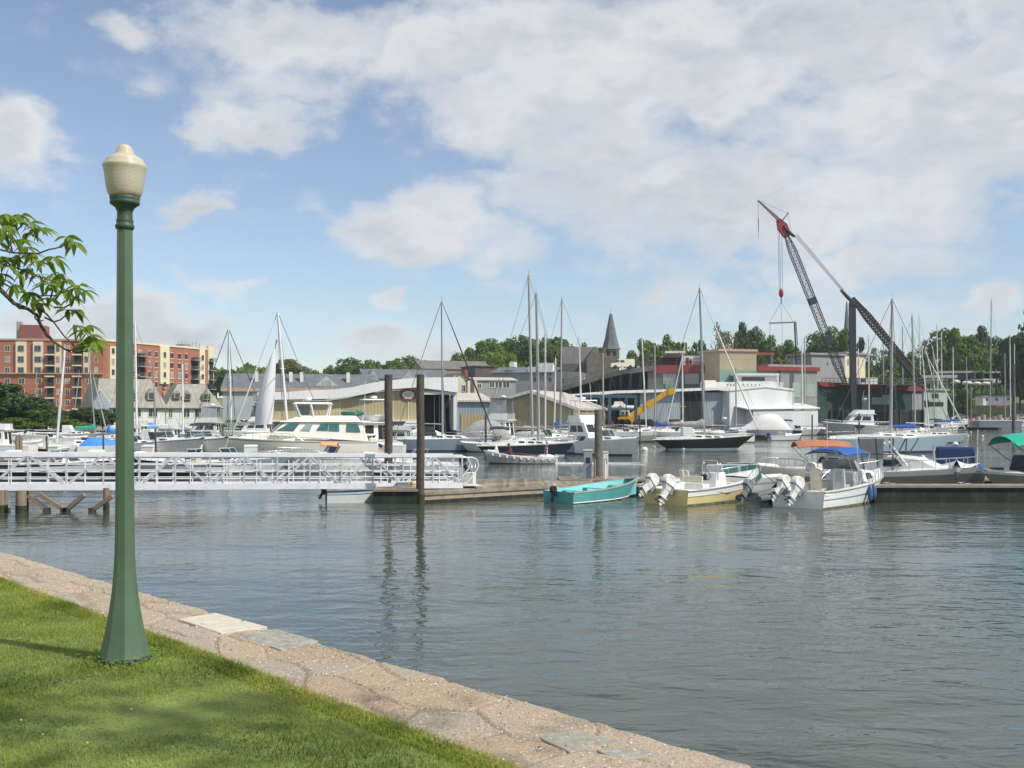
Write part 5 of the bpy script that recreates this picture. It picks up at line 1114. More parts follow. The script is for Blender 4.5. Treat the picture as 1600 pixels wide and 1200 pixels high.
def ramp_and_deck():
    # road ramp rising to the right
    root = bthing('road_ramp', 'raised road ramp with railings climbing to the right behind the masts', 'ramp', 930, 205)
    f = Fac.px(862, 208, 1024, 205); pts = [(862,611),(880,603),(940,585),(975,577),(1024,571)]
    r = MB(); T = [f.P(f.s_(x),0,f.z_(y, f.s_(x))) for x, y in pts]; U = [p - Vector((0,0,.9)) for p in T[::-1]]
    r.prism(T + U, (-f.n.x*8, -f.n.y*8, 0)); r.build('ramp_deck', mat('ramp_concrete', (.13, .125, .12), .9, 0, .2, .6), root)
    p = MB()
    for x in range(872, 1020, 16):
        t = f.s_(x); y = [ya + (yb-ya)*(x-a)/(b-a) for (a,ya),(b,yb) in zip(pts,pts[1:]) if a <= x <= b][0]; f.box(p, t-.25, t+.25, .8, f.z_(y+6, t), -5, -4)
    p.build('pillars', DGW, root)
    w = MB(); w.prism([f.P(f.s_(x),-6,f.z_(y+5, f.s_(x))) for x, y in pts] + [f.P(f.s_(1024),-6,1), f.P(f.s_(862),-6,1)], (-f.n.x, -f.n.y, 0)); w.build('retaining_wall', DGW, root)
    rl = MB(); 
    for off in (.55, 1.05): rl.tube([q + Vector((0,0,off)) for q in T], .05, 4, False)
    for i in range(40): x = 863 + i*4; y = [ya + (yb-ya)*(x-a)/(b-a) for (a,ya),(b,yb) in zip(pts,pts[1:]) if a <= x <= b][0]; t = f.s_(x); q = f.P(t,0,f.z_(y,t)); rl.tube([q, q+Vector((0,0,1.05))], .045, 4, False)
    rl.build('railing', mat('rail_dark', (.12, .12, .12), .6), root)
    # red fascia roof-deck buildings
    root = bthing('red_edged_building', 'dark walled building with a red roof edge and white banner board above', 'building', 1070, 207)
    f = Fac.px(1012, 207, 1124, 205); w = MB(); f.pbox(w, 1012, 1124, 582, 672, -14, 0); w.build('wall', mat('olive_grey_wall', (.125, .14, .13), .85, 0, .2, .5, stain=(.09,.14,.12), sscale=.3), root)
    r = MB(); f.pbox(r, 1010, 1125, 570.5, 582.5, -14.3, .35); r.build('fascia', REDF2, root)
    up = MB(); f.pbox(up, 1030, 1120, 556, 570, -13, -6); up.build('upper_storey', mat('dark_brown_wall', (.075, .055, .055), .85), root); up = MB(); f.pbox(up, 1036, 1122, 551.5, 556, -14, -5.5); up.build('upper_roof', DGW, root)
    b = MB(); f.pbox(b, 1068, 1112, 555, 573, -2, -1.8); b.use(1); f.pbox(b, 1072, 1076.5, 558, 570, -1.8, -1.75); f.pbox(b, 1078, 1080.5, 560, 569, -1.8, -1.75); f.pbox(b, 1071, 1081, 563, 565.5, -1.8, -1.73)
    b.use(2)
    for i, yy in enumerate((559, 563.5, 567)): f.pbox(b, 1084, 1107 - i*4, yy, yy+1.5, -1.8, -1.75)
    tag(b.build('banner_board', [WPAINT, REDF2, GREYW], root), 'white board with a small red emblem')
    for (a, b_) in ((1036,1056),(1070,1092),(1096,1118)): q = MB(); f.pbox(q, a, b_, 583.5, 600, 0, .07); q.build('wall_panel', GREYW, root)
    q = MB(); f.pbox(q, 1040, 1060, 596, 606, .07, .12); q.build('green_panel', MINT, root)
    lm = MB(); f.pbox(lm, 1039, 1071, 548, 551, -3, -1); lm.build('light_bar', WPAINT, root); lm = MB(); f.pbox(lm, 1065, 1066.5, 551, 605, .4, .7); lm.build('light_pole', GREYW, root)
    root = bthing('tan_and_mint_block', 'square tan block with mint green lower half', 'building', 1154, 200)
    f = Fac.px(1124.5, 199, 1182, 201); w = MB(); f.pbox(w, 1124.5, 1182, 548, 672, -9, 0); w.build('wall', TANW, root); w = MB(); f.pbox(w, 1124.5, 1182, 578, 605, 0, .06); w.build('mint_band', MINT, root)
    w = MB(); f.pbox(w, 1122, 1183, 545.5, 549, -9.3, .3); w.build('roof_edge', TERR, root)
    root = bthing('long_red_roof_building', 'long building with red roof edge over grey and mint wall panels', 'building', 1230, 212)
    f = Fac.px(1182.5, 206, 1277, 212); w = MB(); f.pbox(w, 1182.5, 1277, 578, 680, -12, 0); w.build('wall', mat('grey_metal_wall', (.27, .285, .27), .8, 0, .1, .4), root)
    r = MB(); f.pbox(r, 1182.5, 1279, 573, 579.5, -12.4, .4); r.build('fascia', REDF2, root); r = MB(); f.pbox(r, 1205, 1277, 569.5, 573, -12, -1); r.build('roof_deck', CONC, root)
    q = MB(); f.pbox(q, 1234, 1240, 583, 672, 0, .08); f.pbox(q, 1216, 1219, 580, 672, 0, .08); q.build('dark_joint', DGW, root); q = MB(); f.pbox(q, 1257, 1274, 600, 620, 0, .08); f.pbox(q, 1238, 1250, 598, 621, 0, .09); q.build('mint_panel', mat('pale_mint', (.30, .38, .34), .8, 0, .1, .4), root)
    c = MB(); f.pbox(c, 1229, 1233, 545, 573, -6, -5); f.pbox(c, 1228, 1234.5, 540, 546, -6.2, -4.8); c.build('stack', DGW, root)
    b = MB(); f.pbox(b, 1183, 1230, 549, 552.5, -5, -4); b.build('gantry_beam', RUST, root)
    root = bthing('pale_flat_house', 'pale grey and cream flat-roofed house behind the crane', 'building', 1310, 300, 8)
    f = Fac.px(1266, 300, 1320, 306); w = MB(); f.pbox(w, 1268, 1320, 555, 620, -9, 0); w.build('wall', GREYW, root); g = Fac.px(1320, 306, 1352, 316); w = MB(); g.pbox(w, 1320, 1352, 554, 620, -9, 0); w.build('end_wall', CST, root)
    r = MB(); f.pbox(r, 1264, 1321, 552, 555, -9.5, .6); g.pbox(r, 1319, 1360, 551.5, 554, -9.5, .7); r.build('roof', GREYW, root); windows(root, g, [(1324,1326,561,571),(1340,1342.5,561,571)], 0); windows(root, f, [(1292,1294,566,571)], 0)
    # green quay building under the crane
    root = bthing('green_quay_building', 'long dark green waterside building with red roof edge, carrying the crane', 'building', 1360, 216)
    f = Fac.px(1277.5, 216, 1442, 226); w = MB(); pts = [(1277.5,601),(1360,605),(1442,609.5)]
    w.prism([f.P(f.s_(x),0,f.z_(y,f.s_(x))) for x, y in pts] + [f.P(f.L,0,.3), f.P(0,0,.3)], (-f.n.x*16, -f.n.y*16, 0)); w.build('wall', GREENW, root)
    r = MB(); 
    r.prism([f.P(f.s_(x),.5,f.z_(y-4.5,f.s_(x))) for x, y in pts] + [f.P(f.s_(x),.5,f.z_(y+2.5,f.s_(x))) for x, y in pts[::-1]], (-f.n.x*17, -f.n.y*17, 0)); r.build('fascia', REDF2, root)
    for (a, b_, ya, yb) in ((1347,1356,618,640),(1362,1377.5,621,632),(1378,1392,617,632),(1425,1440,614,640)): q = MB(); f.pbox(q, a, b_, ya, yb, 0, .08); q.build('grey_panel', GREYW, root)
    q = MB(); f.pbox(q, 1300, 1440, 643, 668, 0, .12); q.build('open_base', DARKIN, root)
    for i in range(9): p = MB(); x = 1296 + i * 18; f.pbox(p, x, x+1.8, 640, 668, .12, .5); p.build('pier_post', WOODD, root)
    pg = bthing('pale_green_kiosk', 'pale green kiosk on posts at the right end of the green building', 'building', 1460, 236)
    f = Fac.px(1441, 232, 1480, 236); w = MB(); f.pbox(w, 1443, 1480, 610, 672, -8, 0); w.build('wall', mat('kiosk_green', (.36, .40, .37), .8, 0, .1, .5), pg); r = MB(); f.pbox(r, 1441, 1482, 607.5, 610, -8.3, .4); r.build('roof', CONC, pg)
    q = MB(); f.pbox(q, 1444, 1452, 626, 636, 0, .06); f.pbox(q, 1456, 1466, 615, 622, 0, .06); f.pbox(q, 1444, 1474, 628, 635, 0, .05); q.build('dark_opening', DARKIN, pg)
ramp_and_deck()

def right_bank():
    names = [(1470,1560,577,12.0,320,'long white shed roof at the top of the grassy bank','storage_shed'),(1437,1495,588,11.0,300,'low white canopy above the grey boats near the leaning masts','canopy')]
    root = bthing('storage_shed', 'long low shed with white roof at the top of the grassy bank', 'building', 1500, 345, 9)
    f = Fac.px(1462, 345, 1538, 340); w = MB(); f.pbox(w, 1464, 1536, 583, 594, -7, 0); w.build('wall', DGW, root); r = MB(); f.pbox(r, 1462, 1538, 579.5, 583, -8, .8); r.build('roof', WPAINT, root)
    root = bthing('canopy', 'pale open canopy roof on posts near the leaning masts', 'shelter', 1465, 325, 6)
    f = Fac.px(1440, 325, 1496, 322); r = MB(); f.pbox(r, 1440, 1496, 586, 590.5, -6, 0); f.pbox(r, 1442, 1482, 592, 594.5, -6, -.5); r.build('roof', WPAINT, root);
    for x in (1443, 1460, 1477, 1492): p = MB(); f.pbox(p, x, x+1, 590.5, 606, -.6, -.3); p.build('post', GREYW, root)
    root = bthing('boat_rack_shelter', 'pale flat shelter with parked boats under it at the far right', 'shelter', 1575, 330, 8)
    f = Fac.px(1536, 330, 1640, 335); r = MB(); f.pbox(r, 1536, 1640, 592, 594.5, -7, 0); f.pbox(r, 1560, 1640, 580, 582, -10, -3); r.build('roof', mat('pale_roof', (.50, .49, .47), .8), root);
    for x in (1538, 1552, 1566, 1581, 1596, 1612, 1636):
        for (a, b_, c, e, o) in ((x, x+1.2, 594.5, 612, -1),(x+3, x+4, 580, 592, -6)): p = MB(); f.pbox(p, a, b_, c, e, o, o+.4); p.build('post', DGW, root)
    for i, (a, b, y) in enumerate(((1446,1462,597),(1463,1482,598),(1484,1500,597),(1503,1519,599),(1520,1533,600),(1534,1548,600),(1550,1566,598),(1562,1582,588),(1584,1601,587),(1569,1588,599),(1604,1624,588))):
        z = 0; d = 327; q0 = at(a, y, d); rt = thing('stored_boat', 'white covered boat in storage, %s from the left on the upper right bank' % ORD[i], 'boat', at((a+b)/2, y, d), 0, 'boats stored on the right bank'); q = MB(); hw = (b-a)/2*d/F
        vs = []; n = 8
        for j in range(n+1):
            u = j/n; x = -hw + 2*hw*u; r_ = .9*(1-(abs(2*u-1))**3)+.15; vs += [(x, -1.1*r_, .3), (x, -.7*r_, -.5), (x, .7*r_, -.5), (x, 1.1*r_, .3), (x, 0, .3+.42*r_)]
        q.add(vs, [(5*j+k, 5*j+(k+1)%5, 5*j+5+(k+1)%5, 5*j+5+k) for j in range(n) for k in range(5)], True); q.build('hull', WPAINT, rt); s = MB(); s.box(-hw*.6,-hw*.5,-.6,.6,-1.6,-.4).box(hw*.3,hw*.4,-.6,.6,-1.6,-.4); s.build('cradle', DGW, rt)
    root = bthing('white_trailer_office', 'white trailer office with three dark windows on the right shore', 'building', 1558, 296, 2)
    f = Fac.px(1536, 296, 1582, 297); w = MB(); f.pbox(w, 1536, 1582, 619.5, 633.5, -4, 0); w.build('wall', WPAINT, root); windows(root, f, [(1540,1544,622,626),(1554.5,1559.5,621.5,626),(1573,1578,621.5,625.5)], 0); r = MB(); f.pbox(r, 1535, 1583, 618, 619.5, -4.3, .3); r.build('roof', GREYW, root)
    b = MB(); f.pbox(b, 1548, 1580, 633.5, 636.5, 0, 2.5); b.build('porch', RUST, root)
right_bank()

# ---------------------------------------------------------------- quay edge along the far shore
def quays():
    root = thing('quay_wall', 'dark timber quay wall under the buildings of the far shore', 'wall', (gx(650, 165), 165, 0), world=True)
    q = MB(); pl = [(-2600),(-200),0,340,460,1000,1285]
    for a, b in zip(pl, pl[1:]):
        f = Fac.px(a, shore_d(a)-.5, b, shore_d(b)-.5); f.box(q, 0, f.L, -1, 1.45, -.6, 0)
    q.build('sheeting', WOODD, root)
    c = MB()
    for a, b in zip(pl, pl[1:]):
        f = Fac.px(a, shore_d(a)-.6, b, shore_d(b)-.6); f.box(c, 0, f.L, 1.45, 1.62, -.8, .1)
    c.build('cap', CONC, root)
    root = thing('quay_wall', 'grey masonry quay on the far right shore beneath the grassy bank', 'wall', (gx(1500, 285), 285, 0), world=True)
    q = MB(); f = Fac.px(1298, 283, 3000, 292); f.box(q, 0, f.L, -1, 1.9, -1.2, 0); q.build('wall', CONC, root)
    q = MB(); f.box(q, 0, f.L, .8, 1.1, 0, .3); q.build('fender', WOODD, root)
quays()

# ---------------------------------------------------------------- derrick crane
def crane():
    d = 216; root = bthing('derrick_crane', 'tall derrick crane with dark lattice boom and red head above the quay', 'crane', 1335, d, 9)
    P = lambda x, y, dd_=0: at(x, y, d + dd_); blk = mat('crane_black', (.035, .035, .038), .6, 0, .2, 1); brn = mat('crane_brown', (.06, .055, .05), .7, 0, .3, 1, stain=(.11, .075, .05)); red = mat('crane_red', (.30, .035, .035), .55, 0, .2, 1)
    def lattice(mb, a, b, w0, w1, n, r=.05, rc=.085, wm=None):
        ax = (b-a).normalized(); s1 = ax.cross(Vector((0,1,0))).normalized(); s2 = Vector((0,1,0))
        def cor(t): 
            w = (w0 + (w1-w0)*t) if wm is None else wm(t)
            c = a.lerp(b, t); return [c + (s1*i + s2*j)*w/2 for i, j in ((-1,-1),(1,-1),(1,1),(-1,1))]
        for k in range(4):
            mb.tube([cor(i/n)[k] for i in range(n+1)], rc, 5, False)
        for i in range(n):
            c0, c1 = cor(i/n), cor((i+1)/n)
            for k in range(4):
                mb.tube([c0[k], c1[(k+1)%4]], r, 4, False); mb.tube([c0[k], c0[(k+1)%4]], r, 4, False)
                if i % 1 == 0: mb.tube([c0[(k+1)%4], c1[k]], r, 4, False)
    foot, head = P(1322, 603), P(1228, 366)
    bm_ = MB(); lattice(bm_, foot, head, .6, .6, 26, .042, .08, lambda t: 1.35 * min(1, .35 + t*5, .45 + (1-t)*5)); boom = bm_.build('boom', blk, root)
    pl = MB()
    for t in (.56, .30): c = foot.lerp(head, t); ax = (head-foot).normalized(); pl.bar(c - ax*.7, c + ax*.7, 1.5, 1.5)
    pl.build('splice_plate', mat('plate_blue_black', (.03, .04, .055), .6), boom)
    hd = MB(); a, b = P(1231, 369), P(1217, 342); ax = (b-a).normalized(); sd_ = ax.cross(Vector((0,1,0)))
    hd.prism([a + sd_*.6, a - sd_*.9, P(1226,352) - sd_*.6, b - sd_*.3, b + sd_*.4, P(1219,356) + sd_*.4], (0, 1.0, 0)); hd.build('boom_head', red, root)
    jb = MB(); lattice(jb, P(1219, 345), P(1184, 313), .5, .15, 12, .03, .05); jb.tube([P(1222,345), P(1232,332)], .12, 5); jb.tube([P(1184,313), P(1231,333)], .03, 4, False); jb.tube([P(1231,333), P(1236,360)], .03, 4, False); jb.build('jib', mat('jib_rust', (.20, .10, .07), .7), boom)
    cb = MB()
    for (x0,y0,x1,y1,dy) in ((1215.5,350,1217.5,452,0),(1218,352,1219.5,452,.3),(1221.5,360,1222.5,452,.6)): cb.tube([P(x0,y0,dy), P(x1,y1,dy)], .045, 4, False)
    cb.tube([P(1184.5,314), P(1185,372)], .035, 4, False); cb.tube([P(1185,340), P(1185,362)], .09, 5)
    cb.build('hoist_cable', WIRE, root)
    hk = MB(); hk.ell(tuple(P(1220.5, 458)), (.5, .45, .95), 10, 8); hk.use(1); hk.tube([P(1220.5,464), P(1220.5,470), P(1221.5,471.5), P(1220,473)], .1, 5); hk.build('hook_block', [red, blk], root)
    sl = MB()
    for x in (1203, 1221, 1240): sl.tube([P(1220.5, 472), P(x, 503)], .03, 4, False)
    for x in (1203, 1222): sl.tube([P(x, 505), P(x+.5, 560)], .03, 4, False)
    sp = MB(); sp.bar(P(1202, 505), P(1243, 503.5), .35, .25); sp.use(1); sp.tube([P(1241.5,504), P(1244,560), P(1250,618)], .16, 6); sp.tube([P(1243.5,503), P(1246,540)], .1, 5)
    sl.build('sling', WIRE, root); sp.build('spreader_beam', [mat('beam_green', (.12, .17, .13), .6), blk], root)
    bl = MB(); bl.ell(tuple(P(1250, 625)), (.75, .7, .75), 10, 8); bl.build('load_bag', SKYC_, root)
    # topping lift
    tl = MB()
    for k, (o) in enumerate((-.5, 0, .5)): tl.tube([P(1241+k*2.2, 368-k, o), P(1316+k*1.2, 455-k, o)], .055, 4, False)
    tl.build('topping_lift', WIRE, root)
    tb = MB(); tb.tube([P(1224,352), P(1234,364), P(1242,370)], [.25,.4,.25], 6); tb.tube([P(1314,453), P(1326,466), P(1333,472)], [.3,.4,.3], 6); tb.build('lift_block', blk, root)
    ms = MB(); ms.bar(P(1329.5, 474), P(1331.5, 652), .7, .8); ms.bar(P(1334.5, 470), P(1336, 652), .5, .8); ms.box(P(1328,474).x, P(1337,474).x, d-.5, d+.5, P(0,478).z, P(0,468).z); ms.build('mast', blk, root)
    lg = MB(); lattice(lg, P(1332, 466), P(1446, 606, 6), .5, .5, 34, .06, .13, lambda t: 1.25 * min(1, .4 + t*3, .5 + (1-t)*6)); lg.bar(P(1333,466,.3), P(1446,606,6.3), .28, .34); lg.build('stiff_leg', brn, root)
    cbn = MB(); f = Fac.px(1338, d+1, 1420, d+3); f.pbox(cbn, 1340, 1372, 590, 601, -4, 0); cbn.use(1); f.pbox(cbn, 1345, 1352, 592, 597, 0, .05); cbn.build('winch_house', [WPAINT, WINM], root)
    pl = MB(); f.pbox(pl, 1310, 1440, 600.5, 602, -8, 1); pl.build('platform', brn, root)
    gr = MB()
    for i in range(26): x = 1281 + i*6.2; f.pbox(gr, x, x+.5, 591.5, 600.5, .8, .9)
    f.pbox(gr, 1281, 1440, 591, 592, .8, .9); f.pbox(gr, 1281, 1440, 595.5, 596.2, .8, .9); gr.build('guard_rail', DGW, root)
SKYC_ = mat('load_blue', (.03, .15, .50), .7)
crane()

def yard_machines():
    # yellow mobile crane
    d = 172; P = lambda x, y, dd_=0: at(x, y, d + dd_); root = bthing('mobile_crane', 'yellow mobile crane with raised telescopic boom in the boatyard', 'crane', 990, d, 1.3)
    yl = mat('crane_yellow', (.66, .36, .02), .45, 0, .12, 1, stain=(.5, .28, .03)); k = d/F
    b = MB(); f = Fac.px(966, d, 1016, d); f.pbox(b, 967, 1012, 661, 668.5, -2.6, 0); ch = b.build('chassis', yl, root, bevel=.08)
    t = MB(); t.prism([f.P(f.s_(x),-.3,f.z_(y,0)) for x, y in ((966,653),(972,650),(994,649.5),(996,661),(972,661))], (0, 1.9, 0)); t.build('turret', yl, root)
    c = MB(); f.pbox(c, 970, 984, 640, 649.5, -2.2, -.2); cab = c.build('cab', WPAINT, root, bevel=.1); w = MB(); f.pbox(w, 972, 976, 643, 648, -.2, -.14); f.pbox(w, 978, 982, 643, 648, -.2, -.14); w.build('window', WINM, cab)
    a0, a1 = P(984, 652, 1), P(1048, 609, 1); bo = MB(); bo.bar(a0, a0.lerp(a1, .55), .95, 1.05); bo.bar(a0.lerp(a1, .5), a1, .68, .75); boom = bo.build('boom', yl, root)
    h = MB(); h.bar(a1 - (a1-a0).normalized()*.6, a1 + Vector((.7,0,-.1)), .85, 1.1); h.build('boom_head', yl, boom); w = MB(); f.pbox(w, 1046, 1049, 605, 610, -1, -.6); w.build('lamp', DARKIN, boom)
    r = MB(); r.tube([P(992, 660, 1), P(1000, 641.5, 1)], .22, 7); r.build('lift_ram', yl, root)
    for i, x in enumerate((972, 980, 1001, 1009)):
        wh = MB(); c_ = P(x, 670, -.1); 
        for dy in (0, 2.2): wh.lathe([(.3, 0), (.72, .03), (.75, .2), (.72, .42), (.3, .45)], 16); 
        wh.v = [(c_.x + v[0], c_.y - .2 + v[2] , 1.3 + .75 + v[1]) for v in wh.v]; wh.build('wheel', RUBBER, root)
    # blue travel lift
    root = bthing('travel_lift', 'dark blue boat travel lift straddling the slip beside the tan shed', 'boat lift', 955, 168, 1.3); bl = mat('lift_blue', (.045, .095, .13), .5, 0, .2, .8)
    f = Fac.px(911, 166, 1000, 167); 
    for x in (911, 951, 992):
        for o in (0, -7):
            q = MB(); f.pbox(q, x, x+4, 619, 668, o-.4, o); q.build('leg', bl, root)
            wh = MB(); t = f.s_(x+2); c_ = f.P(t, o, 2.0); wh.lathe([(.25, 0), (.62, .03), (.65, .3), (.62, .5), (.25, .55)], 14); wh.v = [(c_.x+v[0], c_.y+v[2]-.5, c_.z+v[1]) for v in wh.v]; wh.build('wheel', RUBBER, root)
    q = MB(); f.pbox(q, 911, 996, 616.5, 621.5, -.5, .05); f.pbox(q, 911, 996, 616.5, 620, -7.5, -7); f.pbox(q, 951, 996, 638, 641, -.3, -.1); q.build('top_beam', bl, root)
    s = MB(); 
    for x in (960, 984): s.add([], []); f.pbox(s, x, x+1, 621, 650, -3, -2.7)
    s.build('sling', BLACKC_, root)
    # boat hanging in the lift
    rt = thing('lifted_boat', 'small white boat hanging in the slings of the blue travel lift', 'boat', at(970, 637, 171), 0); q = MB(); vs = []; n = 8
    for j in range(n+1): u = j/n; r_ = .95*(1-u**3)+.05; x = -2.1+4.2*u; vs += [(x,-.9*r_,.35),(x,-.5*r_,-.3),(x,.5*r_,-.3),(x,.9*r_,.35)]
    q.add(vs, [(4*j+k,4*j+(k+1)%4,4*j+4+(k+1)%4,4*j+4+k) for j in range(n) for k in range(4)] + [(0,1,2,3)], True); q.build('hull', WPAINT, rt)
    q = MB(); q.hexa([(-1.2,-.5,.35),(.8,-.4,.35),(.8,.4,.35),(-1.2,.5,.35),(-1,-.4,1.0),(.2,-.35,1.0),(.2,.35,1.0),(-1,.4,1.0)]); q.build('cabin', WPAINT, rt)
    # white van on the ramp
    rt = thing('van', 'white utility van parked at the top of the road ramp', 'van', at(972.5, 574.5, 206), R(0)); k = 206/F; L_ = 37*k; q = MB()
    pr = [(-L_/2,.35),(-L_/2,1.0),(-L_/2+1.0,1.15),(-L_/2+1.5,1.85),(L_/2-.15,1.85),(L_/2,1.6),(L_/2,.35)]
    q.prism([(x,-.85,z-.2) for x, z in pr], (0, 1.7, 0)); bd = q.build('body', mat('van_cream', (.66, .63, .50), .4, 0, .05, 1), rt, bevel=.06)
    q = MB()
    for (a, b) in ((-1.0+-.55,-.35-.3),(-.45,.35)): q.box(a-.05, b-.05, -.88, -.84, 1.0, 1.42)
    q.build('window', WINM, bd)
    for x in (-L_/2+.85, L_/2-.85): 
        for y in (-.87, .7): w = MB(); w.lathe([(.12,0),(.34,.01),(.36,.1),(.34,.18),(.1,.2)], 14); w.v = [(x+v[0], y+v[2], .34+v[1]-.2) for v in w.v]; w.build('wheel', RUBBER, rt)
BLACKC_ = mat('sling_black', (.03, .03, .03), .8)
yard_machines()
# ================================================================ trees
def crown_mesh(name, seed, nc=42, per=95, leaf=.05, shape='round', gap=.0):
    rng = np.random.default_rng(seed); cs = []; rs = []
    while len(cs) < nc:
        p = rng.uniform(-1, 1, 3); r = np.linalg.norm(p)
        if r > 1 or r < .35: continue
        w = 1.0
        if shape == 'round': x, y, z = p[0]*.42, p[1]*.42, .56 + p[2]*.36
        elif shape == 'tall': x, y, z = p[0]*.30*(1-.35*p[2]), p[1]*.30*(1-.35*p[2]), .54 + p[2]*.42
        elif shape == 'pine': 
            h = rng.uniform(.12, .97); w = (1-h)*.36+.03; a = rng.uniform(0, 6.28); q = rng.uniform(.3, 1); x, y, z = math.cos(a)*w*q, math.sin(a)*w*q, h
        elif shape == 'bush': x, y, z = p[0]*.52, p[1]*.5, .42 + p[2]*.40
        else: x, y, z = p[0]*.45, p[1]*.45, .62 + p[2]*.34
        cs.append((x, y, z)); rs.append(rng.uniform(.07, .15) * (.5 if shape == 'pine' else 1))
    cs = np.array(cs); rs = np.array(rs); n = nc * per
    ci = np.repeat(np.arange(nc), per); dirs = rng.normal(size=(n, 3)); dirs /= np.linalg.norm(dirs, axis=1)[:, None]
    rad = rng.uniform(.45, 1.05, n) ** .6 * rs[ci]; C = cs[ci] + dirs * rad[:, None] * np.array([1.15, 1.15, .8])
    nr = dirs + rng.normal(scale=.5, size=(n, 3)) + np.array([0, 0, .35]); nr /= np.linalg.norm(nr, axis=1)[:, None]
    t = np.cross(nr, rng.normal(size=(n, 3))); t /= np.linalg.norm(t, axis=1)[:, None]; b = np.cross(nr, t)
    s = (leaf * rng.uniform(.5, 1.1, n))[:, None]; V = np.stack([C - t*s*.5 - b*s*.25, C + t*s*.1 - b*s*.5, C + t*s*.6 + b*s*.1, C - t*s*.1 + b*s*.5], 1).reshape(-1, 3)
    me = bpy.data.meshes.new(name); me.vertices.add(n*4); me.vertices.foreach_set('co', V.ravel()); me.loops.add(n*4); me.loops.foreach_set('vertex_index', np.arange(n*4)); me.polygons.add(n)
    me.polygons.foreach_set('loop_start', np.arange(n)*4); me.polygons.foreach_set('loop_total', np.full(n, 4)); me.update(); return me, cs
def trunk_mesh(name, cs, seed, dense=10):
    random.seed(seed); mb = MB(); mb.tube([(0,0,-.05),(.005,0,.2),(-.01,.005,.45),(0,0,.75)], [.028,.02,.014,.004], 8)
    for k in range(min(dense, len(cs))):
        c = Vector(cs[k]); s0 = Vector((0, 0, min(.5, max(.15, c.z*.5)))); mb.tube([s0, (s0*.45 + c*.55) + Vector((0,0,-.02)), c], [.012,.007,.003], 5)
    me = bpy.data.meshes.new(name); me.from_pydata(mb.v, [], mb.f); return me
LEAFM = {'green': mat_leaf('leaf_green', (.040, .085, .016), (.165, .245, .040), .35, .6, scale=.12), 'bright': mat_leaf('leaf_bright', (.060, .115, .016), (.22, .31, .050), .38, .6, scale=.12),
         'dark': mat_leaf('leaf_dark', (.020, .046, .016), (.080, .135, .034), .25, .6, scale=.12), 'brown': mat_leaf('leaf_brown', (.075, .075, .03), (.21, .20, .075), .3, .7, scale=.12), 'fir': mat_leaf('leaf_fir', (.018, .036, .020), (.055, .085, .045), .15, .7, scale=.2)}
BARK2 = mat('bark_far', (.075, .06, .05), .9, 0, .2, 2)
TM = {}
def tmesh(shape, leafk, var, big=False):
    k = (shape, leafk, var, big)
    if k not in TM:
        nc, per, lf = (66, 190, .046) if big else (46, 105, .062)
        if shape == 'sparse': nc, per, lf = 26, 40, .04
        if shape == 'pine': nc, per, lf = 60, 40, .04
        me, cs = crown_mesh('crown', var * 13 + 5, nc, per, lf, shape); me.materials.append(LEAFM[leafk])
        tr = trunk_mesh('trunk', cs, var, 22 if shape == 'sparse' else 10); tr.materials.append(BARK2); TM[k] = (me, tr)
    return TM[k]
def tree(label, px, ytop, wpx, d, shape='round', leafk='green', var=0, group=None, big=False, name='tree', zb=None):
    x = gx(px, d); zb = land_at(x, d) if zb is None else zb; ht = (gz(ytop, d) - zb) * 1.07; w = wpx * d / F
    me, tr = tmesh(shape, leafk, var, big); root = thing(name, label, 'tree' if name != 'shrub' else 'shrub', (x, d, zb), random.uniform(0, 6.28), group)
    sx = w / (.92 if shape == 'bush' else .82 if shape != 'pine' else .40); root.scale = (sx, sx, ht)
    c = bpy.data.objects.new('crown', me); COL.objects.link(c); c.parent = root
    t = bpy.data.objects.new('trunk', tr); COL.objects.link(t); t.parent = root; return root
random.seed(4)
for i, (px, y, w, d, k) in enumerate(((8,598,120,150,'dark'),(-75,590,120,150,'green'),(72,634,62,148,'green'),(108,652,70,143,'bright'),(137,636,52,150,'dark'),(160,640,40,152,'dark'),(35,650,60,141,'green'))):
    tree(['big dark bushy tree at the left edge of the far shore','bushy green tree outside the left end of the marina shore','mid green shrubby tree in front of the brick apartments','low bright shrub below the cream ground floor porch','dark narrow tree under the brick corner','dark tree beside the clubhouse gable','low green shrub at the foot of the big dark tree'][i], px, y, w, d, 'bush' if y > 640 else 'round', k, i % 3, None, True)
row = [(338,574,34,'green'),(356,577,36,'dark'),(378,582,34,'brown'),(402,580,36,'brown'),(424,578,34,'green'),(450,560,44,'brown'),(476,574,34,'bright'),(497,576,28,'green'),(520,572,30,'bright'),(548,561,50,'green'),(572,559,34,'green'),(594,566,34,'dark'),(616,562,40,'green'),(642,558,44,'bright'),(664,562,36,'green'),(690,566,40,'green'),(712,572,36,'bright'),(531,578,30,'dark')]
row.sort()
for i, (px, y, w, k) in enumerate(row):
    tree('distant tree, %s from the left in the hazy row beyond the slate roofs' % ORD[i], px, y + random.uniform(-1,1), w*1.25, 430 + random.uniform(-25, 25), 'round', k, i % 4, 'distant trees behind the slate roofs')
for i, (px, y, w, k, d) in enumerate(((738,542,52,'green',370),(768,533,56,'bright',375),(798,531,54,'green',380),(826,527,58,'green',372),(858,526,60,'green',370),(786,553,50,'bright',300),(884,532,40,'dark',390))):
    tree('tall green tree, %s from the left in the big clump left of the church' % ORD[i], px, y, w*1.15, d, 'round', k, (i+1) % 4, 'big trees left of the church', True)
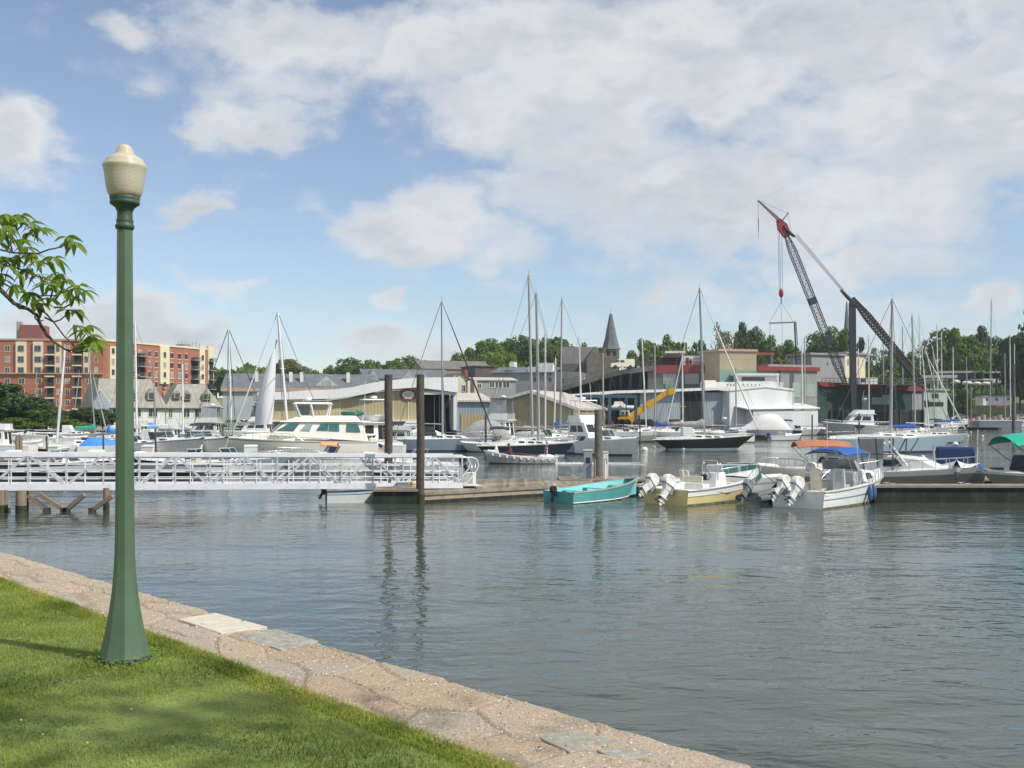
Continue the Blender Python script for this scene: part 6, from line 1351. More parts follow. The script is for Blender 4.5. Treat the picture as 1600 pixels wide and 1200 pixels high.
for i, (px, y, w, k, d, s, lab) in enumerate(((914,538,36,'bright',380,'round','bright tree above the church nave roof'),(935,541,30,'green',385,'round','green tree touching the left side of the church spire'),
    (1000,534,36,'green',350,'round','first round tree right of the church'),(1022,530,34,'dark',355,'round','dark round tree between two bright ones right of the church'),(1044,526,46,'bright',350,'round','largest bright round tree above the red-edged building'),(1066,533,28,'green',352,'round','small round tree at the right end of the clump above the red-edged building'),
    (1096,535,36,'dark',360,'round','dark round tree left of the tan and mint block'),(1130,505,34,'brown',330,'sparse','thin half-bare tree above the tan block'),(1146,512,40,'green',335,'sparse','open crowned tree with thin branches above the tan block'),(1160,506,30,'dark',340,'tall','tall narrow dark tree behind the tan block'),(1181,516,34,'dark',338,'round','rounded dark tree, right of the tall narrow one behind the tan block'),
    (1206,526,44,'bright',330,'round','bright green tree under the crane hook'),(1236,533,40,'green',325,'round','green tree behind the hanging spreader beam'),(1222,545,46,'brown',300,'bush','yellowish low tree behind the gantry beam'),(1276,522,40,'green',345,'round','green tree left of the lattice boom'),(1300,512,58,'green',340,'round','large dense tree behind the lattice boom'),
    (1345,532,22,'fir',350,'pine','thin conifer right of the crane mast'),(1372,545,44,'green',345,'sparse','small open tree behind the stiff leg'),(1396,548,44,'dark',350,'round','dark low tree behind the stiff leg base'),(1398,570,50,'green',300,'bush','green shrubby tree under the stiff leg'),(1426,552,40,'green',352,'round','round tree just left of the leaning masts'),
    (1452,533,44,'brown',360,'sparse','purple-brown thin tree behind the leaning masts'),(1476,517,56,'green',355,'round','tall green tree right of the leaning masts'),(1500,512,50,'bright',350,'tall','bright tall tree in the right bank wood'),(1522,526,44,'green',345,'round','rounded tree in the middle of the right bank wood'),(1534,511,32,'dark',352,'tall','narrow dark tree in the right bank wood'),(1556,529,44,'green',350,'round','green tree right of the narrow dark one'),
    (1572,545,34,'green',345,'round','lower green tree left of the dark tree at the right edge'),(1626,466,92,'dark',300,'round','big dark tree at the right edge of the picture'),(1690,480,80,'dark',310,'round','dark tree beyond the right edge'),(1594,545,40,'dark',318,'round','dark lower tree in front of the big one at the right edge'),
    (1496,603,32,'green',306,'bush','round green shrub on the bank below the white shed roof'))):
    tree(lab, px, y, w*1.15, d, s, k, i % 4, None, d < 345 and s != 'sparse')
# far wooded skyline between the nearer trees: it reads as one mass
def wood():
    rng = np.random.default_rng(9); n = 15000; px = rng.uniform(-500, 2100, n); d = 560 + rng.uniform(-40, 60, n); x = (px - 800)/F*d
    top = 578 + 7*np.sin(px*.013+1) + 5*np.sin(px*.041) + 3*np.sin(px*.11); zt = CZ + (HY - top)*d/F; z = 4 + (zt-4)*rng.uniform(.15, 1, n)**.5
    s = rng.uniform(1.2, 2.8, n); mb = []; V = []
    nr = rng.normal(size=(n,3)) + [0,-.6,.6]; nr /= np.linalg.norm(nr,axis=1)[:,None]; t = np.cross(nr, rng.normal(size=(n,3))); t /= np.linalg.norm(t,axis=1)[:,None]; b = np.cross(nr,t); C = np.stack([x,d,z],1); s = s[:,None]
    V = np.stack([C-t*s, C-b*s*.8, C+t*s, C+b*s*.8],1).reshape(-1,3); me = bpy.data.meshes.new('far_wood'); me.from_pydata(V.tolist(), [], np.arange(4*n).reshape(-1,4).tolist()); me.materials.append(LEAFM['green']); o = bpy.data.objects.new('far_wood', me); COL.objects.link(o)
    tag(o, 'far wooded skyline seen between the nearer trees', 'woodland', kind='stuff')
wood()
# ================================================================ floats, gangway, piles
DECKW = mat('dock_boards', (.27, .235, .19), .9, 0, .3, 3, bump=.5, bscale=12, stain=(.22, .19, .16), sscale=2); FLOATD = mat('float_side_dark', (.025, .027, .025), .85, 0, .35, 2, stain=(.065, .07, .055), sscale=2)
FLOATL = mat('float_side_pale', (.36, .325, .23), .9, 0, .25, 3, stain=(.17, .15, .11), sscale=2.5); PILE = mat('pile_timber', (.085, .068, .055), .85, 0, .35, 4, bump=.7, bscale=14, stain=(.14, .13, .12), sscale=3)
PILEG = mat('pile_grey', (.15, .145, .125), .85, 0, .3, 4, bump=.7, bscale=14); PILET = mat('pile_tan', (.24, .20, .145), .85, 0, .2, 3, bump=.5, bscale=14, stain=(.18, .15, .11), sscale=2)
SLIME = mat('weed_band', (.035, .045, .02), .7, 0, .4, 5)
def boards_mat():
    m = DECKW; nt = m.node_tree; N = nt.nodes.new; L = nt.links.new; b = nt.nodes['Principled BSDF']; src = b.inputs['Base Color'].links[0].from_socket
    tc = N('ShaderNodeTexCoord'); sp = N('ShaderNodeSeparateXYZ'); L(tc.outputs['Object'], sp.inputs[0])
    sn = N('ShaderNodeMath'); sn.operation = 'SNAP'; sn.inputs[1].default_value = .145; L(sp.outputs[0], sn.inputs[0]); wn = N('ShaderNodeTexWhiteNoise'); wn.noise_dimensions = '1D'; L(sn.outputs[0], wn.inputs['W'])
    mr = N('ShaderNodeMapRange'); mr.inputs[3].default_value = .7; mr.inputs[4].default_value = 1.15; L(wn.outputs['Value'], mr.inputs[0]); mx = N('ShaderNodeMixRGB'); mx.blend_type = 'MULTIPLY'; mx.inputs[0].default_value = 1; L(src, mx.inputs[1]); L(mr.outputs[0], mx.inputs[2]); L(mx.outputs[0], b.inputs['Base Color'])
boards_mat()
def dock(label, p0, p1, width, top=.5, side=None, group=None, cleats=True, lip=True, name='floating_dock'):
    """float whose front edge runs p0->p1 (local x along it), lying away from the viewer"""
    p0 = Vector(p0); p1 = Vector(p1); L = (p1-p0).length; ang = math.atan2(p1.y-p0.y, p1.x-p0.x); root = thing(name, label, 'dock', (p0.x, p0.y, 0), ang, group)
    b = MB(); b.box(0, L, 0, width, -.35, top-.09); b.build('float_body', side or FLOATD, root)
    d = MB(); d.box(-.03, L+.03, -.04, width+.04, top-.055, top); d.build('decking', DECKW, root)
    if lip: r = MB(); r.box(-.05, L+.05, -.09, -.042, top-.10, top-.01); r.box(-.05, L+.05, width+.042, width+.09, top-.20, top-.01); r.build('rub_board', mat('rub_board', (.27, .24, .19), .85, 0, .2, 4, stain=(.2,.17,.13), sscale=3), root)
    if cleats:
        for i in range(max(2, int(L/3.2))):
            x = .8 + i*3.2
            if x > L: break
            for y in (.15, width-.15): c = MB(); c.box(x-.04, x+.04, y-.02, y+.02, top, top+.06); c.tube([(x-.13, y, top+.07), (x, y, top+.06), (x+.13, y, top+.07)], .018, 5); c.build('cleat', ALUD, root)
    return root
def pile(label, px, ybase, ytop, wpx, m=None, d=None, group=None, cap=None, lean=0, name='piling'):
    b = wl(px, ybase) if d is None else Vector((gx(px, d), d, 0)); d = b.y; r = wpx/2*d/F; zt = gz(ytop, d); root = thing(name, label, 'piling', b, 0, group)
    q = MB(); q.smooth = True; n = 6; q.tube([(lean*i/n + .012*math.sin(i*2.1), .012*math.cos(i*1.7), -1.5 + (zt+1.5)*i/n) for i in range(n+1)], [r*(1.06 - .08*i/n) for i in range(n+1)], 14); q.build('post', m or PILE, root)
    s = MB(); s.tube([(0,0,-.2), (0,0,.40)], r*1.09, 14, False); s.build('weed_band', SLIME, root)
    if cap: c = MB(); c.tube([(lean,0,zt-.01), (lean,0,zt+.05)], [r*1.08, r*.9], 14); c.build('cap', cap, root)
    return root
def docks():
    # wide landing float under the gangway foot, running away to the right
    root = thing('floating_dock', 'weathered landing float carrying the gangway foot, with pale boarded front edge', 'dock', (-3.9, 44.4, 0), 0, world=True)
    P = [(-3.95,44.15), (2.7,49.1), (4.0,52.2), (-.8,53.6), (-6.2,47.9)]; b = MB(); b.prism([(x, y, -.35) for x, y in P], (0, 0, .70)); b.build('float_body', FLOATL, root); b = MB(); b.prism([(x*1.006+.01, y*.9997-.02 if y < 50 else y, -.3) for x, y in P], (0, 0, .43)); b.build('float_tanks', FLOATD, root)
    b = MB(); b.prism([(x, y, .355) for x, y in P], (0, 0, .075)); b.build('decking', DECKW, root)
    e = MB()
    for (a, c) in zip(P, P[1:2] + P[2:] + P[:1]): e.bar((a[0], a[1], .40), (c[0], c[1], .40), .12, .13)
    e.build('edge_beam', mat('edge_beam', (.30, .26, .20), .9, 0, .3, 4, stain=(.11,.09,.07), sscale=3), root)
    c = MB(); c.bar((-1.6, 46.3, .51), (1.6, 48.7, .51), .14, .12); c.bar((-2.2, 50.6, .50), (1.6, 52.4, .50), .12, .12); c.build('toe_rail', DECKW, root)
    root = dock('dark sided short float at the left end of the landing', (-5.75, 44.0), (-3.95, 44.0), 2.0, .62, FLOATD, cleats=False)
    dock('long main walkway float behind the small boats', (2.4, 52.3), (27, 52.6), 2.4, .5, FLOATD)
    dock('narrow grey finger float between the turquoise skiff and the yellow boat', (5.8, 48.6), (8.3, 51.2), 1.1, .42, FLOATD)
    dock('dark steel-sided dock along the right edge in front of the moored bows', (15.3, 44.55), (30, 44.55), 1.0, .74, FLOATD)
    for i, (a, b_, y, z) in enumerate(((-46,-18,60,.5),(-46,-20,74,.5),(-60,-13,86,.5),(-70,-14,104,.6),(-10,3,128,.6),(13,36,150,.7))): dock('far marina float, %s in distance from the viewer' % ORD[i], (a, y), (b_, y), 1.8, z, FLOATD, 'far marina floats', cleats=False)
    pile('tall dark timber piling in front of the landing float, taller of the front pair', 657, 787, 587, 12.5, cap=mat('pile_cap', (.05, .045, .04), .8))
    pile('tall dark timber piling behind the gangway, left of the front piling', 607, 0, 587, 12.5, d=47.2, cap=MATS['pile_cap'])
    pile('thick grey piling on the walkway beside the utility pedestals', 935, 0, 640, 12.5, PILEG, d=54.9)
    pile('dark post in front of the grey-canvas cruiser', 852.5*0+759, 0, 648, 3.6, d=96); pile('dark dock post right of the dark piling, near the white fishing boat', 1000, 0, 656, 2.4, d=122)
    for i, (x, yt, w, d) in enumerate(((27,681,5.5,76),(32.5,680,5.5,77))): pile('tan timber piling, %s of the close pair at the far left' % ['left','right'][i], x, 0, yt, w, PILET, d=d, group='pair of tan pilings')
    for i, (x, yt, d, w) in enumerate(((73,681,84,3),(161.5,679,84,2.6),(243,669,84,3.2),(290.5,671,88,3),(348,664,90,3.2),(1269,648,172,2.2),(1218,652,172,2.2),(1342.5,646,158,2.6),(1399,655,160,2))):
        pile('slim dark mooring pile, %s from the left among the far boats' % ORD[i], x, 0, yt, w, d=d, group='slim mooring piles among the far boats')
    pile('tall black piling on the far right shore beside the trailer office', 1583.5, 0, 568, 5, d=262); pile('thin tan piling on the far right water', 1517, 0, 604, 2.2, PILET, d=240)
    # utility pedestals
    for (lab, x0, x1, yt, m, d) in (('tall grey dockside power cabinet left of the grey piling', 912, 925, 704, mat('cabinet_grey', (.27, .30, .35), .5, .1, .1, 2), 53.2), ('white dockside pedestal right of the grey piling', 942, 950, 707, WPAINT, 53.6)):
        xa, xb = gx(x0, d), gx(x1, d); root = thing('utility_pedestal', lab, 'pedestal', ((xa+xb)/2, d, .5), 0); w = (xb-xa)/2; zt = gz(yt, d)-.5; q = MB(); q.box(-w, w, -.14, .14, 0, zt); q.build('cabinet', m, root, bevel=.015); q = MB(); q.box(-w*1.12, w*1.12, -.17, .17, zt, zt+.05); q.build('lid', WPAINT, root); q = MB(); q.box(-w*.5, w*.5, -.152, -.141, zt*.55, zt*.75); q.build('socket_panel', BLACKP, root)
    for i, x in enumerate((929, 945)): 
        rt = thing('bollard', ['thin brown post by the power cabinet','slim white hose post by the white pedestal'][i], 'post', (gx(x, 53), 52.9, .5)); q = MB(); q.tube([(0,0,0),(0,0,.9)], .06, 8); q.tube([(0,0,.9),(0,0,.95)], .075, 8); q.build('post', [PILET, WPAINT][i], rt)
    # dark box and yellow hydrant on the float
    rt = thing('dock_box', 'grey wooden dock box on the landing float beside the front piling', 'box', (gx(632, 45.6), 45.9, .43), R(8)); q = MB(); q.box(-.35,.35,-.2,.2,0,.35); q.build('box', mat('box_grey', (.25,.27,.33), .7, 0, .15, 4), rt, bevel=.01); q = MB(); q.box(-.37,.37,-.22,.22,.35,.39); q.build('lid', WPAINT, rt)
    rt = thing('standpipe', 'small yellow standpipe on the landing float left of the piling', 'valve', (gx(644, 45.4), 45.4, .43)); q = MB(); q.lathe([(.09,0),(.06,.05),(.05,.3),(.08,.36),(.03,.44)], 10); q.build('pipe', mat('valve_yellow', (.45,.36,.08), .6), rt); q = MB(); q.tube([(-.16,0,.3),(.16,0,.3)], .04, 7); q.build('handle', MATS['valve_yellow'], rt)
    for i, (x, y, s_) in enumerate(((1007,704,.30),(670,712*0+704.5,.22),(1464,697*0+704,.20),(1512,682,.2),(1535,682.5,.2),(1517,676,.16),(1442,724*0+716,.17),(1022,700,.13),(1068,703,.12),(1441,679.5,.1))):
        p = wl(x, y); rt = thing('mooring_buoy', 'white mooring buoy, %s by nearness to the middle channel' % ORD[i] if i else 'large round white mooring buoy in the channel below the black sloop', 'buoy', p, 0, 'white mooring buoys'); q = MB(); q.ell((0,0,.08), (s_*1.15, s_*1.15, s_), 14, 8); q.build('float', BUOYW, rt); q = MB(); q.tube([(0,0,s_), (0,0,s_+.16)], .025, 6); q.build('ring_post', CHROME, rt)
docks()

def gangway():
    A = Vector((gx(-80, 39.6), 39.6, .86+.03)); B = Vector((gx(722, 46.9), 46.9, .47)); L = (B-A).length; ax = (B-A).normalized(); ang = math.atan2(ax.y, ax.x)
    root = thing('gangway', 'long white aluminium truss gangway sloping gently down to the landing float', 'gangway', A, ang); dz = (B.z - A.z)/L
    WA = mat('gangway_white', (.76, .77, .79), .42, .15, .06, 2, stain=(.52, .54, .57), sscale=2); Z = lambda x: dz*x; W = 1.35; n = 15; H = lambda x: 1.36 + .05*x/L
    for s, nm in ((0, 0), (W, 1)):
        t = MB(); t.bar((0, s, Z(0)+.10), (L, s, Z(L)+.10), .10, .24); t.bar((-.2, s, Z(0)+H(0)), (L, s, Z(L)+H(L)), .09, .13)
        P = lambda i, top: (L*i/n, s, Z(L*i/n) + (H(L*i/n) if top else .12))
        t.build('truss_chords', WA, root); t = MB()
        for i in range(n+1): t.bar(P(i, 0), P(i, 1), .06, .06)
        for i in range(n):
            if i % 2 == 0: t.bar(P(i, 1), P(i+1, 0), .08, .08)
            else: t.bar(P(i, 0), P(i+1, 1), .08, .08)
        t.build('truss_web', mat('gangway_grey', (.52, .54, .57), .45, .2, .08, 2), root)
        r = MB(); o = .09 if s == 0 else -.09
        for h in (.42, .70, .98): r.tube([(0, s+o, Z(0)+h), (L, s+o, Z(L)+h)], .022, 6)
        r.tube([(0, s+o, Z(0)+1.22), (L, s+o, Z(L)+1.34), (L+.50, s+o, Z(L)+1.34), (L+.72, s+o, Z(L)+1.24), (L+.80, s+o, Z(L)+1.02), (L+.74, s+o, Z(L)+.80), (L+.35, s+o, Z(L)+.30), (L+.05, s+o, Z(L)+.12)], .026, 7)
        for i in range(2*n): 
            if i % 2: x = L*(i+0)/(2*n); r.bar((x, s+o, Z(x)+.12), (x, s+o, Z(x)+1.16), .04, .04)
        r.build('handrail', WA, root)
    d = MB(); d.hexa([(0,.06,Z(0)+.10),(L,.06,Z(L)+.10),(L,W-.06,Z(L)+.10),(0,W-.06,Z(0)+.10),(0,.06,Z(0)+.15),(L,.06,Z(L)+.15),(L,W-.06,Z(L)+.15),(0,W-.06,Z(0)+.15)]); d.build('deck', ALUD, root)
    f = MB(); f.hexa([(L,.1,Z(L)+.1),(L+1.1,.1,Z(L)+.03),(L+1.1,W-.1,Z(L)+.03),(L,W-.1,Z(L)+.1),(L,.1,Z(L)+.14),(L+1.1,.1,Z(L)+.045),(L+1.1,W-.1,Z(L)+.045),(L,W-.1,Z(L)+.14)]); f.build('toe_plate', WA, root)
    c = MB()
    for i in range(n+1): x = L*i/n; c.bar((x, 0, Z(x)+.03), (x, W, Z(x)+.03), .08, .08)
    c.build('cross_beams', WA, root)
    # white steps standing on the float beyond the gangway foot
    st = thing('boarding_steps', 'small white boarding steps on the float by the gangway foot', 'steps', (gx(712, 49.3), 49.3, .43), R(-10)); q = MB()
    for k in range(3): q.box(k*.26, .9, -.35, .35, k*.2, k*.2+.2)
    q.build('steps', WPAINT, st, bevel=.01); q = MB()
    for y in (-.36, .36): q.tube([(.1,y,0),(.1,y,.8),(.85,y,1.25),(.85,y,.5)], .02, 6)
    q.build('rail', CHROME, st)
    # fixed timber pier that carries the shore end
    pr = thing('pier', 'timber pier on piles with raking braces under the shore end of the gangway', 'pier', (gx(33, 40.6), 40.6, 0), world=True); q = MB(); q.hexa([(-34,38.0,.72),(-20.6,39.0,.72),(-20.9,41.0,.72),(-34,40.6,.72),(-34,38.0,.86),(-20.6,39.0,.86),(-20.9,41.0,.86),(-34,40.6,.86)]); q.build('deck', DECKW, pr)
    for (x, y, w) in ((2,801,14),(9,801,6),(33,802,16),(42,796,5),(166,797,9)): b = wl(x, y); q = MB(); q.tube([(b.x,b.y,-1.2),(b.x,b.y,.86)], w/2*b.y/F, 10); q.use(1); q.tube([(b.x,b.y,-.2),(b.x,b.y,.3)], w/2*b.y/F*1.06, 10, False); q.build('pile', [PILET, SLIME], pr)
    for (x0,y0,x1,y1) in ((44,774,73,793),(60,771,100,794),(132,773,104,793),(176,775,144,793),(2,775,10,798)): a = at(x0,y0,40.6); b = at(x1,y1,40.6+.1); a.z = max(a.z,.55); q = MB(); q.bar(a, Vector((b.x,b.y,.05)), .15, .15); q.use(1); q.bar(Vector((b.x,b.y,.14)) + (a-b).normalized()*.0, Vector((b.x,b.y,-.15)), .24, .18); q.build('brace', [PILET, PILE], pr)
    q = MB(); q.hexa([(-34,38.1,.42),(-20.7,39.1,.42),(-20.7,39.35,.42),(-34,38.35,.42),(-34,38.1,.7),(-20.7,39.1,.7),(-20.7,39.35,.7),(-34,38.35,.7)]); q.build('stringer', PILET, pr)
gangway()
# ================================================================ small boats at the near floats
SCUM = mat('waterline_scum', (.17,.165,.11), .7, 0, .5, 5, stain=(.07,.075,.045), sscale=4)
def skiff():
    root = thing('skiff', 'open turquoise skiff with a small black outboard tied at the float', 'rowboat', (3.85, 46.3, 0), R(46)); L = 5.5
    h = Hull(L, 1.95, .86, .50, .88, .13, 0, 2.0, .25, .4, 1.7, .35); m = MB(); h.shell(m, [(.13, 1), (.93, 0), (1, 0)], 18); m.build('hull', [TEAL, SCUM], root, fix=False)
    g = MB(); h.gunwale(g, 0, 1, .06, .02, 18); g.build('gunwale', mat('gunwale_grey', (.30,.36,.35), .6, 0, .2, 3), root, fix=False)
    w = MB(); h.well(w, .02, .97, .10, .06, 16); w.build('inside', TEALIN, root, fix=False)
    for t in (.25, .5, .76):
        p = h.pt(t, .7); s = MB(); s.box(p.x-.14, p.x+.14, -abs(p.y)+.08, abs(p.y)-.08, .36 + .2*t, .40 + .2*t); s.build('thwart', TEALIN, root)
    k = MB(); k.tube([h.pt(t, .10, -1) + Vector((0,-.02,0)) for t in (0,.2,.4,.6,.8,.9)], .025, 5); k.tube([Vector((h.x(1,q)+.02, 0, h.fb*q)) for q in (0,.3,.6,1)], .03, 6); k.build('chine_trim', WHITE, root)
    c = MB(); t = .9; c.add([tuple(h.pt(.88,1,1)+Vector((0,0,.015))), tuple(h.pt(.88,1,-1)+Vector((0,0,.015))), tuple(h.pt(.995,1,-1)+Vector((0,0,.02))), tuple(h.pt(.995,1,1)+Vector((0,0,.02)))], [(0,1,2,3)]); c.build('bow_cap', mat('dark_green_trim', (.03,.10,.09), .6), root)
    cow = outboard(root, -L/2-.02, .12, .46, 8, .62, BLACKP, BLACKP); q = MB(); q.T = Matrix.Translation((-L/2-.02,.12,.46)) @ Matrix.Rotation(R(8),4,'Y') @ Matrix.Scale(.62,4); q.box(-.5,-.2,-.15,.15,.49,.54); q.tube([(-.1,0,.25),(.35,.05,.32)], .03, 6); q.build('pull_cover', WHITE, cow)
    ln = MB(); ln.tube([h.pt(.97,1,1), (L/2+.7,.5,.45), (L/2+1.5,.8,.5)], .015, 5); ln.build('mooring_line', WPAINT, root)
skiff()

def yellow_boat():
    root = thing('center_console_boat', 'white and pale yellow open fishing boat with two tilted white outboards', 'motorboat', (8.8, 45.95, 0), R(43)); L = 6.7
    h = Hull(L, 2.55, 1.22, .62, .92, .15, 0, 2.3, .3, .42, 1.9, .55); m = MB(); h.shell(m, [(.12, 2), (.62, 0), (1, 1)], 20); m.build('hull', [YELLOW, WHITE, SCUM], root, fix=False)
    dk = MB(); h.deck(dk, .72, 1, .03, .0, .06); h.gunwale(dk, 0, .74, .24, .02, 16); h.well(dk, .05, .72, .28, .24, 14); dk.build('deck', WHITE, root, fix=False)
    rb = MB(); 
    for s in (1,-1): rb.tube(h.line(.99, s, 0, 1, 18, .02), .028, 5)
    for s in (1,-1): rb.tube(h.line(.62, s, 0, .95, 18, .01), .014, 4)
    rb.build('rub_rail', GREY_SHADE, root)
    c = MB(); c.hexa([(-.5,-.42,.28),(.45,-.42,.28),(.45,.42,.28),(-.5,.42,.28),(-.35,-.40,1.22),(.30,-.38,1.22),(.30,.38,1.22),(-.35,.40,1.22)]); con = c.build('console', WHITE, root, bevel=.05)
    w = MB(); w.slab((-.1,-.38,1.22),(-.1,.38,1.22),(.12,.34,1.48),(.12,-.34,1.48),.01); w.build('windscreen', PLASTIC, con)
    st = MB(); st.tube([(-.50+.02*math.cos(a), .17*math.cos(a), 1.08+.17*math.sin(a)) for a in [k*math.pi/8 for k in range(17)]], .018, 5, False); st.box(-.46,-.42,.1,.36,.88,1.12); st.build('steering_wheel', BLACKP, con)
    gr = MB()
    for y in (-.42,.42): gr.tube([(-.3,y,.9),(-.3,y,1.55),(-.1,y,1.62)], .02, 6)
    gr.tube([(-.3,-.42,1.5),(-.28,-.36,1.74),(-.28,.36,1.74),(-.3,.42,1.5)], .022, 6); gr.build('grab_rail', CHROME, con)
    s = MB(); s.box(-1.5,-1.0,-.5,.5,.28,.78); s.build('helm_seat', WHITE, root, bevel=.05); s = MB(); s.box(-1.52,-1.42,-.48,.48,.82,1.12); s.build('seat_back', VINYL, root, bevel=.03)
    s = MB(); s.box(.9,1.5,-.32,.32,.3,.72); s.build('cooler_seat', VINYL, root, bevel=.04)
    t = MB(); t.box(-L/2+.06,-L/2+.45,-1.1,1.1,.55,.66); t.build('transom_deck', WHITE, root, bevel=.02)
    rl = MB(); rail(rl, h, .62, .99, .28, .016, n=6, mid=False); rl.build('bow_rail', CHROME, root)
    for y, tl, sc in ((.62, 52, 1.08), (-.36, 30, 1.18)): outboard(root, -L/2-.05, y, .66, tl, sc, OBW, OBG, yaw=-6)
    ln = MB(); ln.tube([h.pt(.98,1,-1), (L/2+.9,-.4,.5), (L/2+2.0,-.2,.5)], .016, 5); ln.tube([h.pt(.1,1,-1)+Vector((0,0,.03)), h.pt(.4,.55,-1)+Vector((0,-.03,0)), h.pt(.8,.7,-1)+Vector((0,-.04,0))], .012, 4); ln.build('mooring_line', BLACKP, root)
yellow_boat()

def blue_bimini_boat():
    root = thing('cuddy_boat', 'white cuddy fishing boat with blue bimini and two tilted white outboards', 'motorboat', (13.95, 44.75, 0), R(45)); L = 7.2
    h = Hull(L, 2.55, 1.25, .68, .93, .14, 0, 2.4, .32, .42, 1.8, .55); m = MB(); h.shell(m, [(.10, 3), (.48, 0), (.56, 1), (.86, 0), (1, 2)], 20); m.build('hull', [WHITE, mat('stripe_steel_blue', (.16,.25,.33), .4), WHITE, SCUM], root, fix=False)
    dk = MB(); h.deck(dk, .55, 1, .03, .0, .10); h.gunwale(dk, 0, .57, .2, .02, 14); h.well(dk, .07, .55, .28, .2, 12); dk.build('deck', WHITE, root, fix=False)
    rb = MB(); [rb.tube(h.line(.98, s, 0, 1, 18, .02), .026, 5) for s in (1,-1)]; rb.build('rub_rail', GREY_SHADE, root)
    c = House(.30, 2.55, .92, .85, .45, 1.9, .74, 1.42, w0f=.55, w1f=.42, z0f=1.0, z1f=1.30); q = MB(); c.solid(q); cc = q.build('cuddy_cabin', WHITE, root, bevel=.07)
    w = MB(); [c.panel(w, f, .18, .55, .22, .72, .02) for f in 'SP']; w.build('porthole', GLASS, cc); wsh(root, .50, .80, 1.38, .42, PLASTIC)
    s = MB(); s.hexa([(-.55,-.88,.28),(-.1,-.88,.28),(-.1,-.32,.28),(-.55,-.32,.28),(-.62,-.86,1.35),(-.2,-.86,1.35),(-.2,-.34,1.35),(-.62,-.34,1.35)]); s.build('helm_pod', OBL, root, bevel=.06)
    for y in (.62,): s = MB(); s.box(-1.0,-.45,y-.28,y+.28,.28,.95); s.hexa([(-1.05,y-.26,.9),(-.93,y-.26,.9),(-.93,y+.26,.9),(-1.05,y+.26,.9),(-1.15,y-.24,1.45),(-1.05,y-.24,1.45),(-1.05,y+.24,1.45),(-1.15,y+.24,1.45)]); s.build('seat', VINYL, root, bevel=.04)
    s = MB(); s.hexa([(-1.35,-.85,.85),(-1.22,-.85,.85),(-1.22,-.35,.85),(-1.35,-.35,.85),(-1.4,-.83,1.5),(-1.3,-.83,1.5),(-1.3,-.37,1.5),(-1.4,-.37,1.5)]); s.box(-1.36,-.9,-.85,-.35,.28,.85); s.use(1)
    for k in range(4): s.box(-1.425,-1.405,-.74,-.46,.98+.12*k,1.02+.12*k)
    s.build('louvred_seat', [OBL, GREY_SHADE], root)
    for y in (-.78, .78): t = MB(); t.box(-L/2+.05,-L/2+.5,y-.42,y+.42,.50,.70); t.build('aft_locker', WHITE, root, bevel=.04)
    bimini(root, -1.35, .75, .95, .75, 2.12, BLUEC, CHROME, .16, r=.018)
    for y, tl in ((.52, 46), (-.14, 34)): outboard(root, -L/2-.05, y, .68, tl, 1.12, OBW, OBG, yaw=-8)
    rl = MB(); rail(rl, h, .55, .99, .42, .016, n=7, mid=False); rl.build('bow_rail', CHROME, root)
    f = MB()
    for t in (.50, .56): p = h.pt(t, .6, -1); f.ell((p.x, p.y-.13, p.z-.05), (.12,.11,.34), 10, 8); f.use(1); f.tube([(p.x,p.y-.1,p.z+.3), (p.x,p.y+.03,h.sz(t)+.4)], .012, 4); f.use(0)
    f.build('fender', [mat('fender_blue', (.06,.13,.26), .5), BLACKP], root)
    a = MB(); a.tube([(-.3,-.95,1.2),(-.6,-.95,3.2)], .012, 5); a.tube([(.5,.9,1.3),(.45,.9,3.5)], .014, 5); a.build('antenna', WPAINT, root)
blue_bimini_boat()

def grey_tender():
    root = thing('tender', 'small grey tender with a grey outboard squeezed between the yellow and blue-topped boats', 'dinghy', (10.8, 44.95, 0), R(45)); L = 2.7
    t = MB(); pts = [(-L/2,.5,.22),(L*.2,.5,.24),(L*.42,.28,.34),(L/2,0,.42),(L*.42,-.28,.34),(L*.2,-.5,.24),(-L/2,-.5,.22)]; t.tube(pts, [.14,.2,.2,.19,.2,.2,.14], 12); t.build('tube', mat('tender_grey', (.12,.135,.14), .6, 0, .15, 4), root)
    f = MB(); f.hexa([(-L/2+.1,-.45,.05),(L*.3,-.4,.05),(L*.3,.4,.05),(-L/2+.1,.45,.05),(-L/2+.1,-.45,.12),(L*.3,-.4,.12),(L*.3,.4,.12),(-L/2+.1,.45,.12)]); f.box(-L/2+.1,-L/2+.16,-.42,.42,.1,.48); f.build('floor', OBG, root); outboard(root, -L/2+.08, 0, .52, 38, .95, OBG, BLACKP)
grey_tender()

def white_dinghy():
    root = thing('dinghy', 'small white dinghy with dark transom lying under the gangway end', 'dinghy', (gx(556, 45.3), 45.3, 0), R(14)); L = 2.5
    h = Hull(L, 1.25, .46, .40, .85, .10, 0, 2.2, .15, .4, 1.5, .3); m = MB(); h.shell(m, [(.15,0),(1,0)], 14); m.build('hull', WHITE, root, fix=False); g = MB(); h.gunwale(g, 0, 1, .05, .015, 14); h.well(g, .03, .95, .08, .05, 10); g.build('inside', mat('pale_blue_paint', (.42,.54,.60), .5, 0, .08, 2), root, fix=False)
    t = MB(); p = h.pt(0,1,1); q = h.pt(0,.05,1); t.add([(p.x-.012,p.y,p.z),(q.x-.012,q.y,q.z),(q.x-.012,-q.y,q.z),(p.x-.012,-p.y,p.z)], [(0,1,2,3)]); t.build('transom', mat('transom_teal_grey', (.07,.13,.16), .5), root); s = MB(); s.box(-.15,.15,-.52,.52,.27,.31); s.build('thwart', TEAK, root); outboard(root, -L/2-.02, 0, .40, 28, .5, BLACKP, BLACKP)
white_dinghy()

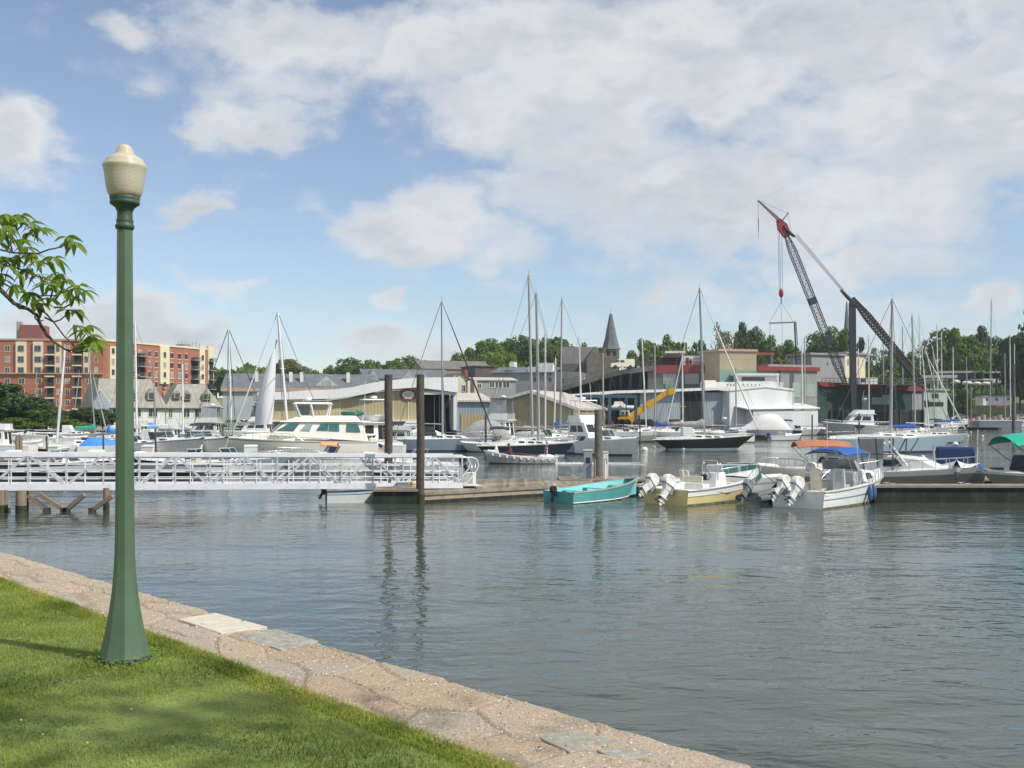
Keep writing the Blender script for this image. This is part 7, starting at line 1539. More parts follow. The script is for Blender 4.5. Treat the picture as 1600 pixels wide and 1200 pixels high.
def more_near():
    # low white runabout with green windshield panels
    root = thing('runabout', 'low white runabout with framed green windshield behind the yellow boat', 'motorboat', (9.95, 49.3, 0), R(9)); L = 5.6
    h = Hull(L, 2.0, .82, .68, .9, .14, 0, 2.2, .3, .45, 1.5, .5); m = MB(); h.shell(m, [(.10,1),(.6,0),(.7,1),(1,0)], 14); m.build('hull', [WHITE, GREYBLUE], root, fix=False); dk = MB(); h.deck(dk, .52, 1, .03, 0, .12); h.gunwale(dk, 0, .55, .18); h.well(dk, .04, .52, .2, .18); dk.build('deck', WHITE, root, fix=False)
    g = MB(); fr = MB()
    for (x0,x1) in ((-1.1,-.42),(-.38,.40),(.44,1.45)): 
        g.slab((x0,-.86,.80),(x1,-.86,.82),(x1-.1,-.80,1.40),(x0-.06,-.80,1.38),.012)
        for (a,b) in ((x0,x0-.06),(x1,x1-.1)): fr.tube([(a,-.87,.79),(b,-.81,1.41)], .025, 5)
    g.slab((1.45,-.86,.82),(1.75,.0,.84),(1.5,0,1.42),(1.35,-.80,1.40),.012); g.slab((1.75,0,.84),(1.45,.86,.82),(1.35,.80,1.40),(1.5,0,1.42),.012); g.slab((.44,.86,.8),(1.45,.86,.82),(1.35,.80,1.4),(.38,.80,1.4),.012)
    fr.tube([(-1.16,-.81,1.40),(1.35,-.81,1.41),(1.5,0,1.43),(1.35,.81,1.41),(.38,.81,1.4)], .022, 5); gl = g.build('windshield', GREENGLASS, root); fr.build('windshield_frame', ALU, gl); t = MB(); t.ell((-.2,-.1,.78), (.8,.5,.14), 12, 6); t.build('folded_cover', BLUEC, root); seats(root, -1.7, 2.0, .2)
    # orange bimini boat
    root, h = powerboat('cream and white boat with faded orange bimini behind the walkway float', 1277, 757.5, 176, 6.4, 2.2, 1.0, .75, CREAM, kind='express', cab=CREAM, deck=CREAM, name='runabout', rr=.018, hs=.8)
    bimini(root, -1.6, 1.2, .95, .75, 2.06, ORANGEC, CHROME, .2, r=.02)
    # hardtop boat, bow toward the lower right
    root = thing('hardtop_boat', 'white centre console boat with flat white T-top and curtains, bow over the right dock', 'motorboat', (gx(1396, 49.0), 49.0, 0), R(-38)); L = 7.6
    h = Hull(L, 2.6, 1.42, .95, .92, .17, 0, 2.3, .35, .42, 1.6, .6); m = MB(); h.shell(m, [(.10,1),(.8,0),(1,2)], 18); m.build('hull', [mat('hull_shaded_taupe', (.27,.25,.215), .4, 0, .08, 1), BOOT, WHITE], root, fix=False); dk = MB(); h.deck(dk, .45, 1, .03, 0, .16); h.gunwale(dk, 0, .5, .22); h.well(dk, .05, .46, .35, .22); dk.build('deck', WHITE, root, fix=False)  # taupe below the white sheer paints the flared bow's shade
    c = House(-1.0, 2.3, 1.0, .95, -.7, 1.3, .9, 1.92, w0f=.6, w1f=.55, z0f=1.3, z1f=1.75); q = MB(); c.solid(q); cc = q.build('cabin', WHITE, root, bevel=.08); w = MB(); [c.panel(w, f, .25, .55, .35, .75, .02) for f in 'SP']; w.build('window', GLASS, cc)
    t = MB(); t.box(-1.35,.75,-.98,.98,2.62,2.72); tt = t.build('hardtop', WHITE, root, bevel=.04); f = MB()
    for s in (1,-1):
        for x in (-1.3,-.5,.3): f.tube([(x*.8,s*.85,1.0),(x,s*.95,2.62)], .035, 6)
        f.tube([(.3,s*.8,1.6),(.85,s*.95,2.62)], .03, 6); f.tube([(-1.3,s*.95,1.9),(.6,s*.9,1.9)], .02, 5)
    f.build('hardtop_frame', mat('frame_dark', (.10,.11,.12), .4, .3), tt); p = MB()
    for s in (-1,): p.slab((-1.2,s*.92,1.7),(-.2,s*.90,1.7),(-.1,s*.94,2.6),(-1.25,s*.97,2.6),.006)
    p.build('clear_curtain', mat('curtain_grey', (.33,.33,.31), .3, 0, .15, 2), tt); a = MB(); a.tube([(.9,-.9,1.4),(.1,-1.0,2.5)], .05, 6); a.tube([(.75,-.95,1.4),(-.1,-1.05,2.45)], .035, 6); a.build('outrigger', WHITE, root); rl = MB(); rail(rl, h, .5, .99, .45, .018, n=7, mid=False); rl.build('bow_rail', CHROME, root)
    for i in range(6): a = MB(); a.ell((-1.6+.25*i*1.1, -.7+.3*(i % 3), 1.1+.1*(i % 2)), (.14,.12,.12), 8, 6); a.build('deck_gear', VINYL, root)
    outboard(root, -L/2, .3, .9, 10, 1.1, OBW, OBG)
    # navy console-cover boat
    root = thing('console_cover_boat', 'grey-white open boat with navy blue covered console, bow facing the right dock', 'motorboat', (gx(1493, 49.9), 49.9, 0), R(-112)); L = 7.2
    h = Hull(L, 2.7, 1.38, .9, .92, .16, 0, 2.3, .35, .42, 1.6, .62); m = MB(); h.shell(m, [(.10,1),(.86,0),(1,2)], 18); m.build('hull', [mat('hull_shaded_stone', (.25,.25,.225), .4, 0, .1, 1, stain=(.18,.18,.155)), BOOT, WHITE], root, fix=False); dk = MB(); h.deck(dk, .5, 1, .03, 0, .36); h.gunwale(dk, 0, .52, .24); h.well(dk, .05, .5, .35, .24); dk.build('deck', WHITE, root, fix=False)  # stone grey puts the shade under the bow flare into the hull colour
    q = MB(); q.hexa([(-1.0,-.85,.9),(.5,-.85,.9),(.5,.85,.9),(-1.0,.85,.9),(-.9,-.88,2.18),(.3,-.82,2.18),(.3,.82,2.18),(-.9,.88,2.18)]); cv = q.build('console_cover', NAVYC, root, bevel=.1); f = MB()
    for s in (1,-1): f.tube([(-.9,s*.95,.9),(-1.0,s*.98,2.2),(-.4,s*.98,2.3)], .03, 6); f.tube([(.5,s*.9,1.1),(.35,s*.95,2.1)], .03, 6)
    f.build('top_frame', ALU, cv); b = MB(); b.ell((-.3,0,2.32), (.14,.14,.1), 10, 6); b.build('anchor_light', WHITE, root); a = MB(); a.tube([(-.9,.95,1.4),(-1.0,1.0,3.0)], .02, 5); a.build('antenna', WPAINT, root); rb = MB()
    for t in (.58,.66,.75,.84,.92): p = h.pt(t,1,1); rb.tube([(p.x,p.y-.05,p.z+.03),(p.x,0,p.z+.38),(p.x,-p.y+.05,p.z+.03)], .012, 4)
    rb.build('deck_ribs', GREY_SHADE, root); s = MB(); s.ell((-1.0,1.05,1.15), (.35,.25,.25), 10, 6); s.build('blue_bundle', BLUEC, root); outboard(root, -L/2, 0, .85, 5, 1.1, BLACKP, OBG)
    # green bimini boat at the right edge
    root = thing('green_top_boat', 'pale open boat with bright green bimini cut by the right edge of the picture', 'motorboat', (24.6, 47.5, 0), R(186)); L = 7.4
    h = Hull(L, 2.5, 1.22, .9, .92, .16, 0, 2.3, .35, .42, 1.6, .6); m = MB(); h.shell(m, [(.10,1),(.9,0),(1,2)], 18); m.build('hull', [mat('hull_shaded_sand', (.30,.29,.25), .4, 0, .1, 1, stain=(.22,.21,.18)), BOOT, WHITE], root, fix=False); dk = MB(); h.deck(dk, .55, 1, .03, 0, .1); h.gunwale(dk, 0, .58, .2); h.well(dk, .05, .55, .35, .2); dk.build('deck', OLDWHITE, root, fix=False)  # darker sand tone paints shade on the pale hull below its sheer
    bimini(root, -1.6, 2.75, 1.1, .95, 2.42, GREENC, mat('frame_black', (.03,.03,.03), .5), .34, r=.018); q = MB(); q.hexa([(-2.0,-.85,.9),(2.0,-.85,.9),(2.0,.85,.9),(-2.0,.85,.9),(-1.9,-.8,1.9),(1.75,-.8,1.9),(1.75,.8,1.9),(-1.9,.8,1.9)]); q.build('dark_enclosure', mat('enclosure_maroon_black', (.025,.015,.022), .5, 0, .2, 2), root, bevel=.12); an = MB(); an.box(L/2-1.0,L/2-.5,-.12,.12,1.24,1.36); an.build('anchor_roller', BLACKP, root)
more_near()

def launch():
    """small wooden launch under way with one person"""
    c = wl(811, 727); c = Vector((gx(811, 79), 79.0, 0)); root = thing('launch', 'slim white launch, side toned grey for shade, with rubbing blocks motoring across the channel', 'boat', c, R(184)); L = 5.3
    h = Hull(L, 1.55, 1.02, .42, .8, .08, 0, 2.0, .25, .42, 2.2, .3); m = MB(); h.shell(m, [(.12,1),(.72,0),(1,2)], 18); m.build('hull', [GREY_SHADE, BOOT, OLDWHITE], root, fix=False); g = MB(); h.gunwale(g, 0, 1, .12, .03, 18); h.well(g, .04, .9, .12, .12); g.build('inside', WHITE, root, fix=False);  # grey side band paints the shade on this white hull
    for s in (1,-1):
        for i in range(9): p = h.pt(.08+.1*i, .8, s); b = MB(); b.box(p.x-.07,p.x+.07,p.y-.05,p.y+.05,p.z-.09,p.z+.12); b.build('rubbing_block', WHITE, root)
    k = MB(); k.bar((-1.7,.25,.62),(.9,.2,.82),.10,.10); k.build('folded_mast', mat('spar_dark_red', (.14,.05,.04), .6), root); k = MB(); k.ell((-1.9,0,.5), (.8,.5,.22), 12, 6); k.build('cushions', WHITEC, root); k = MB(); k.hexa([(1.5,-.4,.75),(2.5,-.1,.95),(2.5,.1,.95),(1.5,.4,.75),(1.55,-.3,1.0),(2.3,-.05,1.05),(2.3,.05,1.05),(1.55,.3,1.0)]); k.build('bow_cover', WHITEC, root)
    flag(root, -L/2+.75, 0, .5, 1.25, .5, .9, 100, .12); bl = MB(); bl.lathe([(.14,0),(.12,.1),(.02,.45)], 10, (1.7,-.1,1.02)); bl.build('bow_light', WHITE, root)
    outboard(root, -L/2-.02, 0, .42, 5, .6, OBW, OBG)
    wk = MB(); rng = random.Random(3); n = 60; vs = []; fs = []
    # seated, leaning figure in a brown jacket and dark cap
    pr = thing('person', 'person in brown jacket and dark cap sitting in the bow of the launch', 'person', c + Vector((-.62, -.15, 0)), R(184))
    me = bpy.data.meshes.new('body'); V = [(0,0,.62),(0,0,.80),(.03,0,1.02),(.06,0,1.14),(.10,0,1.24),(.12,0,1.34),(-.02,.20,1.08),(.16,.27,.88),(.38,.20,.84),(.46,.19,.84),(-.02,-.20,1.08),(.14,-.28,.88),(.36,-.24,.80),(.44,-.23,.79),(.05,.11,.58),(.42,.15,.62),(.50,.15,.25),(.62,.15,.2),(.05,-.11,.58),(.44,-.16,.62),(.48,-.16,.25),(.60,-.16,.2)]
    E = [(0,1),(1,2),(2,3),(3,4),(4,5),(2,6),(6,7),(7,8),(8,9),(2,10),(10,11),(11,12),(12,13),(0,14),(14,15),(15,16),(16,17),(0,18),(18,19),(19,20),(20,21)]; Rr = [.17,.16,.18,.08,.085,.11,.08,.06,.045,.04,.08,.06,.045,.04,.11,.085,.06,.05,.11,.085,.06,.05]
    me.from_pydata(V, E, []); o = bpy.data.objects.new('body', me); COL.objects.link(o); o.parent = pr; sk = o.modifiers.new('skin', 'SKIN'); su = o.modifiers.new('sub', 'SUBSURF'); su.levels = 2; su.render_levels = 2; sk.use_smooth_shade = True
    for i, r in enumerate(Rr): me.skin_vertices[0].data[i].radius = (r, r)
    me.skin_vertices[0].data[0].use_root = True; me.materials.append(mat('jacket_brown', (.13,.05,.03), .8, 0, .2, 6))
    hd = MB(); hd.ell((.14,0,1.40), (.10,.085,.125), 14, 10); hd.ell((.245,0,1.40), (.025,.018,.03), 8, 6)
    for s in (1,-1): hd.ell((.14,s*.085,1.40), (.02,.012,.03), 6, 5); 
    for (wx, s) in ((.49,.19),(.47,-.23)):
        hd.ell((wx, s, .835), (.05,.035,.02), 8, 6)
        for j in range(4): hd.tube([(wx+.03, s-.027+.018*j, .835), (wx+.085-.008*abs(j-1.5), s-.03+.02*j, .825), (wx+.10-.01*abs(j-1.5), s-.03+.02*j, .79)], .009, 5)
        hd.tube([(wx, s+.03, .835), (wx+.045, s+.055, .825)], .010, 5)
    hd.build('head_and_hands', mat('skin', (.32,.17,.11), .6), pr); cp = MB(); cp.ell((.135,0,1.44), (.115,.10,.10), 12, 6, 0); cp.box(.2,.33,-.07,.07,1.44,1.455); cp.build('cap', BLACKP, pr)
    tr = MB()
    for s in (.15,-.16): tr.tube([(.10,s*.75,.58),(.44,s,.63),(.50,s,.24)], [.125,.10,.07], 10); tr.ell((.60,s,.2), (.12,.05,.05), 8, 6)
    tr.build('trousers', BLACKP, pr)
    # wake: two low ridges of broken water
    wm = MB(); n = 46
    for s in (1, -1):
        vs = []; fs = []
        for i in range(n+1):
            u = i/n; x = c.x + 2.7 + u*6.5; y = c.y + s*(.25 + u*.9) + .05*math.sin(i*1.9); a = (.12)*(1-u)+.012; w = .22 + .18*u
            for j in range(5): v = j/4*2-1; vs.append((x, y+v*w, .004 + a*math.cos(v*1.57)*(.55+.45*math.sin(i*2.3+j*1.1+s))))
        for i in range(n):
            for j in range(4): fs.append((5*i+j,5*i+j+1,5*i+j+6,5*i+j+5))
        wm.add(vs, fs, True)
    o = wm.build('wake', mat('foam', (.55,.58,.58), .5, 0, .25, 9), fix=False); tag(o, 'broken white wake behind the moving launch', 'wake', kind='stuff')
launch()
# ================================================================ the marina beyond the gangway
def big_yacht():
    root = thing('motor_yacht', 'large cream motor yacht with green-tinted windows and small hardtop behind the gangway', 'yacht', (gx(463, 92), 92, 0), R(194)); L = 13.6
    h = Hull(L, 4.3, 1.75, 1.28, .92, .10, 0, 2.4, .5, .45, 2.2, .5); m = MB(); h.shell(m, [(.10,1),(.90,0),(.96,2),(1,0)], 26); m.build('hull', [CREAM, BOOT, mat('rub_grey', (.25,.25,.23), .5)], root, fix=False)
    dk = MB(); h.deck(dk, 0, 1, .04, .02, .10, 20); dk.build('deck', CREAM, root, fix=False)
    a = House(.2, 5.0, 1.75, 1.3, .2, 4.2, 1.55, 2.25, w0f=.75, w1f=.6, z0f=1.6, z1f=1.95); q = MB(); a.solid(q); t = q.build('trunk_cabin', CREAM, root, bevel=.08); pans(a, [(f, .30, .52, .38, .78, .03) for f in 'SP'], 'window', GLASS, t)
    b = House(-6.1, 2.3, 1.85, 1.3, -5.5, 1.0, 1.6, 3.0, w0f=1.7, w1f=1.4, z0f=1.9); q = MB(); b.solid(q); s = q.build('saloon', CREAM, root, bevel=.06)
    pans(b, [(f,) + r for f in 'SP' for r in ((.30,.42,.48,.90),(.43,.56,.48,.90,.03),(.06,.22,.48,.90,.02))], 'window', GREENGLASS, s, .10)
    pans(b, [(f, .80, .98, .42, .90, .05) for f in 'SP'] + [('F', .04+.32*i, .32+.32*i, .22, .92) for i in range(3)], 'windshield', GREENGLASS, s, .10); pans(b, [(f, .63, .74, .42, .90, .03) for f in 'SP'], 'side_door', mat('pale_aqua_glass', (.26,.36,.35), .2, 0, .1, 1), s, .10)
    tk = MB(); [b.panel(tk, f, .80, .99, .34, .40, .05) for f in 'SP']; tk.build('teak_sill', TEAK, s)
    r = MB(); r.hexa([(-6.3,-1.85,2.98),(1.5,-1.6,3.02),(1.5,1.6,3.02),(-6.3,1.85,2.98),(-6.2,-1.8,3.10),(1.35,-1.5,3.12),(1.35,1.5,3.12),(-6.2,1.8,3.10)]); r.build('roof', CREAM, root, bevel=.03)
    fl = House(-5.4, 1.0, 1.6, 3.1, -5.0, -.2, 1.45, 3.55, w0f=1.2, w1f=1.1); q = MB(); fl.solid(q); q.build('flybridge', CREAM, root, bevel=.1)
    t = MB(); t.hexa([(-3.1,-1.2,4.52),(.4,-1.0,4.58),(.4,1.0,4.58),(-3.1,1.2,4.52),(-2.9,-1.1,4.72),(.1,-.9,4.72),(.1,.9,4.72),(-2.9,1.1,4.72)]); tt = t.build('hardtop', WHITE, root, bevel=.05); f = MB()
    for sd in (1,-1):
        for x0, x1 in ((-2.7,-2.9),(-1.4,-1.2),(-.3,.1)): f = MB(); f.bar((x0, sd*1.2, 3.5), (x1, sd*1.05, 4.55), .12, .1); f.build('hardtop_post', WHITE, tt)
    w = MB(); w.slab((.0,-1.05,3.55),(.0,1.05,3.55),(.2,.95,4.5),(.2,-.95,4.5),.015); w.slab((-1.2,-1.15,3.6),(-.3,-1.12,3.6),(.0,-1.02,4.45),(-1.2,-1.1,4.45),.015); w.build('clear_curtain', PLASTIC, tt)
    d = MB(); d.ell((-4.9,-.5,3.75), (1.05,.5,.30), 14, 8); d.build('dinghy_cover', mat('cover_dark_green', (.02,.13,.09), .7, 0, .15, 2), root)
    rl = MB(); rail(rl, h, .46, .995, .62, .022, n=12); rl.build('bow_rail', CHROME, root); rl = MB()
    for y in (-1.5, 1.5): rl.tube([(-5.0,y,3.55),(-5.0,y,3.95),(-3.2,y,3.95)], .02, 5)
    rl.tube([(-1,.3,4.7),(-1,.3,5.4)], .03, 5); rl.tube([(-2.6,.8,4.7),(-3.1,.8,6.2)], .018, 4); rl.tube([(-.6,-.7,4.7),(-.9,-.7,6.0)], .018, 4); rl.build('antenna', WPAINT, tt); rd = MB(); rd.lathe([(.28,0),(.32,.08),(.28,.2),(.05,.25)], 12, (-1,.3,4.9)); rd.build('radar', WHITE, tt)
    an = MB(); an.tube([h.pt(.52,.28,-1)+Vector((x,-.05,z)) for x, z in ((-.55,-.25),(-.5,.05),(-.2,.22),(.2,.22),(.5,.05),(.55,-.25))], .06, 6); an.build('scupper_arch', mat('arch_dark', (.08,.08,.08), .6), root)
    ck = MB(); ck.box(-6.75,-6.2,-1.9,1.9,1.25,1.6); ck.build('aft_bulwark', CREAM, root, bevel=.04)
big_yacht()

def covered_row():
    pb = powerboat; sb = sailboat
    # --- just behind the gangway
    r, h = pb('long cream runabout with orange-tan top seen through the gangway rails', 506, 737, 184, 6.4, 2.4, 1.15, .85, CREAM, bandq=.85, stripe=WHITE, cab=CREAM, name='runabout', flagged=True, rr=.02, hs=.9); bimini(r, -.9, .2, .75, .9, 1.75, mat('canvas_apricot', (.60,.34,.14), .8, 0, .12, 2), CHROME, .12, r=.02)
    pb('white open boat low behind the gangway, right of the runabout', 640, 741, 176, 6.2, 2.2, .9, .7, WHITE, name='runabout', motors=1, motor_c=BLACKP)
    pb('white bowrider behind the left part of the gangway', 372, 739, 8, 6.5, 2.3, 1.0, .75, WHITE, stripe=GREYBLUE, bandq=.6)
    pb('small white boat with dark top stripe behind the middle of the gangway', 285, 741, 184, 6.0, 2.2, .95, .7, OLDWHITE, stripe=NAVY, bandq=.7)
    pb('low white boat behind the far left gangway rails', 112, 742, 6, 6.4, 2.3, .95, .7, WHITE, stripe=MAROON, bandq=.75)
    # --- left marina
    pb('white pilothouse cruiser with dark tinted window at the left edge', -6, 712, 184, 6.4, 2.5, 1.2, .9, WHITE, kind='sportfish', hs=.85, name='cruiser')
    pb('small white cruiser partly hidden behind the tan piling pair', 16, 706, 40, 6, 2.3, 1.0, .8, OLDWHITE, hs=.8)
    pb('low dark maroon launch in the left marina', 62, 709, 165, 5.2, 1.7, .75, .5, MAROON, rails=False, name='launch', hs=.01)
    sb('white sloop with a thick white mast at its stern quarter in the left marina', 130, 708, 14, 7.0, 2.3, WHITE, top_px=(101,546), mast_h=9.0, mast_x=-.33, mast_m=MASTW, mast_r=.13, fb=.95, fs=.8, boomz=.6)
    sb('sloop with teal sail cover, stern to a hedge in the left marina', 121, 690, 8, 7.4, 2.4, GREY_SHADE, top_px=(138,545), mast_h=13.8, mast_x=.30, mast_m=MASTC, mast_r=.09, cover=TEALC, boomz=.2, dodger=WHITEC)
    sb('small sloop with grey cabin tent and slanting mast left of the teal cover', 110, 681, 160, 7.4, 2.4, WHITE, top_px=(124,583), mast_h=10.5, mast_x=-.05, mast_m=MASTC, cover=TEALC, dodger=GREYC, lean=(-1.0,0))
    sb('slim sloop with dark mast low at the far left', 58, 679, 20, 7, 2.3, OLDWHITE, top_px=(57,582), mast_h=9.0, mast_x=0, mast_m=MASTC, dodger=WHITEC)
    pb('white fishing cruiser beside the slim dark-masted sloop', 70, 683, 175, 7, 2.6, 1.1, .9, WHITE, kind='sportfish', hs=.75)
    sb('sloop under blue tarpaulins just left of the lamp post', 174, 699, 175, 7.5, 2.4, BLUEB, top_px=(146,590), mast_h=11.0, mast_x=.05, mast_m=MASTC, cover=SKYC, boomz=.1, lean=(1.0,0))
    pb('boat under a bright blue tarp left of the lamp post', 166, 708, 20, 5, 2, .8, .7, WHITE, kind='covered', cover=SKYC, hs=.6)
    sb('white sloop with tall pale mast just right of the lamp post', 214, 704, 172, 8, 2.6, WHITE, top_px=(211,504), mast_h=14.6, mast_x=0, mast_m=MASTW, mast_r=.11, dodger=WHITEC)
    pb('boat with long bright blue storage cover on the far float', 238, 683, 6, 7.5, 2.5, 1.0, .9, WHITE, kind='covered', cover=SKYC, hs=1.1)
    pb('second bright blue covered boat, lower and longer than its neighbour', 263, 684, 184, 6.6, 2.3, .9, .9, WHITE, kind='covered', cover=SKYC, hs=.85)
    sb('thin masted sloop rising between the two blue covered boats', 243, 690, 10, 7, 2.3, OLDWHITE, top_px=(240,572), mast_h=11, mast_x=0, mast_m=MASTC)
    sb('white sloop with thick white mast before the clubhouse', 286, 692, 170, 8, 2.5, WHITE, top_px=(285,569), mast_h=10.8, mast_x=0, mast_m=MASTW, mast_r=.12)
    pb('white cabin boat with a tan roof stripe near the blue covers', 262, 699, 176, 6.8, 2.5, 1.1, .9, WHITE, kind='sportfish', hs=.72, stripe=TAN, bandq=.8)
    pb('white cruiser with bow turned toward the gangway, nearer lamp post', 262, 716, -35, 9.5, 3.2, 1.75, 1.2, WHITE, cab=WHITE, bandq=.93, stripe=GREY_SHADE, hs=1.1, rr=.022)
    pb('white cruiser with deep shaded bow left of the big yacht', 318, 715, -50, 9.5, 3.2, 1.8, 1.2, WHITE, bandq=.93, stripe=GREY_SHADE, hs=1.1, rr=.022)
    pb('white open boat with small windscreen right of the lamp post', 222, 707, 10, 6, 2.2, .95, .8, WHITE, top=GREYC)
    pb('flybridge cruiser with grey canvas curtains before the clubhouse', 322, 695, 182, 9.4, 3.2, 1.4, 1.1, OLDWHITE, kind='flybridge', cover=PLASTIC, top=GREYC, hs=.95, radar=True, cab=OLDWHITE, name='cruiser')
    pb('low white cruiser in front of the grey-curtained flybridge boat', 300, 703, 176, 7.5, 2.6, 1.2, 1.0, WHITE, top=BLACKC)
    pb('motor cruiser with wide black canvas top behind the big yacht', 402, 694, 178, 9, 3.2, 1.6, 1.3, WHITE, kind='flybridge', top=BLACKC, cover=mat('curtain_plum', (.12,.09,.11), .4, 0, .2, 1), hs=.9, name='cruiser')
    sb('sloop with twin dark stays and pale mast at the left of the white sail', 362, 700, 178, 9.5, 2.9, WHITE, top_px=(357,513), mast_h=16.5, mast_x=.0, mast_m=MASTW, mast_r=.10, stay_r=.045)
    r, h = sb('tall white-masted sloop with a furled grey sail bag behind the big yacht', 438, 701, 174, 11, 3.2, WHITE, top_px=(434,488), mast_h=18.6, mast_x=-.08, mast_m=MASTW, mast_r=.15, stay_r=.03, lean=(1.2,0), jib=MASTW)
    q = MB(); vs = []; n = 14
    for i in range(n+1): u = i/n; x = 1.4 - .9*u + 0*u; b = 1.1*math.sin(min(1,(1-u)*1.15)*1.45)+.04; z = 2.6+9.0*u; vs += [(x-b*.45,-.05,z),(x+b*1.5-.3,.30*math.sin(u*3.0),z-.1),(x+b*1.5-.3,.34*math.sin(u*3.0)+.04,z-.1),(x-b*.45,.0,z)]
    q.add(vs, [(4*i+k,4*i+(k+1)%4,4*i+4+(k+1)%4,4*i+4+k) for i in range(n) for k in range(4)], True); q.build('hanging_sail', mat('sail_grey_white', (.72,.72,.75), .75, 0, .08, .5, bump=.5, bscale=1.5), r)
    # --- behind and right of the yacht
    r, h = pb('white sportfishing boat with stern to the viewer, right of the big yacht', 581, 709, 112, 9.6, 3.6, 1.7, 1.15, WHITE, kind='sportfish', hs=1.05, top=WHITE, name='sportfishing_boat', radar=True)
    r, h = pb('white express boat with dark waterline just right of the yacht stern', 566, 712, 178, 7.5, 2.6, 1.2, .95, WHITE, bandq=.9)
    pb('reddish brown workboat between the two dark pilings', 622, 702, 174, 7, 2.4, 1.0, .9, mat('hull_red_brown', (.20,.07,.05), .6, 0, .2, 1), kind='sportfish', hs=.7, cab=OLDWHITE, name='workboat')
    sb('grey-blue sloop with tall dark mast moored right of the front piling', 695, 705, 2, 10.2, 3.0, mat('hull_blue_grey_far', (.25,.31,.38), .4, 0, .06, 1), top_px=(690,470), mast_h=18.8, mast_x=-.02, mast_m=MASTC, mast_r=.09, lean=(-.6,0), dodger=BLACKC, jib=BLACKC, fb=1.35, fs=1.2, stay_r=.03)
    r, h = pb('flybridge cruiser with rounded grey enclosure left of the black-hulled sailboats', 776, 700, 158, 9.6, 3.3, 1.5, 1.15, WHITE, kind='flybridge', top=BLACKC, cover=PLASTIC, hs=1.15, cab=WHITE, name='cruiser', radar=True)
    pb('boat under a grey winter cover beside the grey-curtained flybridge cruiser', 742, 703, 168, 8, 2.8, 1.2, 1.0, GREY_SHADE, kind='covered', cover=GREYC, hs=1.6)
    pb('low boat with small black bimini near the winter-covered boat', 766, 706, 172, 6, 2.2, .9, .7, OLDWHITE, top=BLACKC)
    sb('dark navy ketch with two masts, bow right, behind the launch', 822, 713, 1, 8.6, 2.7, mat('hull_slate_navy', (.022,.032,.05), .35, 0, .2, 1), boot=PALEBLUE, trim=WHITE, top_px=(838,458), mast_h=13.6, mast_x=.13, mast_m=MASTC, mast_r=.13, lean=(-.4,0), rails=True, fb=1.28, fs=.95, spreader=1, rake=.12, srake=.12)
    sb('sloop with the tallest grey mast, hull hidden behind the navy ketch', 826, 706, 176, 9.5, 2.9, WHITE, top_px=(826,430), mast_h=17.2, mast_x=-.04, mast_m=MASTC, mast_r=.13, lean=(.5,0), spreader=2)
    sb('white cruising sloop with dark slim mast right of the navy ketch', 890, 700, 176, 10, 3.0, WHITE, top_px=(878,467), mast_h=16.8, mast_x=.10, mast_m=MASTC, mast_r=.10, spreader=1, dodger=WHITEC)
    pb('white sedan cruiser behind the navy ketch bow', 866, 703, 5, 8.5, 3.0, 1.5, 1.2, WHITE, cab=CREAM, top=None, hs=1.1)
    r, h = pb('white sportfishing boat with tower and flybridge behind the thick grey piling', 917, 707, -58, 8.8, 3.3, 1.6, 1.15, WHITE, kind='flybridge', hs=1.05, name='sportfishing_boat', top=WHITE, radar=True)
    pb('small white cruiser with rounded bow right of the thick grey piling', 955, 711, -50, 7.0, 2.8, 1.6, 1.2, WHITE, cab=CREAM, hs=1.25, rr=.022)
    pb('grey hulled dayboat lying off the bow of the navy ketch', 900, 708, 172, 6.4, 2.3, 1.0, .8, GREYBLUE)
    pb('long white hulled cruiser in front of the yellow crane', 1000, 690, 2, 11, 3.2, 1.5, 1.25, GREY_SHADE, stripe=WHITE, bandq=.62, hs=.7)
    pb('second long low cruiser, grey side, right of the yellow crane', 1048, 690, 181, 10, 3.0, 1.4, 1.2, GREY_SHADE, stripe=WHITE, bandq=.6, hs=.9)
    sb('white sloop with leaning wooden crosstree in front of the grey-blue hall', 1040, 684, 178, 8.5, 2.7, WHITE, top_px=(1070,540), mast_h=10.8, mast_x=0, mast_m=MASTW, lean=(-1.4,0), boommat=mat('spar_varnish', (.55,.33,.08), .5), boomz=3.2)
    # --- the black sloop in mid channel
    sb('black hulled sloop with white deckhouse moored in mid channel', 1098, 702, -2, 10.6, 3.0, BLACKH, boot=mat('boot_pale_green', (.30,.40,.40), .5), trim=TEAK, top_px=(1093,450), mast_h=19.2, mast_x=.02, mast_m=MASTC, mast_r=.12, lean=(-.25,0), fb=1.45, fs=1.0, cover=GREYC, dodger=WHITEC, jib=MASTW, sprit=.7, spreader=2, stay_r=.025, rake=.17, srake=.16, boomz=.9)
    pb('white express cruiser with green windscreen behind the black sloop', 1124, 691, 186, 8.5, 3.0, 1.4, 1.1, WHITE, glass=GREENGLASS, hs=1.3, top=None, radar=True)
    pb('white boat with big square tented cover near the white shed', 1186, 684, 178, 9.5, 3.0, 1.3, 1.2, GREYBLUE, kind='covered', cover=WHITEC, hs=1.9)
    pb('small white skiff with dark outboard near the white shed', 1228, 688, 6, 4.6, 1.8, .8, .6, WHITE, motors=1, motor_c=BLACKP, rails=False, hs=.3, name='skiff')
    r, h = pb('grey-white lobster yacht with raised pilothouse before the green quay building', 1342, 681, 180, 12.5, 3.9, 2.3, 1.6, mat('hull_pale_grey', (.46,.46,.45), .4, 0, .06, 1), kind='sportfish', cab=WHITE, hs=1.15, name='cruiser', radar=True); q = MB(); c = MB(); c.ell((.5,-1.95,1.6), (.9,.05,.28), 12, 6); c.build('oval_window', GLASS, r)
    c = MB(); c.ell((.5,1.95,1.6), (.9,.05,.28), 12, 6); c.build('oval_window', GLASS, r)
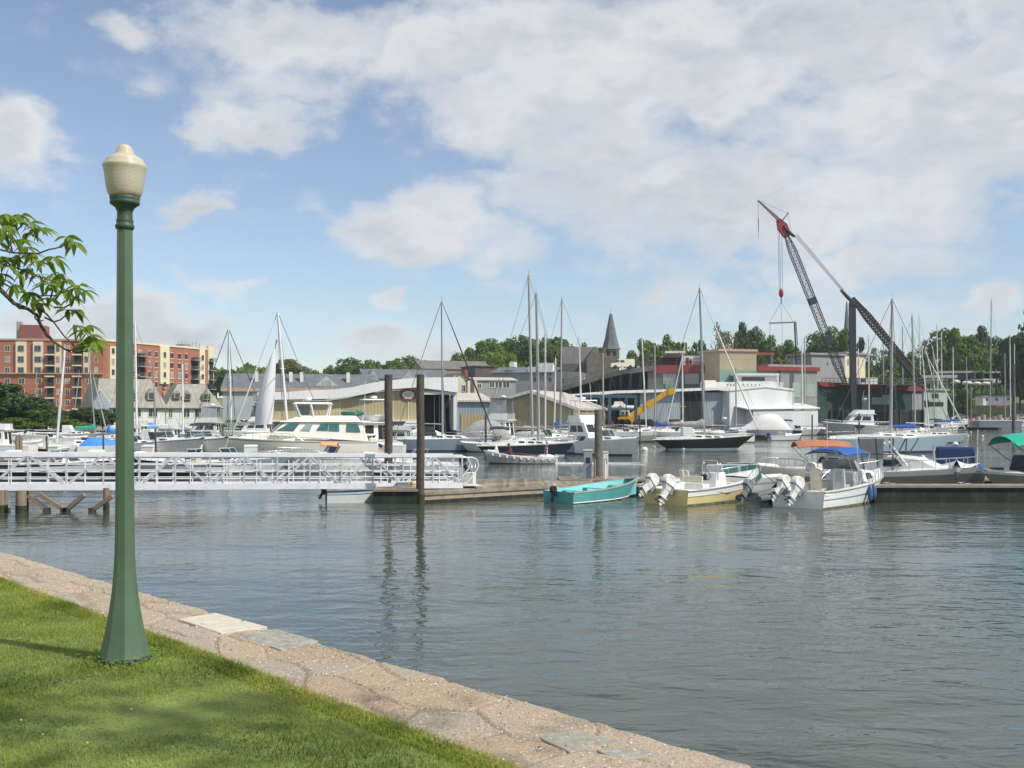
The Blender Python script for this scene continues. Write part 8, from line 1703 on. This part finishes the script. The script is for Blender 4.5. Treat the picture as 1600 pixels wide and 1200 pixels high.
    sb('pale blue sloop with blue sail cover, bow right, beyond the white T-top', 1392, 707, 1, 12.4, 3.4, PALEBLUE, boot=BLUEB, trim=WHITE, top_px=(1394,467), mast_h=18.8, mast_x=0, mast_m=MASTC, mast_r=.14, cover=None, fb=1.75, fs=1.35, lean=(-.1,0), spreader=2, stay_r=.025)
    r, h = sb('white sloop with navy blue boom cover behind the pale blue sloop', 1428, 688, 3, 10.5, 3.1, WHITE, top_px=(1425,494), mast_h=19.0, mast_x=.02, mast_m=MASTC, mast_r=.13, cover=BLUEC, boomz=.3)
    sb('small pale blue sloop peeping past the bow of the larger one', 1462, 692, -5, 8, 2.5, PALEBLUE, boot=BLUEB, top_px=(1440,540), mast_h=15, mast_x=-.1, mast_m=MASTW, lean=(-3.2,0), jib=MASTW)
    # --- thin forest of masts of boats farther off
    far = [(1010,684,1003,530,'w'),(1024,684,1023,540,'g'),(943,683,942,552,'g'),(909,684,905,525,'w'),(1067,682,1066,556,'w'),(1241,674,1240,560,'g'),(1258,676,1257,527,'g'),(1254,677,1253,540,'w'),(1381,672,1380,530,'g'),(1411,671,1410,510,'g'),(1440,670,1436,493,'w'),(1432,671,1426,520,'g'),(1474,670,1446,545,'w'),(1484,669,1456,540,'w'),(1466,669,1464,505,'w'),(1460,672,1458,548,'g'),(1472,668,1471,520,'w'),(1547,668,1549,467,'g'),(1579,667,1578,524,'w'),(1586,667,1585,538,'w'),(1490,667,1489,543,'w'),(1512,668,1510,558,'g'),(1358,674,1357,522,'w'),(1150,681,1150,575,'g'),(852,688,852,520,'w'),(866,687,868,560,'w'),(1342,673,1341,545,'w'),(1571,668,1570,552,'g')]
    far.sort()
    for i, (px, py, tx, ty, c) in enumerate(far):
        hc = (WHITE, GREYBLUE, OLDWHITE, NAVY, PALEBLUE, WHITE)[i % 6]
        loc = 'from the left in the thin forest of masts off the far shore'; nm = ORD[i] if i < 20 else 'twenty-' + ORD[i-20]
        sb('distant sloop, %s %s' % (nm, loc), px, py, (2, 178, 8, 172)[i % 4], 8.5 + (i % 3), 2.6, hc, top_px=(tx, ty), mast_x=0, mast_m=MASTW if c == 'w' else MASTC, mast_r=.125, stay_r=.02, spreader=1, cover=(None, BLUEC, WHITEC, None)[i % 4], group='distant sloops off the far shore', boomz=.4)
    # low motorboats filling the far floats
    for i, (px, py, L, c, k) in enumerate(((1252,680,7,OLDWHITE,'express'),(1286,679,8,GREY_SHADE,'express'),(1505,664.8,9,WHITE,'sportfish'),(1448,681,8,WHITE,'express'),(1495,666,9,WHITE,'covered'),(1576,668,8,WHITE,'express'),(1470,676,7,TAN,'express'),(660,699,7,WHITE,'express'),(676,697,7,WHITE,'covered'),(640,696,7,OLDWHITE,'sportfish'),(800,702,7,WHITE,'express'),(1070,689,7,WHITE,'express'),(985,688,7,WHITE,'express'),(345,705,7,WHITE,'express'),(90,699,6.5,WHITE,'express'),(185,690,7,GREY_SHADE,'covered'),(140,684,7,WHITE,'sportfish'),(38,691,7,WHITE,'express'),(-30,700,8,WHITE,'sportfish'),(212,694,7,WHITE,'sportfish'),(1640,668,9,WHITE,'sportfish'),(1218,680,7,NAVY,'express'))):
        labs = ['low aged-white boat beside the white shed lean-to','grey day cruiser left of the lobster yacht','white sedan boat on the far right float','white runabout off the bow of the pale blue sloop','white tented boat on the far right float','white launch near the tall black piling','tan deck boat right of the blue sloops','white runabout among gear left of the grey-blue sloop','white covered boat hidden behind the grey-blue sloop','aged white cabin boat between the dark pilings','white runabout under the flybridge cruiser','white runabout left of the black sloop','white runabout beneath the yellow crane','white runabout left of the big yacht bow','white runabout beside the white thick-masted sloop','grey tarp covered boat behind the lamp post','white cabin boat behind the teal covered sloop','white runabout left of the maroon launch','white cabin boat outside the left edge','white cabin boat right of the lamp post','white cabin boat beyond the right edge','navy runabout left of the white lean-to corner']
        pb(labs[i], px, py, (4, 176, 10, 170)[i % 4], L, L*.33, 1.15, .9, c, kind=k, hs=.85, cover=WHITEC if i != 15 else GREYC, top=BLACKC if i % 5 == 1 and k == 'express' else None, rr=.022)
    # pale blue-grey barge far right
    rt = thing('barge', 'long flat grey-blue barge at the far right float', 'barge', (gx(1552, 268), 268, 0)); q = MB(); k = 268/F; q.hexa([(-37*k,-2,-.2),(38*k,-2,-.2),(38*k,2,-.2),(-37*k,2,-.2),(-38*k,-2,1.7),(40*k,-2,1.7),(40*k,2,1.7),(-38*k,2,1.7)]); q.build('hull', mat('barge_blue_grey', (.17,.21,.27), .6, 0, .1, .5), rt); q = MB(); q.box(-38.5*k,40.5*k,-2.1,2.1,1.7,1.95); q.build('deck', WPAINT, rt); q = MB()
    for i in range(9): q.box((-34+8.5*i)*k,(-31+8.5*i)*k,-1,.4,1.95,2.5+.4*(i % 3))
    q.build('deck_cargo', mat('cargo_mixed', (.38,.33,.29), .8, 0, .4, .4), rt); q = MB(); q.hexa([(-52*k,-1.5,.0),(-38.5*k,-1.5,.0),(-38.5*k,1.5,.0),(-52*k,1.5,.0),(-52*k,-1.5,2.3),(-38.5*k,-1.5,2.3),(-38.5*k,1.5,2.3),(-52*k,1.5,2.3)]); q.build('deckhouse', WPAINT, rt, bevel=.2)
covered_row()
dock('pale timber float on the far right water beyond the buoys', (gx(1465,245), 245), (gx(1560,236), 236), 2.2, .6, FLOATD, cleats=False)
dock('dark long jetty beneath the grassy right bank', (gx(1478,272), 273), (gx(1700,272), 273), 3, 1.6, FLOATD, cleats=False, name='jetty')
dock('float along the green quay building', (gx(1255,196), 196), (gx(1470,196), 198), 2.2, .7, FLOATD, cleats=False)
def clutter():
    """dock boxes and power posts on the far floats, cars in the boatyard"""
    random.seed(31)
    for i, (px, d, z) in enumerate(((20,74.6,.5),(84,86.5,.5),(150,74.8,.5),(196,104.6,.6),(232,86.6,.5),(305,86.7,.5),(338,104.7,.6),(392,86.6,.5),(470,104.6,.6),(650,104.7,.6),(724,128.6,.6),(842,128.6,.6),(1030,150.6,.7),(1105,150.6,.7),(1160,150.6,.7))):
        rt = thing('dock_box', 'white dock locker, %s from the left on the far floats' % ORD[i], 'box', (gx(px, d), d, z), random.uniform(-.2, .2), 'white lockers on the far floats'); q = MB(); q.box(-.5,.5,-.28,.28,0,.5); q.build('box', WHITE, rt); q = MB(); q.hexa([(-.53,-.3,.5),(.53,-.3,.5),(.53,.3,.5),(-.53,.3,.5),(-.53,-.3,.56),(.53,-.3,.56),(.53,.3,.68),(-.53,.3,.68)]); q.build('lid', WHITE, rt)
    cm = [mat('car_silver', (.42,.43,.44), .3, .4, .05), mat('car_dark', (.03,.035,.045), .3, 0, .1, coat=.5), mat('car_red', (.28,.03,.03), .3, 0, .1, coat=.5), mat('car_white', (.70,.70,.69), .3, 0, .05, coat=.4)]
    for i, (px, d, z, c, rz, lab) in enumerate(((364,172,1.35,0,4,'silver car parked right of the clubhouse'),(384,174,1.35,3,176,'white car parked before the pale blue long building'),(392,180,1.35,1,8,'dark car beside the pale blue long building'),(1010,176,1.35,1,5,'dark car in the boatyard right of the yellow crane'),(1052,178,1.35,2,178,'red car in front of the grey-blue hall'),(1500,300,2.0,0,3,'silver car on the right quay near the trailer office'),(1522,301,2.0,2,177,'red car on the right quay beside the trailer office'),(1595,302,2.0,3,4,'white car on the far right quay'))):
        rt = thing('parked_car', lab, 'car', (gx(px, d), d, z), R(rz)); q = MB(); pr = [(-2.2,.3),(-2.2,.8),(-1.5,.92),(-.9,1.4),(.7,1.4),(1.3,.92),(2.15,.8),(2.2,.3)]; q.prism([(x,-.85,zz) for x, zz in pr], (0,1.7,0)); b = q.build('body', cm[c], rt, bevel=.06)
        for y in (-.88,.86):
            for (a, e) in ((-.95,-.1),(.0,.8)): q = MB(); q.hexa([(a,y-.01,.95),(e+.1,y-.01,.95),(e+.1,y+.03,.95),(a,y+.03,.95),(a+.2,y-.01,1.3),(e-.1,y-.01,1.3),(e-.1,y+.03,1.3),(a+.2,y+.03,1.3)]); q.build('window', WINM, b)
            for x in (-1.35,1.35): q = MB(); q.lathe([(.1,0),(.32,.01),(.33,.1),(.32,.18),(.1,.2)], 12); q.v = [(x+v[0], y-.1+v[2], .33+v[1]) for v in q.v]; q.build('wheel', RUBBER, rt)
clutter()
# ---------------------------------------------------------------- air
def haze():
    b = MB(); b.box(-2500, 2500, -60, 1150, -3, 75); m = bpy.data.materials.new('haze'); m.use_nodes = True; nt = m.node_tree; nt.nodes.clear()
    o = nt.nodes.new('ShaderNodeOutputMaterial'); v = nt.nodes.new('ShaderNodeVolumePrincipled'); v.inputs['Density'].default_value = .00018; v.inputs['Color'].default_value = (.80, .88, .96, 1); v.inputs['Anisotropy'].default_value = .2
    nt.links.new(v.outputs[0], o.inputs['Volume']); tag(b.build('haze', m), kind='stuff')
haze()
